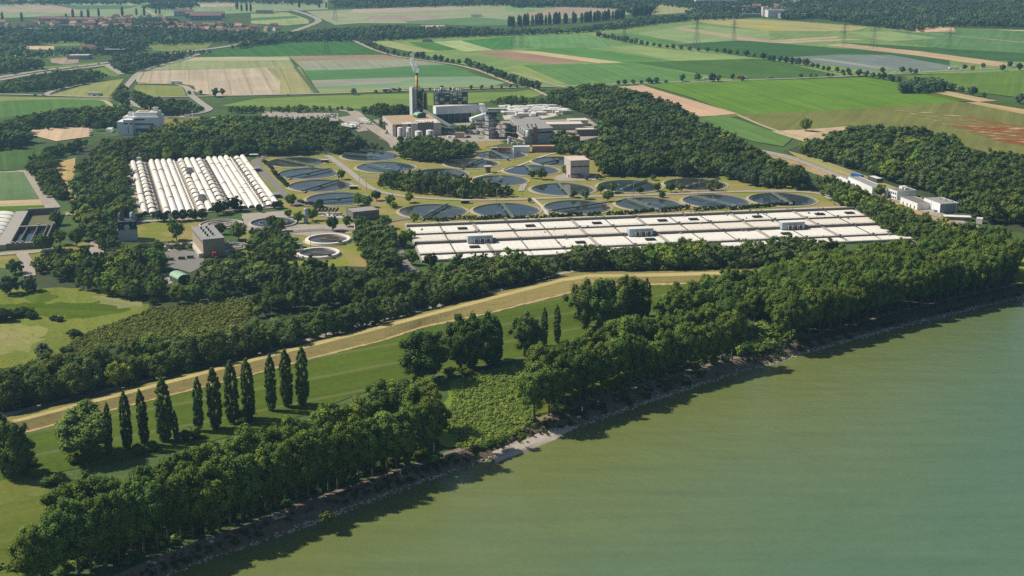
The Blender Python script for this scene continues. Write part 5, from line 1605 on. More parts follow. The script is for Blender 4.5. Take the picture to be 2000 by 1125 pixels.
def long_basin():
    TL, TR = G(790, 441), G(1652, 407)
    a = ang(TL, TR)
    L = math.dist(TL, TR) + 2
    D = 107.0
    ox, oy = TL[0] + math.sin(a) * D, TL[1] - math.cos(a) * D
    t = thing('covered_basin', 'long white flat covered basin in front of the tank rows', 'basin', (ox, oy, 0), a)
    MB().box(0, L, 0, D, -.2, 1.5).build('base_slab', CONC, t)
    rows = [(.6, 11.5), (14, 41.5), (44.5, 68.5), (70.5, 94), (97.5, 106.4)]
    cols, x, k = [], .8, 0
    while x < L - 8:
        w = 22.0
        x1 = min(x + w, L - .8)
        cols.append((x, x1))
        x = x1 + (2.6 if k in (1, 4, 6, 9, 11, 14) else .9)
        k += 1
    hat = set([(3, 1), (3, 3), (3, 5), (3, 7), (3, 8), (3, 10), (3, 12), (3, 13), (1, 1), (1, 6), (1, 10), (1, 4)])
    for r, (y0, y1) in enumerate(rows):
        for c, (x0, x1) in enumerate(cols):
            mb = MB()
            z = 1.75 + RND.uniform(-.05, .05)
            n = 4
            V, F = [], []
            for j in range(n + 1):
                for i in range(n + 1):
                    u, v = i / n, j / n
                    V.append((x0 + (x1 - x0) * u, y0 + (y1 - y0) * v, z + .3 * math.sin(math.pi * v) * (.85 + .15 * math.sin(math.pi * u))))
            for j in range(n):
                for i in range(n):
                    q = j * (n + 1) + i
                    F.append((q, q + 1, q + n + 2, q + n + 1))
            mb.add(V, F)
            mb.box(x0, x1, y0, y0 + .06, 1.5, z).box(x0, x1, y1 - .06, y1, 1.5, z)
            mb.build('cover_panel', [COVERM, COVERM, COVER_DUST, COVERM, COVERM][r] if RND.random() > .05 else COVER_DUST, t)
            if (r, c) in hat:
                xm, ym = x0 + (x1 - x0) * .62, y0 + (y1 - y0) * .45
                MB().box(xm - 3.2, xm + 3.2, ym - 2.4, ym + 2.4, 2.0, 2.85).build('hatch_opening', DARK, t)
    for (y0, y1, zz, m) in [(94.2, 97.3, 3.3, BEAM), (68.7, 70.3, 2.7, BEAM), (41.7, 44.3, 3.3, BEAM), (11.7, 13.8, 2.7, BEAM)]:
        mb = MB().box(.4, L - .4, y0 + .2, y1 - .2, 1.5, zz)
        w = mb.build('walkway', m, t)
        rl = MB()
        rl.box(.4, L - .4, y0 + .22, y0 + .28, zz + .9, zz + 1.0)
        for i in range(int(L / 6)):
            rl.box(2 + i * 6, 2.08 + i * 6, y0 + .22, y0 + .3, zz, zz + .9)
        rl.build('railing', STEEL_D, w)
    for c in range(len(cols) - 1):
        x0, x1 = cols[c][1], cols[c + 1][0]
        for (y0, y1) in rows[1:4]:
            MB().box(x0 + .12, x1 - .12, y0 + .2, y1 - .2, 1.45, 2.2 if x1 - x0 < 2 else 2.4).build('divider', BEAM if x1 - x0 < 2 else CONC, t)
        for yy in (43, 69.5, 95.8, 12.8):
            if RND.random() < .8:
                mb = MB()
                xm = (x0 + x1) / 2
                mb.box(xm - .8, xm + .8, yy - .7, yy + .7, 2.3, 3.7).box(xm + .4, xm + .8, yy - 2.2, yy - .7, 2.2, 2.9).box(xm - 2.0, xm - .8, yy - .3, yy + .3, 2.3, 2.8)
                mb.build('valve_unit', STEEL, t)
    for _ in range(60):
        r = RND.randrange(5); x = RND.uniform(4, L - 6); y0, y1 = rows[r]
        y = RND.choice([y0 + .8, y1 - 1.2, RND.uniform(y0 + 1, y1 - 1)])
        MB().box(x, x + RND.uniform(.5, 1.6), y, y + .6, 1.9, 3.0).build('roof_vent', RND.choice([STEEL, STEEL_D, CONC]), t)
    for i, (px, py) in enumerate([(914, 477), (1229, 463), (1527, 450)]):
        lx, ly = G(px, py, 1.8)
        h = thing('blower_house', ['blue grey blower house on the white basin, leftmost of three', 'blue grey blower house in the middle of the white basin', 'blue grey blower house near the right end of the white basin'][i], 'plant housing', (lx, ly, 2.3), a, 'blower houses on the white basin')
        MB().bevbox(0, 16.5, 0, 6, 0, 4.8, .2).build('housing', BLUEW, h)
        MB().box(.2, 16.3, .2, 5.8, 4.81, 4.95).build('roof', WHITEP, h)
        for k in range(3):
            x = 4.4 + k * 3.9
            MB().box(x, x + 2.4, -.05, -.002, .4, 3.3).build('louvre', STEEL_D, h)
            f = MB().box(x - .3, x - .05, -1.6, -.06, 0, 3.2).box(x + 2.45, x + 2.7, -1.6, -.06, 0, 3.2).box(x - .3, x + 2.7, -1.6, -1.4, 2.95, 3.25)
            f.build('duct_frame', STEEL_P, h)
        MB().box(.6, 2.6, -.05, -.002, .1, 4.2).build('side_panel', BLUEW, h)
        MB().box(16.52, 19.0, .5, 4, 0, 2.2).build('fan_unit', STEEL_D, h)
long_basin()

# ---- the vaulted basins
def vaults():
    BL, TL = G(277, 423), G(241, 321)
    BR = G(547, 406)
    a = ang(BL, BR)
    L = math.dist(BL, TL)
    W = math.dist(BL, BR)
    k = W / 114.5
    ca, sa = math.cos(a), math.sin(a)
    def at(x, y): return (BL[0] + x * ca - y * sa, BL[1] + x * sa + y * ca, 0)
    t = thing('basin_deck', 'concrete deck carrying the rows of white vaults', 'deck', at(0, 0), a)
    MB().box(-2, W + 2, -2, L + 2, -.2, .8).build('deck_slab', YARD, t)
    def barrel(x0, x1, lab, nseg, seed):
        rs = random.Random(seed)
        o = thing('barrel_vault', lab, 'basin cover', at(x0 * k, 0), a, 'long white barrel vaults')
        w = (x1 - x0) * k
        br = [0] + [L * f for f in (.10, .34, .37, .58, .62, .80, .83)] + [L]
        cut = sorted(set(rs.sample([L * f for f in (.05, .13, .31, .37, .42, .57, .64, .83, .9)], 4) + [L * .22, L * .5, L * .76]))
        ys = [0] + cut + [L]
        for i in range(len(ys) - 1):
            dz = rs.choice([0, .1, .3, .6])
            mb = MB()
            mb.vault(.3, w - .3, ys[i] + .25, ys[i + 1] - .25, .8, 2.5 + dz, 10, False, .8)
            s = mb.build('vault_segment', WHITEC if rs.random() > .2 else WHITEP, o, True)
            MB().vault(.42, w - .42, ys[i] + .3, ys[i] + .45, .8, 2.36 + dz, 10, True, .8).build('end_wall', STEEL_D, s)
        return o
    def humps(x0, x1, lab, n, seed, grp):
        rs = random.Random(seed)
        w = (x1 - x0) * k
        first = None
        for i in range(n):
            y0 = L * i / n
            d = L / n
            if first is None:
                o = thing('dome_cover', lab, 'basin cover', at(x0 * k, y0), a, grp)
                mb = MB()
                V, F = [], []
                nu, nv = 10, 6
                for j in range(nv + 1):
                    v = j / nv
                    hh = 2.9 * (math.sin(math.pi * (.16 + .72 * v)) ** .8)
                    for q in range(nu + 1):
                        th = math.pi * q / nu
                        V.append((w / 2 - (w / 2 - .1) * math.cos(th), d * (.26 + .72 * v), .8 + hh * math.sin(th) ** .75))
                for j in range(nv):
                    for q in range(nu):
                        z = j * (nu + 1) + q
                        F.append((z, z + nu + 1, z + nu + 2, z + 1))
                mb.add(V, F)
                mb.build('dome_shell', WHITEC, o, True)
                MB().vault(.35, w - .35, d * .27, d * .3, .8, 1.2, 10, True, .8).build('front_opening', STEEL_D, o)
                MB().tube([(w / 2, d * .25, .9), (w / 2, d * .22, 2.1), (w / 2, d * .1, 1.0)], .35, 6).bar((w / 2, d * .12, 1.1), (w + 1.6, d * .12, 1.1), .7).build('pipe', STEEL_D, o)
                first = o
                KIDS.setdefault(o.name, [])
            else:
                clone(first, loc=at(x0 * k, y0), rot=a, scale=(1, 1, rs.uniform(.9, 1.08)))
    def hoods(x0, x1, lab, n, grp):
        w = (x1 - x0) * k
        for i in range(n):
            y0 = L * i / n
            o = thing('vent_hood', lab, 'basin cover', at(x0 * k, y0), a, grp)
            MB().vault(0, w, .6, L / n - 1.4, .8, 1.5, 6, True).build('hood', WHITEC, o, True)
            MB().box(.2, w - .2, .1, .55, .8, 1.6).build('flap', STEEL, o)
    barrel(0, 6, 'long white barrel vault at the left edge of the vaulted field', 4, 1)
    humps(6.2, 12.4, 'white dome cover of the leftmost dome row', 14, 2, 'white dome covers of the leftmost row')
    for q in range(4):
        barrel(18 + q * 6, 24 + q * 6, 'long white barrel vault, %s from the left in the left block of four' % ORD[q], 4, 10 + q)
    hoods(42, 44.4, 'small white hood right of the left block of four vaults', 26, 'small white hoods of the left block')
    humps(47, 53, 'white dome cover of the second dome row', 14, 3, 'white dome covers of the second row')
    for q in range(2):
        barrel(53.4 + q * 6, 59.4 + q * 6, ['left long vault of the middle pair', 'right long vault of the middle pair'][q] + ' between two dome rows', 4, 20 + q)
    humps(65.6, 71.6, 'white dome cover of the third dome row', 14, 4, 'white dome covers of the third row')
    for q in range(4):
        barrel(75.5 + q * 6, 81.5 + q * 6, 'long white barrel vault, %s from the left in the right block of four' % ORD[q], 4, 30 + q)
    hoods(99.5, 101.8, 'small white hood right of the right block of four vaults', 26, 'small white hoods of the right block')
    humps(104, 110, 'white dome cover of the rightmost dome row', 14, 5, 'white dome covers of the rightmost row')
    barrel(110.2, 116.2, 'long white barrel vault at the right edge of the vaulted field', 4, 6)
    # two stretches stripped to their hoops
    for i, fy in enumerate((.66, .13)):
        o = thing('hoop_frame', ['bare grey hoop frame in the upper part of the vaulted field', 'bare grey hoop frame in the lower part of the vaulted field'][i], 'frame', at(49 * k, L * fy), a)
        mb = MB()
        for j in range(9):
            mb.vault(0, 9 * k, j * 2.0, j * 2.0 + .5, .8, 4.3, 8, True, .8)
        mb.build('hoops', STEEL, o)
        MB().vault(.5, 9 * k - .5, .6, 16.2, .8, 3.8, 8, True, .8).build('mesh_lining', STEEL_D, o)
    # walkway pipes
    for i, xx in enumerate((14.5, 73.5, 102.8)):
        o = thing('pipe_rack', ['pipe run along the walkway left of the left vault block', 'pipe run along the walkway left of the right vault block', 'pipe run along the walkway beside the rightmost dome row'][i], 'pipes', at(xx * k, 0), a)
        MB().box(0, .5, 2, L - 2, .85, 1.5).box(1.4, 1.7, 2, L - 2, .85, 1.2).build('pipe', STEEL, o)
        mb = MB()
        for j in range(int(L / 8)):
            mb.box(-.4 + (j % 2) * .6, 2.2, 4 + j * 8, 4.6 + j * 8, .83, 1.9)
        mb.build('valve_row', CONC_DARK, o)
    for i, (px, py) in enumerate([(247, 335), (247, 352), (254, 376), (258, 392)]):
        x, y = G(px, py)
        o = thing('service_cabin', 'small pinkish cabin at the left side of the vaulted field, %s from the top' % ORD[i], 'cabin', (x, y, 0), a, 'cabins beside the vaulted field')
        MB().box(-3, 3, -4, 4, -.1, 3).build('wall', TAUPE, o)
        MB().box(-3.3, 3.3, -4.3, 4.3, 3.003, 3.3).build('roof', ROOFTAN, o)
    for i, (px, py) in enumerate([(498, 334), (536, 385)]):
        x, y = G(px, py)
        o = thing('equipment_shed', ['dark equipment shed on the dry grass right of the vaults, upper', 'dark equipment shed on the dry grass right of the vaults, lower'][i], 'shed', (x, y, 0), a)
        MB().box(-4, 4, -5, 5, -.1, 2.8).build('wall', STEEL_D, o)
        MB().box(-4.2, 4.2, -5.2, 5.2, 2.803, 3.0).build('roof', STEEL, o)
    x, y = G(276, 318)
    o = flat_building('gate_hut', 'small pale hut at the far left corner of the vaulted field', (x - 4, y, 0), a, 9, 6, 4, WHITEP, ROOFPALE)
    x, y = G(487, 309)
    o = thing('open_shelter', 'flat white roofed shelter at the far right corner of the vaults', 'shelter', (x, y, 0), .1)
    MB().box(0, 8, 0, 4, 3, 3.3).build('roof', WHITEP, o)
    mb = MB()
    for q in (0.2, 7.6):
        for w in (.2, 3.6):
            mb.box(q, q + .25, w, w + .25, -.1, 3.0)
    mb.build('posts', STEEL, o)
vaults()

# ---- open basin with covers at the left edge
def open_basin():
    p0, rot, w = frame((13, 489), (89, 485))
    d = math.dist(G(13, 489), G(24, 424))
    t = thing('open_basin', 'open concrete basin with still water at the left edge', 'basin', p0, rot)
    H = 4.2
    walls = MB()
    walls.box(0, w, 0, 2.5, -.2, H).box(0, w, d - 1.2, d, -.2, H + 1).box(0, 2.5, 2.5, d - 1.2, -.2, H).box(w - 1.0, w, 2.5, d - 1.2, -.2, H)
    walls.box(2.5, w - 1, d * .48, d * .48 + 2.2, -.2, H)
    walls.build('wall', CONC_DARK, t)
    MB().box(2.5, w - 1, 2.5, d * .48, -.2, 1.6).build('water', TANKWATER, t)
    MB().box(2.5, w - 1, d * .48 + 2.2, d - 1.2, -.2, .8).build('basin_floor', plain('algae_floor', (0.14, 0.13, 0.06), .9, .4, .15), t)
    for f in (.3, .58, .84):
        MB().box(w * f, w * f + .6, 2.5, d * .48, 1.6, H - .3).build('partition', CONC_DARK, t)
    MB().box(0, w, .2, 2.3, H + .003, H + .2).box(.2, 2.3, 2.5, d - 1.2, H + .003, H + .2).box(2.6, w - 1.1, d * .48 + .2, d * .48 + 2, H + .003, H + .2).build('walkway', CONC, t)
    mb = MB()
    for (x, y) in [(3, 1), (6, 1), (9, 1.4), (14, d * .5), (20, d * .5), (24, d * .5)]:
        mb.box(x, x + 1.6, y - .6, y + .6, H + .2, H + 1.2)
    mb.build('pump_heads', STEEL_P, t)
    MB().box(2, w - .5, d - 1.0, d - .3, H + 1.003, H + 1.6).build('channel_edge', CONC_PALE, t)
    wk = thing('basin_walkway', 'wide grey walkway between the open basin and the white arched covers', 'walkway', (p0[0] - 6.4 * math.cos(rot), p0[1] - 6.4 * math.sin(rot), 0), rot)
    MB().box(0, 6.2, 0, d + 1, -.2, H - .4).build('walkway_deck', CONC, wk)
    for i in range(9):
        o = thing('arched_cover', 'white arched cover left of the open basin, %s from the front' % ORD[i], 'basin cover', (p0[0] - 26.5 * math.cos(rot) - (d * i / 9) * math.sin(rot), p0[1] - 26.5 * math.sin(rot) + (d * i / 9) * math.cos(rot), 0), rot, 'white arched covers at the left edge')
        mb = MB()
        n = 12
        V = []
        for q in range(n + 1):
            th = math.pi * q / n
            for yy in (.8, d / 9 - .9):
                V.append((10 - 10 * math.cos(th), yy, 2.2 + 2.8 * math.sin(th)))
        mb.add(V, [(2 * q, 2 * q + 2, 2 * q + 3, 2 * q + 1) for q in range(n)])
        mb.build('shell', WHITEC, o, True)
        MB().box(0, 20, .2, d / 9 - .2, -.1, 2.2).build('side_wall', CONC_DARK, o)
    x, y = G(0, 489)
    o = thing('turquoise_pipe', 'long turquoise pipe on supports in front of the open basin', 'pipe', (x, y, 0), rot)
    MB().tube([(-14, 0, 2.2), (17, 0, 2.2)], .5, 10).build('tube', TURQ, o, True)
    mb = MB()
    for k in range(4): mb.box(-12 + k * 9, -11.7 + k * 9, -.2, .2, -.1, 1.75)
    mb.build('support', STEEL, o)
open_basin()

# ================================================================ buildings
def placed(px, py, z=0.0):
    a = G(px, py)
    return (a[0], a[1], z)
def laboratory():
    p0, rot, w = frame((262, 263), (314, 260))
    rot = 0.02
    t = thing('laboratory_building', 'large white laboratory block with stepped roof above the dark wood', 'building', (p0[0] - 2, p0[1] + 2, 0), rot)
    MB().box(0, 27, 0, 24, -.3, 17.5).box(-10, .0, 4, 22, -.3, 17.2).build('wall', WHITEW, t)
    MB().box(2, 25, 3, 22, 17.5, 21.5).build('upper_storey', WHITEW, t)
    MB().box(-9.6, 0, 4.4, 21.6, 17.21, 17.4).box(2.3, 24.7, 3.3, 21.7, 21.51, 21.7).build('roof', ROOFPALE, t)
    MB().box(5, 15, 8, 19, 21.71, 22.2).build('gravel_bed', ROOFTAN, t)
    tw = MB().box(-7, 2, -6, 3.99, -.3, 14.8).box(-7.2, 2.2, -6.2, 3.99, 14.803, 15.6).build('stair_tower', WHITEW, t)
    MB().box(-6.6, -2.8, -6.05, -6.003, 11, 12.6).box(-.6, 1.8, -6.05, -6.003, 11, 12.6).build('window', GLASS, tw)
    MB().box(-3.0, -2.2, -6.05, -6.003, 1.5, 9).build('window', GLASS, tw)
    lo = MB().box(-13.5, -7.02, -6, 22, -.3, 13.5).build('side_wing', WHITEW, t)
    MB().box(-13.2, -7.3, -5.7, 21.7, 13.503, 13.7).build('wing_roof', WHITEP, lo)
    for z in (4.2, 9.6, 14.2):
        MB().box(3, 22 if z < 12 else 13, -.05, -.003, z, z + 1.5).build('window', GLASS, t)
    MB().box(4, 26.4, -.3, -.06, 0, 6).build('glazed_base', plain('blue_glazing', (0.07, 0.12, 0.16), .25, .2, .5), t)
    for (x, y) in ((-6, 10), (19, 12)):
        b = MB().box(x, x + 5, y, y + 4, 21.71 if x > 0 else 17.41, 25.6 if x > 0 else 21).build('cooling_unit', WHITEP, t)
        MB().lathe([(1.1, 25.6 if x > 0 else 21), (1.1, 26.6 if x > 0 else 22), (.8, 26.6 if x > 0 else 22)], 16, (x + 2.5, y + 2)).build('fan', STEEL_P, b)
    MB().box(14, 15, 14, 15, 21.71, 27).box(17, 17.6, 16, 16.6, 21.71, 26).build('flue', STEEL_P, t)
    a = flat_building('laboratory_annex', 'low annex with brown roof right of the white laboratory', (p0[0] + 27.5, p0[1] + 6, 0), rot, 20, 12, 5.5, WHITEW, ROOFBROWN)
    m = thing('signal_mast', 'tall white mast right of the laboratory annex', 'mast', placed(377.5, 249))
    MB().tube([(0, 0, -.2), (0, 0, 16)], [.45, .3], 10).build('pole', WHITEP, m, True)
    MB().box(-1.1, 1.1, -.4, .4, 16, 17).build('head', WHITEP, m)
    s = flat_building('car_park_shed', 'low white roofed shed left of the laboratory', placed(207, 260), .1, 5, 14, 3.5, WHITEW, ROOFPALE)
laboratory()
def pink_building():
    p0, rot, w = frame((1114, 348.5), (1151, 347))
    t = thing('pump_building', 'pinkish flat-roofed building block with ribbon windows behind the round tank', 'building', p0, rot)
    d, h = 21.0, 14.6
    MB().box(0, w, 0, d, -.3, h).build('wall', TAUPE, t)
    MB().box(-.15, w + .15, -.15, d + .15, h + .003, h + .5).build('roof', plain('pink_roof', (0.62, 0.49, 0.41), .85, .1, .2), t)
    windows(t, 'y-', .6, w - .4, 9.2, 10.3, 3, 0.0, gap=.12)
    windows(t, 'y-', .6, w * .55, 2.9, 4.0, 2, 0.0, gap=.12)
    MB().box(4, 11, -3, -.003, 0, 2.4).build('entrance', CONC_DARK, t)
    MB().box(-1.2, -.003, 3, 8, 0, 3).build('side_porch', TAUPE, t)
pink_building()
def brown_building():
    p0, rot, w = frame((398, 503.5), (437, 496.5))
    q = G(376.5, 477)
    d = math.dist(p0[:2], q)
    rot = ang(p0, q) - math.pi / 2
    w = 13.6
    t = thing('brown_building', 'brown windowless plant building with grey roof and black vents', 'building', p0, rot)
    h = 11.4
    MB().box(0, w, 0, d, -.3, h).build('wall', plain('brown_cladding', (0.38, 0.31, 0.22), .85, .12, .2, (.2, .15, .1), .4), t)
    MB().box(-.2, w + .2, -.2, d + .2, h + .003, h + .5).build('roof', ROOFGREY, t)
    for i in range(4):
        for j, x in enumerate((w * .33, w * .6)):
            y = d * (.2 + .18 * i) + j * 1.5
            o = MB().tube([(x, y, h + .5), (x, y, h + 1.7)], .55, 10).tube([(x, y, h + 1.7), (x, y, h + 1.95)], .85, 10).build('roof_vent', DARK, t)
    MB().box(-.05, -.003, 1, d - 1, 9.2, 10.0).build('window_band', STEEL_D, t)
    MB().box(-2.2, -.003, 2, d - 3, 0, 2.0).build('loading_ramp', CONC_PALE, t)
    MB().box(-3, 0, -.5, -.1, 0, 3).box(w + .003, w + 3, 1, 4, 0, 2.5).build('stairs', STEEL_P, t)
    pipes = thing('scrap_pipes', 'tangle of grey pipes on the ground right of the brown building', 'pipes', placed(452, 484))
    mb = MB()
    rs = random.Random(4)
    for i in range(16):
        a, b = rs.uniform(-9, 9), rs.uniform(-9, 9)
        an = rs.uniform(0, 3)
        mb.tube([(a, b, .6 + rs.uniform(0, 1)), (a + 4 * math.cos(an), b + 4 * math.sin(an), .6 + rs.uniform(0, 1.5))], .35, 6)
    mb.build('pipes', STEEL_P, pipes)
brown_building()
def silo_tower():
    p0, rot, w = frame((232, 472), (269, 470))
    t = thing('sludge_tower', 'dark teal tower with two silos on a pale base', 'tower', p0, rot)
    MB().box(0, w, 0, 10, -.3, 7.5).build('base', plain('pale_base', (0.52, 0.53, 0.52), .8, .08, .2, (.35, .34, .32), .5), t)
    MB().box(-.3, w + .3, -.3, 10.3, 7.503, 7.8).build('ledge', CONC_PALE, t)
    MB().box(.3, w - .3, .3, 9.7, 7.81, 13.0).build('upper_block', TEAL, t)
    f = MB()
    for x in (0.0, w * .33, w * .66, w - .4):
        f.box(x, x + .4, -.15, .25, 7.81, 16)
    f.box(0, w, -.15, .2, 12.6, 13.1).box(0, w, -.15, .2, 15.6, 16)
    f.build('steel_frame', TEAL, t)
    MB().box(.0, w, 0, 10, 13.01, 13.3).build('platform', STEEL_D, t)
    for x in (2.2, w - 2.4):
        MB().lathe([(1.5, 13.3), (1.7, 14), (1.7, 18.0), (.6, 19)], 18, (x, 5)).build('silo', STEEL_D if x < 5 else BLUEW, t, True)
    MB().box(w * .36, w * .62, -.2, .26, 8, 11.2).build('intake_panel', WHITEP, t)
    MB().bar((w * .37, -.25, 8.1), (w * .61, -.25, 11.1), .25).bar((w * .61, -.3, 8.1), (w * .37, -.3, 11.1), .25).build('brace', STEEL_D, t)
    for sx in (1.5, w - 2.8):
        MB().box(sx, sx + 1.2, .24, .296, 11.2, 11.5).build('lamp_bar', WHITEP, t)
silo_tower()
def arched_hut(name, label, loc, rot, w, d, hwall, hv, roofm, wallm):
    t = thing(name, label, 'hut', loc, rot)
    MB().box(0, w, 0, d, -.2, hwall).build('wall', wallm, t)
    MB().vault(-.2, w + .2, -.2, d + .2, hwall, hv, 14, False).build('roof', roofm, t, True)
    MB().vault(0, w, -.05, .1, hwall, hv - .2, 14, True).vault(0, w, d - .1, d + .05, hwall, hv - .2, 14, True).build('gable', wallm, t)
    MB().box(w * .35, w * .65, -.09, -.06, 0, 2.4).build('door', STEEL_D, t)
    return t
a0 = G(352, 557); a1 = G(369, 553)
arched_hut('arched_hut', 'green arched sheet metal hut among trees near the dike', (a0[0] - 1, a0[1], 0), math.radians(38), 7.5, 12, 3.4, 2.4, GREENM, GREEND)

def white_sheds():
    ax = ang(G(1660, 355), G(1860, 425))
    R = ax
    def shed(name, lab, pl, pr, d, h, wall, roof, **k):
        """pl, pr: left and right foot of the long front wall"""
        p0, rot, w = frame(pl, pr)
        return flat_building(name, lab, p0, rot, w, d, h, wall, roof, parapet=.25, **k), w
    shed('storage_shed', 'low white roofed shed at the left end of the white shed row', (1620, 355), (1648, 369), 9, 4.0, WHITEW, WHITEP)
    t, w = shed('long_shed', 'long white shed with grey roof beside the blue container', (1656, 358), (1703, 379), 10, 5.2, WHITEW, ROOFGREY)
    o = thing('shipping_container', 'bright blue long container behind the long white shed', 'container', placed(1661, 346), ang(G(1661, 346), G(1684, 352)))
    MB().box(0, 13, 0, 3, .2, 3.6).build('box', BLUE, o)
    mb = MB()
    for i in range(26): mb.box(.2 + i * .5, .42 + i * .5, -.06, -.002, .4, 3.4)
    mb.build('corrugation', BLUE, o)
    shed('dark_shed', 'open dark sided shed with white roof behind the long shed', (1694, 353), (1712, 359), 6, 4, STEEL_D, WHITEP)
    t, w = shed('office_building', 'two-storey white office with roof plant in the shed row', (1734, 386), (1751, 391.5), 17, 7.0, WHITEW, ROOFBROWN)
    windows(t, 'y-', .5, w - .5, 4.2, 5.6, 4, 0.0)
    windows(t, 'y-', .5, w - .5, 1.0, 2.4, 4, 0.0)
    MB().box(2, 6, 8, 13, 7.3, 9.2).box(7, 8.5, 9, 12, 7.3, 8.6).build('roof_plant', WHITEP, t)
    o = thing('small_silo', 'small grey silo beside the two-storey white office', 'silo', placed(1730, 387))
    MB().lathe([(1.4, -.2), (1.4, 6), (.9, 7), (.3, 7.3)], 18).build('shell', STEEL_P, o, True)
    MB().tube([(1.5, 0, 0), (1.5, 0, 7)], .12, 6).build('ladder', STEEL, o)
    t, w = shed('workshop_building', 'low white workshop with brown roof and dark doors in the shed row', (1758, 398), (1791, 411), 12, 5.0, WHITEW, ROOFBROWN)
    for f in (.14, .38, .58, .8):
        MB().box(w * f, w * f + 1.6, -.05, -.003, .4, 2.6).build('door', STEEL_D, t)
    t, w = shed('plant_hall', 'white hall with right end wall greyed as shade and roof vents in the shed row', (1803, 405), (1835, 417), 15, 7.0, WHITEW, ROOFGREY)
    MB().box(w + .003, w + .08, .1, 14.9, 0, 7).build('end_shade_face', plain('end_shade_grey', (0.36, 0.39, 0.42), .6, .08, .3), t)  # white end wall turned from the sun, its shade put into the colour
    MB().box(w * .48, w * .5, -.06, -.003, 0, 7).build('rain_pipe', STEEL_P, t)
    for i in range(4):
        MB().lathe([(.5, 7.1), (.5, 8.2), (.7, 8.3), (.2, 8.6)], 10, (w * (.3 + .17 * i), 9 + (i % 2) * 3)).build('roof_vent', STEEL_P, t)
    MB().box(w * .16, w * .3, -2.4, -.003, .2, 2.2).box(w * .7, w * .86, -2.6, -.003, .2, 2.0).build('cooler', BLUEW, t)
    shed('open_carport', 'long white canopy roof near the right end of the shed row', (1842, 431), (1898, 433), 8, 2.8, CONC_DARK, WHITEP)
    o, w = shed('pump_cabin', 'small pale cabin at the right end of the shed row', (1906, 437), (1918, 438), 6, 3.5, WHITEP, ROOFPALE)
white_sheds()
def small_plant_buildings():
    p0, rot, w = frame((690, 433), (741, 428))
    t = flat_building('pump_house', 'grey flat pump house above the thickener lawn', p0, rot, w, 16, 6.5, CONC_DARK, ROOFGREY)
    windows(t, 'y-', 1, w - 1, 3.6, 4.8, 6, 0.0)
    wl = thing('retaining_wall', 'narrow brown wall running down from the grey pump house', 'wall', placed(693, 457), ang(G(693, 457), G(692, 434)))
    MB().box(0, 34, -.3, .3, -.1, 3).build('wall_body', TAN, wl)
    o = thing('steel_silo', 'pale grey upright silo beside the round basin', 'silo', placed(598, 435))
    MB().lathe([(1.5, -.2), (1.5, 9.8), (1.2, 10.2), (.2, 10.4)], 24).build('shell', STEEL_P, o, True)
    MB().lathe([(1.62, 9.3), (1.62, 9.7)], 24).build('band', STEEL, o)
    o = thing('screw_pumps', 'row of black inclined screw pumps behind the round tree', 'pumps', placed(640, 417))
    for i in range(6):
        MB().bar((i * 2.6 - 8, 0, .4), (i * 2.6 - 5.5, 3.5, 3.4), 1.1).build('screw', DARK, o)
    MB().box(-10, 10, -4, 0, -.2, 1.2).build('trough', CONC, o)
    p0, rot, w = frame((625, 425), (690, 432))
    o = thing('channel_block', 'pale concrete channel with clutter left of the pump house', 'channel', p0, rot)
    MB().box(0, w, 0, 8, -.2, 1.6).build('channel_wall', CONC_PALE, o)
    mb = MB()
    rs = random.Random(8)
    for i in range(22):
        x, y = rs.uniform(1, w - 2), rs.uniform(.5, 7)
        mb.box(x, x + rs.uniform(.5, 2), y, y + rs.uniform(.5, 1.5), 1.61, 1.61 + rs.uniform(.4, 2))
    mb.build('fittings', STEEL, o)
    o = flat_building('meter_hut', 'small flat grey hut left of the white rimmed tanks', placed(573, 485), .08, 6, 5, 2.4, STEEL_P, ROOFGREY)
    for i, (px, py, lab) in enumerate([(634, 318, 'small dark-fronted hut beside the plant road, between far tank rows'), (690, 370, 'small dark-fronted hut beside the plant road near the third tank'), (908, 398, 'small dark-fronted hut between first and second front tank'), (966, 294, 'low dark hut behind the farthest round tank')]):
        x, y = G(px, py)
        o = thing('valve_hut', lab, 'hut', (x - 3, y, 0), .02)
        w = 9 if i == 3 else 6.5
        MB().box(0, w, 0, 3.5, -.2, 2.4).build('wall', CONC_DARK, o)
        MB().box(-.3, w + .3, -.4, 3.8, 2.403, 2.7).build('roof', CONC_PALE, o)
        MB().box(.6, w - .6, -.05, -.003, .3, 2.0).build('opening', DARK, o)
    x, y = G(953, 337)
    o = thing('splitter_tower', 'small round grey splitter tower between the far tanks', 'tower', (x, y, 0))
    MB().lathe([(2.3, -.2), (2.3, 4.6), (3.6, 4.8), (3.6, 5.4), (.1, 5.5)], 24).build('shaft', CONC_DARK, o)
    MB().lathe([(3.7, 5.4), (3.7, 5.7), (.2, 5.75)], 24).build('deck', CONC_PALE, o)
    o = flat_building('entrance_kiosk', 'small low building among trees above the paved yard', placed(325, 487), .15, 10, 5, 2.6, CONC, ROOFTAN)
    for i, (px, py) in enumerate([(333, 509), (355, 507), (372, 505)]):
        o = thing('waste_skip', 'dark open skip on the yard left of the brown building, %s from the left' % ORD[i], 'skip', placed(px, py), .1, 'skips on the yard')
        mb = MB().box(-2, 2, -1.1, 1.1, .2, .35).box(-2, -1.9, -1.1, 1.1, .35, 1.7).box(1.9, 2, -1.1, 1.1, .35, 1.7).box(-1.9, 1.9, -1.1, -1.0, .35, 1.7).box(-1.9, 1.9, 1.0, 1.1, .35, 1.7)
        mb.build('body', STEEL_D, o)
        MB().box(-1.9, 1.9, -1, 1, .36, 1.2).build('load', BANK, o)
small_plant_buildings()

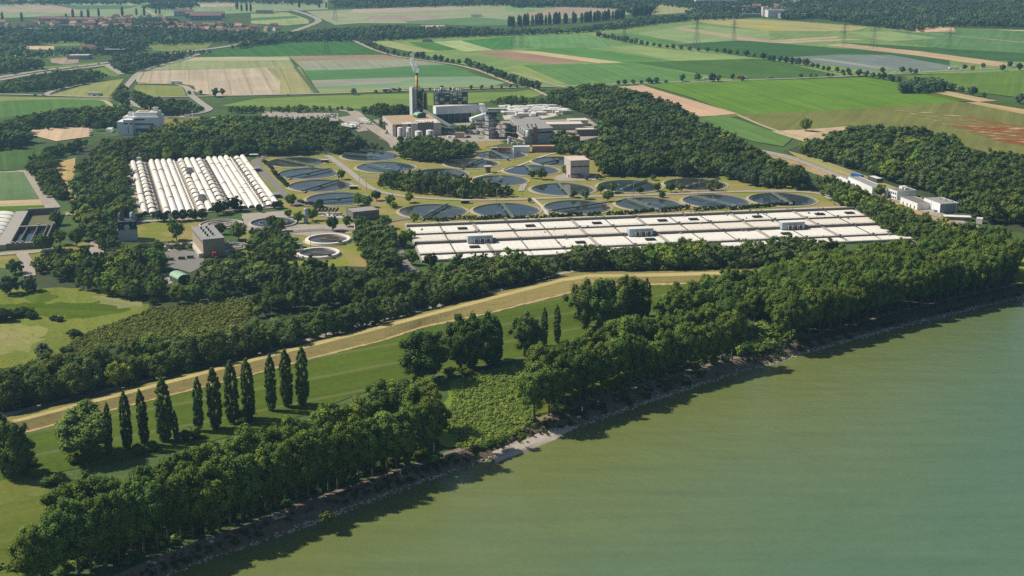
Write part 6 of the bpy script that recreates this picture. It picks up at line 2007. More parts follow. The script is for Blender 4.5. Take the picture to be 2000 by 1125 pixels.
# ---- incineration plant
def steel_tower(t, x0, x1, y0, y1, h, floors, seed, name='steel_structure'):
    rs = random.Random(seed)
    mb = MB()
    nx = max(2, int((x1 - x0) / 5) + 1)
    ny = max(2, int((y1 - y0) / 6) + 1)
    for i in range(nx):
        for j in range(ny):
            x, y = x0 + (x1 - x0) * i / (nx - 1), y0 + (y1 - y0) * j / (ny - 1)
            mb.box(x - .22, x + .22, y - .22, y + .22, -.1, h)
    for k in range(1, floors + 1):
        z = h * k / floors
        mb.box(x0 - .5, x1 + .5, y0 - .5, y1 + .5, z - .3, z - .12)
    mb.build(name, STEEL_D, t)
    br = MB()
    for k in range(floors):
        z0, z1 = h * k / floors, h * (k + 1) / floors
        for i in range(nx - 1):
            if rs.random() < .6:
                xa, xb = x0 + (x1 - x0) * i / (nx - 1), x0 + (x1 - x0) * (i + 1) / (nx - 1)
                br.bar((xa, y0 - .1, z0), (xb, y0 - .1, z1), .25)
        for s in (y0 - .5, y1 + .4):
            br.box(x0 - .5, x1 + .5, s, s + .08, z1 + .8, z1 + .9)
    br.build('bracing', STEEL, t)
    for k in range(floors):
        z0 = h * k / floors
        for i in range(nx - 1):
            xa, xb = x0 + (x1 - x0) * i / (nx - 1), x0 + (x1 - x0) * (i + 1) / (nx - 1)
            r = rs.random()
            m = [STEEL_P, STEEL, STEEL_D, WHITEP, BLUEW][int(rs.random() * 4.99)]
            yy = rs.uniform(y0 + .6, y1 - 3)
            if r < .45:
                MB().box(xa + .5, xb - .5, yy, min(yy + 4, y1 - .3), z0 + .1, z0 + (h / floors) * rs.uniform(.45, .85)).build('vessel', m, t)
            elif r < .85:
                MB().tube([(xa + .6, yy + 1, z0 + h / floors * .5), (xb - .4, yy + 1, z0 + h / floors * .5)], min(1.3, h / floors * .35), 12).build('vessel', m, t, True)
def incinerator():
    # main flat block with its storage tanks
    p0, rot, w = frame((767, 268), (862, 264))
    q = G(742, 222, 12.5)
    d = 66
    t = thing('treatment_hall', 'large tan roofed block with grey walls in front of the yellow stack', 'building', p0, rot)
    sk = math.atan2(q[1] - p0[1], q[0] - p0[0]) - rot
    dx = math.cos(sk) / max(.2, math.sin(sk)) * d
    h = 12.5
    def para(x0, x1, y0, y1, z0, z1):
        f = dx / d
        return [(x0 + f * y0, y0, z0), (x1 + f * y0, y0, z0), (x1 + f * y1, y1, z0), (x0 + f * y1, y1, z0), (x0 + f * y0, y0, z1), (x1 + f * y0, y0, z1), (x1 + f * y1, y1, z1), (x0 + f * y1, y1, z1)]
    BF = [(3, 2, 1, 0), (4, 5, 6, 7), (0, 1, 5, 4), (1, 2, 6, 5), (2, 3, 7, 6), (3, 0, 4, 7)]
    MB().add(para(0, w, 0, d, -.3, h), BF).build('wall', TAUPE, t)
    MB().add(para(.4, w - .4, .4, d - .4, h + .003, h + .15), BF).build('roof', ROOFTAN, t)
    mb = MB()
    mb.add(para(w * .22, w - .5, .5, 13, h + .16, h + .3), BF)
    mb.add(para(w * .55, w - .5, 13, 26, h + .16, h + .3), BF)
    mb.build('white_roof_edge', ROOFPALE, t)
    MB().box(3.5, 9.5, -.08, -.003, 0, h).box(16, 18.5, -.08, -.003, 0, h).build('red_cladding', BRICK_D, t)
    MB().box(w * .52, w * .84, -.3, -.1, 0, h + 1.2).build('wall_panel', CONC_DARK, t)
    mb = MB()
    rs = random.Random(3)
    for i in range(18):
        x, y = rs.uniform(w * .25, w * .95), rs.uniform(1, 11)
        mb.box(x, x + .8, y, y + .8, h + .3, h + 1.2)
    mb.build('roof_vents', STEEL_P, t)
    o = arched_hut('roof_hut', 'pale green arched hut standing on the tan roof', (G(815, 231, h)[0], G(815, 231, h)[1], h + .15), math.radians(30), 10, 9, 2.6, 2.6, GREENM, GREEND)
    for i, (px, py, r, hh, lab) in enumerate([(782.5, 271.5, 3.1, 11.3, 'tall white storage tank, left of two before the tan roofed block'), (799.5, 270.5, 2.9, 10.8, 'tall white storage tank, right of two before the tan roofed block'),
                                             (818, 273.5, 3.7, 8.6, 'squat white storage tank, left of two before the tan roofed block'), (840, 272.5, 3.8, 9.0, 'squat white storage tank, right of two before the tan roofed block')]):
        k = thing('storage_tank', lab, 'tank', placed(px, py), 0, 'white storage tanks of the incinerator')
        MB().lathe([(r, -.2), (r, hh), (r * .97, hh + .15), (.1, hh + .9)], 28).build('shell', WHITEP, k, True)
        MB().lathe([(r + .06, hh - .4), (r + .06, hh - .1)], 28).lathe([(r + .05, hh * .5), (r + .05, hh * .5 + .15)], 28).build('ring', STEEL_P, k)
        mb = MB()
        mb.box(r * .5, r * .5 + .5, -r - .35, -r * .8, 0, hh)
        mb.build('ladder', STEEL_D, k)
        mb = MB()
        for j in range(12):
            an = j * math.pi / 6
            mb.box(r * .95 * math.cos(an) - .05, r * .95 * math.cos(an) + .05, r * .95 * math.sin(an) - .05, r * .95 * math.sin(an) + .05, hh, hh + 1.1)
        mb.build('railing', STEEL, k)
    # lift tower, boiler frame, stack
    x, y, _ = placed(800.5, 231)
    o = thing('lift_tower', 'tall narrow white lift tower left of the yellow stack', 'tower', (x, y, 0), -.8)
    MB().box(0, 4.6, 0, 5, -.2, 33.5).build('shaft', WHITEW, o)
    MB().box(.3, 4.3, .3, 4.7, 33.503, 34.4).build('roof', ROOFPALE, o)
    MB().box(4.603, 5.0, 1, 4, 0, 32).build('side_strip', STEEL_P, o)
    x, y, _ = placed(809, 230)
    o = thing('boiler_structure', 'dark steel boiler frame crowded with vessels under the yellow stack', 'steel structure', (x, y, 0))
    steel_tower(o, 0, 9.5, 0, 11, 31, 8, 5)
    MB().box(3.5, 9, 3, 10, 0, 28).build('boiler_casing', plain('dark_blue_casing', (0.05, 0.065, 0.085), .6, .25, .4), o)
    MB().box(1.0, 6, -1.2, -.6, 2, 9).build('white_filter', WHITEP, o)
    st = thing('chimney_stack', 'yellow chimney with dark tip giving off a white plume', 'chimney', (x + 3.3, y + 5, 0))
    MB().tube([(0, 0, 0), (0, 0, 31), (0, 0, 46)], [1.65, 1.5, 1.42], 20).build('shaft', YELLOW, st, True)
    MB().tube([(0, 0, 46.0), (0, 0, 49)], [1.36, 1.36], 20).build('tip', STEEL_D, st, True)
    MB().lathe([(1.75, 33), (1.75, 33.4)], 20).lathe([(1.68, 40), (1.68, 40.3)], 20).build('band', STEEL_D, st)
    mb = MB()
    for s in (-1, 1):
        mb.box(-3, 3, s * 2.4 - .1, s * 2.4 + .1, 33.4, 33.6).box(s * 2.9 - .1, s * 2.9 + .1, -2.4, 2.4, 33.4, 33.6)
        for q in (-1, 1): mb.bar((s * 2.9, q * 2.4, 28), (s * 2.9, q * 2.4, 35), .3)
    mb.build('top_frame', STEEL_D, st)
    dk = thing('yellow_duct', 'bent yellow gas duct right of the boiler frame', 'duct', (x + 9.8, y + 4, 0))
    MB().tube([(-.5, 0, 29.5), (2.2, 0, 28.6), (3.6, 0, 26), (3.8, 0, 21), (3.8, 0, 5)], 1.0, 14).build('pipe', YELLOW, dk, True)
    MB().tube([(-4.5, -5.4, 21), (-.5, -5.4, 14)], .65, 10).build('inclined_pipe', YELLOW, dk, True)
    MB().tube([(2.5, 1.6, 0), (2.5, 1.6, 26)], 1.9, 14).build('scrubber', plain('scrubber_steel', (0.06, 0.075, 0.095), .5, .2, .4), dk, True)
    # second boiler house behind the white hall
    x, y, _ = placed(845, 243)
    o = thing('filter_structure', 'grey steel filter frame with pipework behind the white elevated hall', 'steel structure', (x, y + 27, 0))
    steel_tower(o, 0, 17, 0, 18, 30, 6, 9)
    steel_tower(o, 20, 36, 0, 18, 31.5, 6, 12)
    rs = random.Random(5)
    for i in range(14):
        xx, yy = rs.uniform(1, 33), rs.uniform(1, 15)
        MB().tube([(xx, yy, 30.5), (xx, yy, 31.5 + rs.uniform(1.5, 4))], rs.uniform(.4, 1.2), 10).build('stub_pipe', STEEL_P, o, True)
    MB().box(17.6, 19.4, 2, 16, 0, 27).build('stair_core', STEEL, o)
    # elevated white hall
    p0, rot, w = frame((852, 241), (948, 236))
    o = thing('bunker_hall', 'long white box hall raised over a dark glazed base', 'building', p0, rot)
    MB().box(0, w, 0, 11, 9.5, 17.5).build('hall', WHITEW, o)
    MB().box(-.1, w + .1, -.1, 11.1, 17.503, 17.9).build('roof', ROOFPALE, o)
    MB().box(2, w * .72, 1.5, 10, -.2, 9.497).build('base', plain('dark_base', (0.035, 0.045, 0.055), .5, .25, .3), o)
    windows(o, 'y-', 3, w * .7, 6.5, 8.6, 8, 1.5)
    MB().box(3, w * .68, .9, 1.4, 4.8, 5.2).build('ledge', STEEL, o)
    mb = MB()
    for i in range(9): mb.box(.6 + i * (w - 2) / 8, 1.2 + i * (w - 2) / 8, .2, .8, -.1, 9.497)
    mb.build('column', STEEL, o)
    mb = MB()
    for i in range(1, 6): mb.box(w * i / 6, w * i / 6 + .12, -.05, -.003, 9.6, 17.4)
    mb.build('joint', STEEL_P, o)
    # conveyors
    def conveyor(name, lab, a, za, b, zb, wd, mat):
        A = Vector((*G(*a, za), za)); B = Vector((*G(*b, zb), zb))
        c = thing(name, lab, 'conveyor', (A.x, A.y, 0))
        L = B - A
        MB().bar((0, 0, za), (L.x, L.y, zb), wd, wd * .9).build('gallery', mat, c)
        mb = MB()
        for f in (.15, .5, .85):
            p = (L.x * f, L.y * f)
            z = za + (zb - za) * f
            if z > wd: mb.box(p[0] - .3, p[0] + .3, p[1] - .3, p[1] + .3, -.1, z - wd * .45 - .01)
        mb.build('trestle', STEEL, c)
    conveyor('inclined_conveyor', 'grey inclined conveyor descending from the boiler frame to the yard', (828, 216), 12, (881, 247), 1.8, 2.4, STEEL)
    conveyor('enclosed_bridge', 'pale enclosed bridge dropping from the right end of the white hall', (941, 210), 15, (950, 223), 9, 5.0, STEEL_P)
    conveyor('enclosed_bridge', 'white enclosed bridge falling leftwards below the white hall', (955, 222), 9.5, (919, 234), 5, 4.5, WHITEW)
    conveyor('enclosed_bridge', 'pale chute leading down to the steel tower right of the bridges', (948, 225), 9, (957, 243), 3, 3.2, STEEL_P)
    # right-hand steel tower and pinkish filter hall
    p0, rot, w = frame((955, 272), (977, 270))
    o = thing('quench_tower', 'grey steel tower with pale wall left of the pinkish filter hall', 'steel structure', p0, rot)
    steel_tower(o, 0, w, 0, 10, 27, 6, 21)
    MB().box(.4, w * .6, .5, 9, 0, 9).build('base_wall', TAUPE, o)
    MB().box(.4, w * .6, .5, 9, 12, 20).build('upper_casing', STEEL_P, o)
    p0, rot, w = frame((1025, 282), (1081, 279))
    rq = ang(G(1025, 282), G(994, 266))
    o = thing('filter_hall', 'pinkish filter hall with grey roof and brown corner tower', 'building', p0, rot)
    V = Vector(G(994, 258)) - Vector(p0[:2])
    lx, ly = V.x * math.cos(rot) + V.y * math.sin(rot), -V.x * math.sin(rot) + V.y * math.cos(rot)
    f = lx / ly
    def pb(x0, x1, y0, y1, z0, z1):
        return [(x0 + f * y0, y0, z0), (x1 + f * y0, y0, z0), (x1 + f * y1, y1, z0), (x0 + f * y1, y1, z0), (x0 + f * y0, y0, z1), (x1 + f * y0, y0, z1), (x1 + f * y1, y1, z1), (x0 + f * y1, y1, z1)]
    MB().add(pb(0, w, 0, ly, -.3, 7.5), BF).build('wall', TAUPE, o)
    MB().add(pb(1.5, w, 1.0, ly, 7.5, 14), BF).build('upper_wall', TAUPE, o)
    MB().add(pb(1.2, w + .2, .8, ly + .2, 14.003, 14.5), BF).build('roof', ROOFGREY, o)
    MB().add(pb(w * .42, w * .98, .9, .98, 9.8, 11.2), BF).build('window_band', DARK, o)
    for i in range(8):
        y = 3 + i * (ly - 5) / 8
        MB().lathe([(1.25, 7.5), (1.25, 12.5), (.4, 13.6)], 14, (f * y - .3, y)).build('filter_vessel', STEEL_P, o, True)
    MB().add(pb(-2.2, -.6, 0, ly, 6.2, 7.4), BF).build('gantry', TAN, o)
    MB().box(8, 12.5, -1.2, .9, 0, 16.5).build('corner_tower', BRICK, o)
    for i in range(9):
        MB().box(6 + i * 1.4 + f * 18 * (i % 3) * .5, 7 + i * 1.4 + f * 18 * (i % 3) * .5, 8 + (i % 3) * 9, 9 + (i % 3) * 9, 14.5, 15.6).build('roof_vent', STEEL_D, o)
    MB().lathe([(2.3, 7.6), (2.3, 13.5), (.3, 14.3)], 18, (3.2, -.6)).build('filter_vessel', STEEL_P, o, True)
    MB().lathe([(2.2, 0), (2.2, 6.8), (.3, 7.6)], 18, (-13, 8)).build('filter_vessel', STEEL_P, o, True)
    MB().tube([(-16, 6, 7), (-6, 2, 4.5), (4, -1.6, 1.5)], .9, 8).build('conveyor_tube', TAN, o)
    # pipe yard between tower and hall
    p0, rot, w = frame((980, 268), (1004, 272))
    o = thing('pipe_bridge', 'tangle of steel racks and pipes between steel tower and filter hall', 'steel structure', p0, rot)
    steel_tower(o, 0, w, 0, 8, 13, 3, 33)
    MB().tube([(0, 2, 14), (w + 6, 3, 14)], .5, 8).tube([(0, 4, 13.6), (w + 9, 5, 12)], .4, 8).build('pipe', TAN, o)
    for nm, (a, b), (dd, hh, fl, sd), lab in [('pipe_rack_tower', ((1000, 258), (1016, 259)), (9, 16, 4, 51), 'steel rack tower behind the filter hall vessels'),
                                              ('pipe_rack_tower', ((925, 250), (940, 251)), (7, 9, 2, 53), 'low steel pipe rack below the enclosed bridges'),
                                              ('pipe_rack_tower', ((862, 262), (884, 264)), (6, 7, 2, 55), 'low steel pipe rack beside the tan roofed block')]:
        p0, rot, w = frame(a, b)
        o = thing(nm, lab, 'steel structure', p0, rot)
        steel_tower(o, 0, w, 0, dd, hh, fl, sd)
    # small buildings of the yard
    flat_building('yard_building', 'small brown cube building on the yard below the conveyor', placed(889, 270), 0.0, 9, 7, 5, TAN, ROOFTAN)
    flat_building('brick_hall', 'low brick hall with pinkish roof behind the farthest round tank', placed(1040, 298), .05, 21, 9, 5.5, BRICK, plain('pinkish_roof', (.5, .34, .25), .9, .12, .2))
    flat_building('white_hall', 'low white flat building left of the low brick hall', placed(1003, 299), .05, 15, 8, 5.5, WHITEW, WHITEP)
    flat_building('substation_building', 'low red brown building behind the farthest round tank', placed(972, 296), .05, 13, 8, 3.0, BRICK, BRICK)
    flat_building('flat_office', 'long flat building with pale roof right of the filter hall', placed(1127, 266.5), .12, 34, 13, 6.5, CONC_DARK, ROOFPALE)
    t = flat_building('brick_office', 'small brick building with tan roof at the corner of the long flat office', placed(1103, 279), .12, 15, 12, 6, BRICK, ROOFTAN)
    flat_building('canteen_building', 'wide flat building with pale roof behind the filter hall', placed(1068, 255), .1, 38, 22, 6, CONC, ROOFPALE)
    flat_building('corner_building', 'flat pale roofed building right of the wide flat one', placed(1112, 247), .12, 20, 18, 6, CONC_PALE, ROOFPALE)
    flat_building('grey_store', 'grey store with tan roof behind the pinkish filter hall', placed(1020, 245), .1, 20, 14, 7, CONC_DARK, ROOFTAN)
    flat_building('conveyor_house', 'flat white roofed house right of the elevated hall', placed(952, 222), .08, 22, 10, 5, CONC, ROOFPALE)
    # white trailers and cabins crowded behind the plant
    rs = random.Random(12)
    for i in range(78):
        u, v = rs.random(), rs.random()
        px, py = 982 + 118 * u, 212 + 17 * v - 2 * u
        if px > 1060 and py > 222 + (px - 1060) * .1: continue
        o = thing('storage_trailer', 'white trailer roof in the crowded yard behind the incinerator', 'trailer', placed(px, py), rs.choice([.1, .12, 1.6, .3]), 'white trailers behind the incinerator')
        w, d, h = rs.uniform(6, 13), rs.uniform(3, 6), rs.uniform(2.8, 4.2)
        MB().box(0, w, 0, d, .5, h).build('body', rs.choice([WHITEW, WHITEP, CONC_PALE]), o)
        MB().box(-.1, w + .1, -.1, d + .1, h + .003, h + .2).build('roof', WHITEP, o)
        MB().box(.8, 1.4, .1, d - .1, 0, .49).box(w - 1.4, w - .8, .1, d - .1, 0, .49).build('wheels', TYRE, o)
    rs = random.Random(41)
    for i in range(34):
        px, py = rs.choice([(rs.uniform(868, 950), rs.uniform(252, 272)), (rs.uniform(985, 1022), rs.uniform(268, 284)), (rs.uniform(1080, 1130), rs.uniform(262, 285)), (rs.uniform(780, 860), rs.uniform(272, 278))])
        o = thing('yard_equipment', 'small crate or machine standing in the incinerator yard', 'equipment', placed(px, py), rs.uniform(-.4, .4), 'equipment in the incinerator yard')
        w, d, h = rs.uniform(1.5, 5), rs.uniform(1.5, 3), rs.uniform(1.2, 3.4)
        MB().bevbox(0, w, 0, d, .15, h, .12).build('housing', rs.choice([STEEL, STEEL_P, WHITEP, TAN, BLUEW, STEEL_D]), o)
        MB().box(.1, w - .1, .1, d - .1, -.1, .149).build('skid', STEEL_D, o)
incinerator()
def smoke():
    rs = random.Random(2)
    x, y, _ = placed(809, 230)
    base = Vector((x + 3.3, y + 5, 49.2))
    mb = MB()
    iv, it = ico()
    pts = [(0, 0, .8, 1.5), (-.6, 0, 2.4, 2.2), (-1.6, .2, 4.2, 2.5), (-2.8, .2, 6.2, 2.4), (-3.8, .3, 8.4, 2.2), (-4.3, .4, 10.6, 2.0), (-5.0, .4, 13.0, 1.7), (-4.6, .5, 15.4, 1.4), (-4.9, .5, 17.5, 1.3), (-4.0, .5, 19.5, 1.5), (-6.4, .5, 19.0, 1.0)]
    pts = [(a, b, c, r * 1.35) for (a, b, c, r) in pts]
    allp = []
    for (a, b, c, r) in pts:
        allp.append((a, b, c, r))
        for _ in range(4):
            allp.append((a + rs.uniform(-r, r) * .6, b + rs.uniform(-r, r) * .6, c + rs.uniform(-r, r) * .6, r * .6))
    for (a, b, c, r) in allp:
        mb.add([(base.x + a + p[0] * r, base.y + b + p[1] * r, base.z + c + p[2] * r) for p in iv], [tuple(q) for q in it])
    m, nt, out = nodes('steam')
    pos = N(nt, 'ShaderNodeNewGeometry').outputs['Position']
    sep = N(nt, 'ShaderNodeSeparateXYZ')
    nt.links.new(pos, sep.inputs[0])
    d = N(nt, 'ShaderNodeBsdfDiffuse')
    d.inputs['Color'].default_value = (.95, .95, .95, 1)
    tl = N(nt, 'ShaderNodeBsdfTranslucent')
    tl.inputs['Color'].default_value = (.95, .95, .95, 1)
    tp = N(nt, 'ShaderNodeBsdfTransparent')
    m1 = N(nt, 'ShaderNodeMixShader')
    m1.inputs[0].default_value = .5
    nt.links.new(d.outputs[0], m1.inputs[1]); nt.links.new(tl.outputs[0], m1.inputs[2])
    m2 = N(nt, 'ShaderNodeMixShader')
    thin = math_node(nt, 'MULTIPLY', ramp(nt, sep.outputs[2], 50, 69), 0.55)
    al = math_node(nt, 'MAXIMUM', math_node(nt, 'SUBTRACT', ramp(nt, noise(nt, pos, .9, 3), .2, .55), thin), 0.06)
    nt.links.new(math_node(nt, 'MULTIPLY', al, .95), m2.inputs[0])
    nt.links.new(tp.outputs[0], m2.inputs[1]); nt.links.new(m1.outputs[0], m2.inputs[2])
    nt.links.new(m2.outputs[0], out.inputs[0])
    me_o = mb.build('smoke', m)
    rm = me_o.modifiers.new('merge', 'REMESH')
    rm.mode = 'VOXEL'
    rm.voxel_size = .5
    tag(me_o, 'white steam plume drifting from the yellow chimney', 'steam plume', kind='stuff')
smoke()

# ================================================================ villages, far buildings, pylons, vehicles, lamps, signs
ROOFRED = [plain('red_tile_roof', (0.34, 0.17, 0.125), .9, .2, .3), plain('rust_tile_roof', (0.30, 0.18, 0.14), .9, .2, .3), plain('brown_tile_roof', (0.22, 0.16, 0.14), .9, .2, .3), plain('orange_tile_roof', (0.42, 0.22, 0.15), .9, .2, .3)]
HOUSEW = [plain('cream_render', (0.62, 0.55, 0.46), .9, .1, .3), plain('white_render', (0.72, 0.70, 0.66), .9, .08, .3), plain('yellow_render', (0.60, 0.47, 0.27), .9, .1, .3)]
def house_proto(i, w, d, h, rh):
    t = bpy.data.objects.new('village_house', None)
    coll.objects.link(t)
    MB().box(-w / 2, w / 2, -d / 2, d / 2, -.3, h).add([(-w / 2 + .001, -d / 2, h), (-w / 2 + .001, d / 2, h), (-w / 2 + .001, 0, h + rh)], [(0, 2, 1)]).add([(w / 2 - .001, -d / 2, h), (w / 2 - .001, d / 2, h), (w / 2 - .001, 0, h + rh)], [(0, 1, 2)]).build('wall', HOUSEW[i % 3], t)
    mb = MB()
    for s in (-1, 1):
        mb.add([(-w / 2 - .4, s * (d / 2 + .4), h - .25), (w / 2 + .4, s * (d / 2 + .4), h - .25), (w / 2 + .4, 0, h + rh), (-w / 2 - .4, 0, h + rh), (-w / 2 - .4, s * (d / 2 + .4), h - .05), (w / 2 + .4, s * (d / 2 + .4), h - .05), (w / 2 + .4, 0, h + rh + .2), (-w / 2 - .4, 0, h + rh + .2)],
               [(3, 2, 1, 0), (4, 5, 6, 7), (0, 1, 5, 4), (2, 3, 7, 6), (1, 2, 6, 5), (3, 0, 4, 7)])
    r = mb.build('roof', ROOFRED[i % 4], t)
    MB().box(w * .2, w * .2 + .7, .8, 1.5, h + rh * .5, h + rh + 1.0).build('chimney', BRICK, r)
    for s in (-1, 1):
        for zz in (1.0, 3.6):
            mb = MB()
            for q in range(3):
                mb.box(-w / 2 + w * (.12 + .3 * q), -w / 2 + w * (.12 + .3 * q) + 1.3, s * d / 2 - .04, s * d / 2 + .04, zz, zz + 1.4)
            if zz + 1.4 < h: mb.build('window', GLASS, t)
    return t
PROTO = [house_proto(i, *q) for i, q in enumerate([(12, 10, 5.6, 4.2), (15, 10, 6.2, 4.4), (11, 9, 4.6, 4.0), (20, 11, 6.5, 4.6), (13, 11, 6.0, 4.0), (26, 11, 7, 4.2)])]
used = [0] * len(PROTO)
def village(poly, n, lab, seed, rots=(0.05, 1.6, .3, -.7, .8)):
    rs = random.Random(seed)
    xs_, ys_ = [p[0] for p in poly], [p[1] for p in poly]
    got, tries, spots = 0, 0, []
    while got < n and tries < n * 60:
        tries += 1
        px, py = rs.uniform(min(xs_), max(xs_)), rs.uniform(min(ys_), max(ys_))
        if not inside([px], [py], poly)[0]: continue
        x, y = G(px, py)
        if any((x - a) ** 2 + (y - b) ** 2 < 19 ** 2 for a, b in spots): continue
        spots.append((x, y))
        k = rs.randrange(len(PROTO))
        sc = rs.uniform(.8, 1.1)
        if used[k] == 0:
            o = PROTO[k]
            o.location = (x, y, 0); o.rotation_euler = (0, 0, rs.choice(rots) + rs.uniform(-.15, .15)); o.scale = (sc,) * 3
        else:
            o = clone(PROTO[k], (x, y, 0), rs.choice(rots) + rs.uniform(-.15, .15), sc)
        used[k] += 1
        tag(o, lab, 'house', lab)
        got += 1
village([(140, 50), (200, 40), (300, 33), (330, 40), (340, 58), (300, 66), (150, 62)], 52, 'red roofed house in the left half of the village', 1)
village([(330, 56), (400, 50), (470, 50), (496, 58), (488, 70), (400, 71), (340, 68)], 42, 'red roofed house in the right half of the village', 2)
village([(-20, 46), (40, 44), (100, 46), (130, 52), (60, 58), (-20, 60)], 14, 'house among trees at the left edge of the village', 3)
village([(0, 8), (30, 3), (100, 3), (200, 2), (250, 1), (260, 6), (120, 7)], 26, 'distant house on the skyline at the upper left', 4)
village([(1430, 20), (1470, 12), (1530, 14), (1560, 24), (1500, 28), (1450, 26)], 16, 'house of the town edge at the upper right', 5)
village([(1460, 0), (1560, -6), (1830, -6), (1830, 5), (1650, 4), (1540, 8)], 34, 'red roofed house on the skyline at the upper right', 6)
village([(514, 62), (540, 52), (550, 56), (535, 66)], 4, 'red roofed farmhouse beside the far road', 7)
village([(152, 104), (172, 98), (178, 104), (160, 107)], 3, 'orange roofed house beside the grey barn', 8)
def block(name, lab, px, py, w, d, h, wall, roof, rot=.03, floors=0, group=None):
    x, y = G(px, py)
    t = flat_building(name, lab, (x, y, 0), rot, w, d, h, wall, roof, group, parapet=.6)
    for f in range(floors):
        z = 1.2 + f * (h - 1) / floors
        MB().box(.8, w - .8, -.05, -.003, z, z + 1.4).build('window', GLASS, t)
    return t
PINKW = plain('pink_render', (0.55, 0.36, 0.33), .9, .12, .2)
GREYW = plain('grey_render', (0.34, 0.34, 0.34), .9, .12, .2)
ROOFDK = plain('dark_red_roof', (0.25, 0.15, 0.13), .9, .12, .2)
def pitched_block(name, lab, px, py, w, d, h, wall, roof, rot=.03, floors=3):
    x, y = G(px, py)
    t = thing(name, lab, 'apartment block', (x, y, 0), rot)
    MB().box(0, w, 0, d, -.3, h).build('wall', wall, t)
    MB().gable(0, w, 0, d, h + .003, 4.5, .5).build('roof', roof, t)
    for f in range(floors):
        z = 1.2 + f * (h - 1) / floors
        windows(t, 'y-', 1, w - 1, z, z + 1.5, max(3, int(w / 9)), 0.0)
pitched_block('apartment_block', 'long pink apartment block at the left of the village', 134, 49, 64, 14, 12, PINKW, ROOFDK)
pitched_block('apartment_block', 'pale apartment block left of the long pink one', 111, 47, 22, 12, 11, GREYW, ROOFDK)
pitched_block('apartment_block', 'low pale apartment block above the village allotments', 73, 43, 50, 12, 8, HOUSEW[0], ROOFDK)
pitched_block('apartment_block', 'apartment block with white gables, left rear of the village', 340, 32, 46, 14, 12, HOUSEW[1], ROOFDK, .25)
pitched_block('apartment_block', 'long grey brown apartment block at the rear of the village', 362, 36, 90, 14, 11, GREYW, ROOFDK, .06)
pitched_block('apartment_block', 'second long grey brown apartment block, nearer the village', 372, 40, 70, 14, 11, GREYW, ROOFDK, .02)
block('slab_building', 'long flat grey school building with bright roof edge', 48, 66, 68, 16, 10, GREYW, WHITEP, floors=3)
block('pavilion_building', 'small white flat roof in the village trees', 118, 56, 18, 14, 5, HOUSEW[1], WHITEP)
for i, (px, py, w, d, h, m, r, lab) in enumerate([(131, 116, 34, 22, 6, GREYW, ROOFPALE, 'grey barn with a pale roof beside the motorway'), (200, 107, 36, 24, 8, STEEL_D, ROOFGREY, 'big dark barn with grey roof near the motorway trees'),
                                                  (1359, 9, 118, 30, 12, HOUSEW[1], WHITEP, 'long white warehouse at the upper right'), (1500, 34, 40, 40, 16, HOUSEW[1], ROOFGREY, 'white industrial hall at the upper right town edge'),
                                                  (1489, 32, 14, 14, 22, HOUSEW[1], WHITEP, 'white square tower beside the industrial hall'), (1525, 36, 62, 30, 10, GREYW, ROOFGREY, 'grey industrial hall right of the white one'),
                                                  (1449, 34, 46, 14, 8, GREYW, WHITEP, 'low hall left of the white square tower'), (1432, 19, 60, 16, 8, HOUSEW[0], ROOFPALE, 'pale flat hall above the white square tower'),
                                                  (500, 27, 40, 14, 8, GREYW, ROOFGREY, 'long grey shed at the left of the far motorway bend'), (920, 33, 26, 12, 5, HOUSEW[1], ROOFGREY, 'farm shed alone in the far fields'),
                                                  (825, 82, 18, 12, 4, GREYW, ROOFBROWN, 'small farm shed at the end of the green strip'), (1853, 17, 34, 20, 7, HOUSEW[0], ROOFTAN, 'pale farm hall in the upper right wood'),
                                                  (1745, 46.5, 28, 14, 5, HOUSEW[1], WHITEP, 'low white roof at the wood edge, upper right'), (1015, 13, 0, 0, 0, None, None, '')]):
    if w: block(['barn', 'barn', 'warehouse', 'industrial_hall', 'square_tower', 'industrial_hall', 'low_hall', 'low_hall', 'long_shed', 'farm_shed', 'farm_shed', 'farm_hall', 'flat_shed'][i], lab, px, py, w, d, h, m, r)

# ---- electricity pylons with their wires
def pylon(px, py, h, lab):
    t = thing('electricity_pylon', lab, 'pylon', placed(px, py), .5, 'lattice pylons of the far fields')
    mb = MB()
    b = h * .085
    lv = [0, .25, .45, .62, .76, .88, 1.0]
    def half(f): return b * (1 - f) ** .9 * (1 if f < .62 else .8) + .35
    for k in range(len(lv) - 1):
        f0, f1 = lv[k], lv[k + 1]
        a, c = half(f0), half(f1)
        P = [(-a, -a), (a, -a), (a, a), (-a, a)]; Q = [(-c, -c), (c, -c), (c, c), (-c, c)]
        for i in range(4):
            j = (i + 1) % 4
            mb.bar((*P[i], h * f0), (*Q[i], h * f1), .2)
            mb.bar((*P[i], h * f0), (*Q[j], h * f1), .12)
            mb.bar((*P[j], h * f0), (*Q[i], h * f1), .16)
            mb.bar((*Q[i], h * f1), (*Q[j], h * f1), .16)
    mb.build('lattice', STEEL_D, t)
    for f, w in ((.66, h * .26), (.80, h * .2), (.92, h * .13)):
        m2 = MB()
        m2.bar((-w, 0, h * f), (w, 0, h * f), .4, .3).bar((-w, 0, h * f), (0, 0, h * f + 2.5), .2).bar((w, 0, h * f), (0, 0, h * f + 2.5), .2)
        for s in (-1, -.5, .5, 1):
            m2.bar((w * s, 0, h * f), (w * s, 0, h * f - 2.4), .2)
        m2.build('cross_arm', STEEL_D, t)
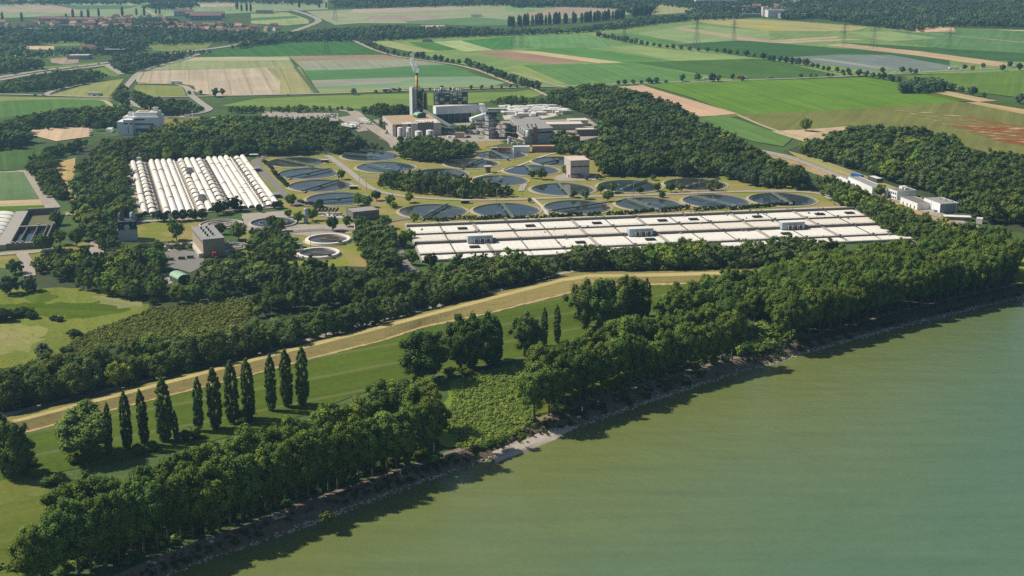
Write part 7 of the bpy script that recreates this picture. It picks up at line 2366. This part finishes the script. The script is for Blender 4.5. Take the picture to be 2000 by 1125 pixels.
for px, py, h, lab in [(638, 104, 42, 'lattice pylon on the striped green field'), (1360, 97, 55, 'tall lattice pylon at the dotted tree row'), (1003, 92, 42, 'left one of two lattice pylons in the middle plain'), (1019, 92, 42, 'right one of two lattice pylons in the middle plain'),
                       (1219, 86, 42, 'lattice pylon at the short hedge of the plain'), (1706, 96, 50, 'lattice pylon on the tan strip at the right'), (1774, 74, 45, 'lattice pylon below the dark wood at the right'), (1853, 102, 45, 'lattice pylon farthest right in the fields'), (1648, 90, 40, 'lattice pylon left of the tan strip'), (655, 41, 45, 'lattice pylon by the far motorway'), (1433, 82, 40, 'lattice pylon on the dark green far field')]:
    pylon(px, py, h, lab)

# ---- vehicles
def truck(px, py, rot, lab, col=None, cab=None, grp=None, L=13.0):
    t = thing('lorry', lab, 'lorry', (*G(px, py), 1.05 if py < 270 else .35), rot, grp)
    MB().bevbox(0, L - 3, -1.25, 1.25, 1.1, 3.9, .1).build('trailer', col or WHITEP, t)
    c = MB().bevbox(L - 2.7, L - .3, -1.2, 1.2, .7, 3.3, .2).build('cab', cab or WHITEP, t)
    MB().box(L - .32, L - .26, -1.05, 1.05, 1.9, 2.9).build('windscreen', GLASS, c)
    for x in (1.4, 2.8, L - 4.5, L - 1.4):
        MB().tube([(x, -1.2, .55), (x, 1.2, .55)], .52, 10).build('wheels', TYRE, t)
def car(px, py, rot, lab, col, grp=None):
    t = thing('car', lab, 'car', (*G(px, py), 1.05 if py < 270 else .35), rot, grp)
    prof = [(-2.1, .35), (-2.15, .8), (-1.6, .95), (-1.1, 1.42), (.5, 1.45), (1.15, .98), (2.1, .8), (2.2, .35)]
    V = [(x, s * (.86 if z < 1.2 else .68), z) for s in (-1, 1) for (x, z) in prof]
    n = len(prof)
    F = [(i, i + 1, n + i + 1, n + i) for i in range(n - 1)] + [tuple(range(n))[::-1], tuple(range(n, 2 * n))]
    MB().add(V, F).build('body', col, t)
    MB().add([(-1.5, -.7, 1.0), (-1.5, .7, 1.0), (-1.13, .62, 1.4), (-1.13, -.62, 1.4)], [(0, 1, 2, 3)]).box(-1.1, .6, -.79, .79, 1.02, 1.36).build('windows', GLASS, t)
    for x in (-1.35, 1.4):
        MB().tube([(x, -.85, .33), (x, .85, .33)], .33, 10).build('wheels', TYRE, t)
PAINT = dict(white=WHITEP, red=RED, blue=BLUE, grey=STEEL, black=plain('black_paint', (.02, .02, .022), .3, .1, 1), silver=STEEL_P)
truck(172, 187.5, -.03, 'white lorry on the country road, left of two together')
truck(181, 189, -.03, 'grey blue lorry on the country road, right of two together', BLUEW, STEEL)
truck(747, 180.5, -.04, 'white lorry on the country road left of the steam plume')
truck(757, 179.8, -.04, 'red lorry on the country road left of the steam plume', RED, RED)
truck(1374, 158.5, .1, 'white lorry on the country road right of a round tree')
truck(1440, 155.5, .12, 'red and white lorry farther right on the country road', RED, WHITEP)
truck(1853, 137.5, .2, 'white lorry on the road at the right edge', L=16)
truck(211, 123.5, .35, 'dark lorry on the motorway bridge', STEEL_D, STEEL_D)
truck(138, 135.5, .33, 'white lorry on the near motorway lane', L=15)
truck(335, 165.5, 0.0, 'white lorry trailer parked beside the tan field', L=15)
truck(265, 111, .35, 'white lorry among the motorway trees', L=14)
truck(298, 108, .4, 'pale lorry on the upper motorway lane', STEEL_P, WHITEP)
for px, py, c in [(30, 147, 'black'), (70, 140.5, 'white'), (112, 135.5, 'black'), (150, 131, 'red'), (170, 129.5, 'white'), (193, 126, 'black'), (92, 138, 'grey'), (240, 118, 'white')]:
    car(px, py, .33, 'small %s car driving on the motorway' % c, PAINT[c], 'cars on the motorway')
for px, py, c in [(69, 188, 'black'), (86, 188.3, 'grey'), (124, 172.5, 'white'), (300, 190, 'white'), (396, 214, 'black'), (563, 186.5, 'white'), (1405, 158.5, 'white'), (1500, 154, 'silver'), (1508, 153.5, 'black'), (1750, 143, 'white'), (1798, 140.5, 'white'), (1878, 136, 'white'), (1917, 134, 'white')]:
    car(px, py, .03 if px < 1000 else .15, 'small %s car on a country road' % c, PAINT[c], 'cars on the country road')
car(1046, 552.5, math.radians(38), 'red car on the road behind the dike', RED)
truck(420, 506, 1.9, 'red tipper standing at the corner of the brown building', RED, RED, L=7)
rs = random.Random(31)
for i in range(16):
    px, py = 655 - rs.uniform(0, 26), 226 + rs.uniform(0, 6)
    c = rs.choice(['white', 'grey', 'black', 'silver', 'blue'])
    car(px, py, 1.2 + rs.uniform(-.1, .1), 'parked %s car on the plant car park behind the trees' % c, PAINT[c], 'parked cars of the plant')
for i in range(14):
    px, py = 520 + i * 10, 229 + rs.uniform(-1.5, 1.5)
    c = rs.choice(['white', 'grey', 'black', 'silver', 'red'])
    car(px, py, 1.4, 'parked %s car in the long tree-shaded car park' % c, PAINT[c], 'cars in the tree-shaded car park')
for i, (px, py) in enumerate([(683, 251.5), (690, 253), (697, 252.5), (682, 247), (701, 239.5), (704, 243)]):
    truck(px, py, 2.3 if i < 3 else -.5, 'white lorry trailer parked beside the plant entrance road', WHITEP, WHITEP, 'white trailers at the plant entrance', 14)
for i, (px, py) in enumerate([(756, 263), (764, 265), (758, 259)]):
    car(px, py, .1, 'dark car at the left wall of the tan roofed block', PAINT['black'] if i != 1 else PAINT['white'], 'cars beside the tan roofed block')
for i, (px, py) in enumerate([(909, 262), (923, 263), (941, 263)]):
    truck(px, py, -.6, 'tanker lorry in the yard under the conveyor, %s from the left' % ORD[i], [STEEL_D, BLUEW, STEEL_P][i], [STEEL_D, STEEL_D, BLUE][i], 'lorries in the incinerator yard', 9)
car(1717, 390, -.6, 'dark car beside the silver silo of the shed row', PAINT['white'])
for i, (px, py) in enumerate([(1792, 386), (1784, 384), (1776, 381.5), (1800, 389)]):
    car(px, py, .5, 'car parked behind the white shed row', PAINT[['black', 'grey', 'black', 'white'][i]], 'cars behind the shed row')
rs = random.Random(77)
for i in range(5):
    car(178, 249 + i * 4.6, .1, 'parked car at the edge of the dry car park', PAINT[['red', 'black', 'white', 'grey', 'black'][i]], 'cars at the dry car park')
o = thing('hoarding', 'yellow straw-coloured stack or hoarding beside the country road at the right', 'hoarding', (*G(1899, 137.5), 1.0), .1)
MB().box(-3.5, 3.5, -.4, .4, .2, 6).build('board', YELLOW, o)
MB().box(-3, -2.6, .41, .7, -.2, 6).box(2.6, 3, .41, .7, -.2, 6).build('post', STEEL, o)

# ---- lamp posts of the plant
def lamp(px, py, h, lab):
    t = thing('street_lamp', lab, 'street lamp', placed(px, py), 0, 'lamp posts of the plant')
    MB().tube([(0, 0, -.1), (0, 0, h)], [.16, .1], 8).build('pole', STEEL, t, True)
    MB().bar((0, 0, h), (.9, 0, h + .15), .1).box(.5, 1.4, -.2, .2, h + .1, h + .3).build('lamp_head', WHITEP, t)
for i, (px, py, h, lab) in enumerate([(641, 321, 12, 'lamp post beside the road behind the far left tanks'), (702, 357, 14, 'tall lamp post beside the plant road bend'), (716, 372, 14, 'tall lamp post left of the dark tree clump'), (903, 396, 10, 'lamp post left of the second front tank'), (970, 395, 10, 'lamp post at the bridge head of the second front tank'),
                                      (1005, 318, 9, 'lamp post on the grass between the farthest tanks'), (1020, 384, 10, 'lamp post on the grass behind the second front tank'), (1142, 398, 9, 'lamp post behind the third front tank'), (1237, 385, 12, 'lamp post at the second rear right tank'), (1365, 378, 12, 'lamp post at the third rear right tank'),
                                      (607, 486, 13, 'lamp post left of the upper white rimmed tank'), (820, 440, 8, 'lamp post at the corner of the white basin'), (1712, 428, 11, 'lamp post in the belt right of the white basin'), (1770, 455, 11, 'lamp post at the right end of the white basin'), (1834, 472, 14, 'lamp post in the wood below the white canopy'),
                                      (1866, 428, 13, 'white mast right of the plant hall'), (945, 391, 9, 'lamp post on the path behind the front tanks'), (1320, 376, 9, 'lamp post between the rear right tanks'), (515, 511, 12, 'lamp post beside the yard under the round trees')]):
    lamp(px, py, h, lab)

# ---- things on the river bank
o = thing('river_sign', 'white board on posts facing the river under the trees', 'sign', (*G(1411, 707), 0), .6)
MB().box(-1.7, 1.7, -.06, .06, 2.0, 3.8).build('board', WHITEP, o)
MB().box(-1.3, -1.15, .061, .18, -.1, 3.7).box(1.15, 1.3, .061, .18, -.1, 3.7).build('post', STEEL, o)
o = thing('river_sign', 'small pale board left of the white river board', 'sign', (*G(1399, 711), 0), .6)
MB().box(-.9, .9, -.05, .05, 1.2, 2.4).build('board', STEEL_P, o)
MB().box(-.1, .1, .051, .15, -.1, 2.3).build('post', STEEL, o)
for i, (px, py) in enumerate([(782, 924), (1137, 802)]):
    o = thing('marker_post', ['white marker post on the river path of the lower row', 'white marker post on the river path of the middle row'][i], 'post', (*G(px, py), 0))
    MB().box(-.25, .25, -.18, .18, -.1, 1.9).build('post_body', WHITEP, o)
    MB().box(-.26, .26, -.19, .19, 1.901, 2.0).build('post_cap', STEEL_D, o)
o = thing('timber_pile', 'pale planks lying on the bank below the lower row', 'planks', (*G(544, 1010), 0), .6)
for k in range(5):
    MB().box(-2.2, 2.2, -1.4 + k * .6, -1.1 + k * .6, .1 + .05 * (k % 2), .4).build('plank', CONC_PALE, o)
rs = random.Random(19)
for i, (px, py) in enumerate([(405, 1052), (415, 1050), (412, 1058), (300, 1100), (290, 1098), (700, 945), (1345, 735), (1130, 815)]):
    o = thing('boulder', 'pale boulder lying beside the river path', 'boulder', (*G(px, py), -.1), rs.uniform(0, 3), 'boulders beside the river path')
    iv, it = ico()
    MB().add([(p[0] * rs.uniform(.7, 1.4), p[1] * rs.uniform(.6, 1.0), p[2] * rs.uniform(.4, .7) + .2) for p in iv], [tuple(q) for q in it]).build('stone', STONE, o)

# ================================================================ air
def haze():
    mb = MB()
    mb.box(-9200, 9200, -1000, 9700, -6.0, 230)
    m, nt, out = nodes('air')
    v = N(nt, 'ShaderNodeVolumePrincipled')
    v.inputs['Color'].default_value = (0.37, 0.68, 0.92, 1)
    v.inputs['Density'].default_value = HAZE_B
    v.inputs['Anisotropy'].default_value = 0.5
    nt.links.new(v.outputs[0], out.inputs['Volume'])
    o = mb.build('haze', m)
    o['kind'] = 'stuff'
haze()
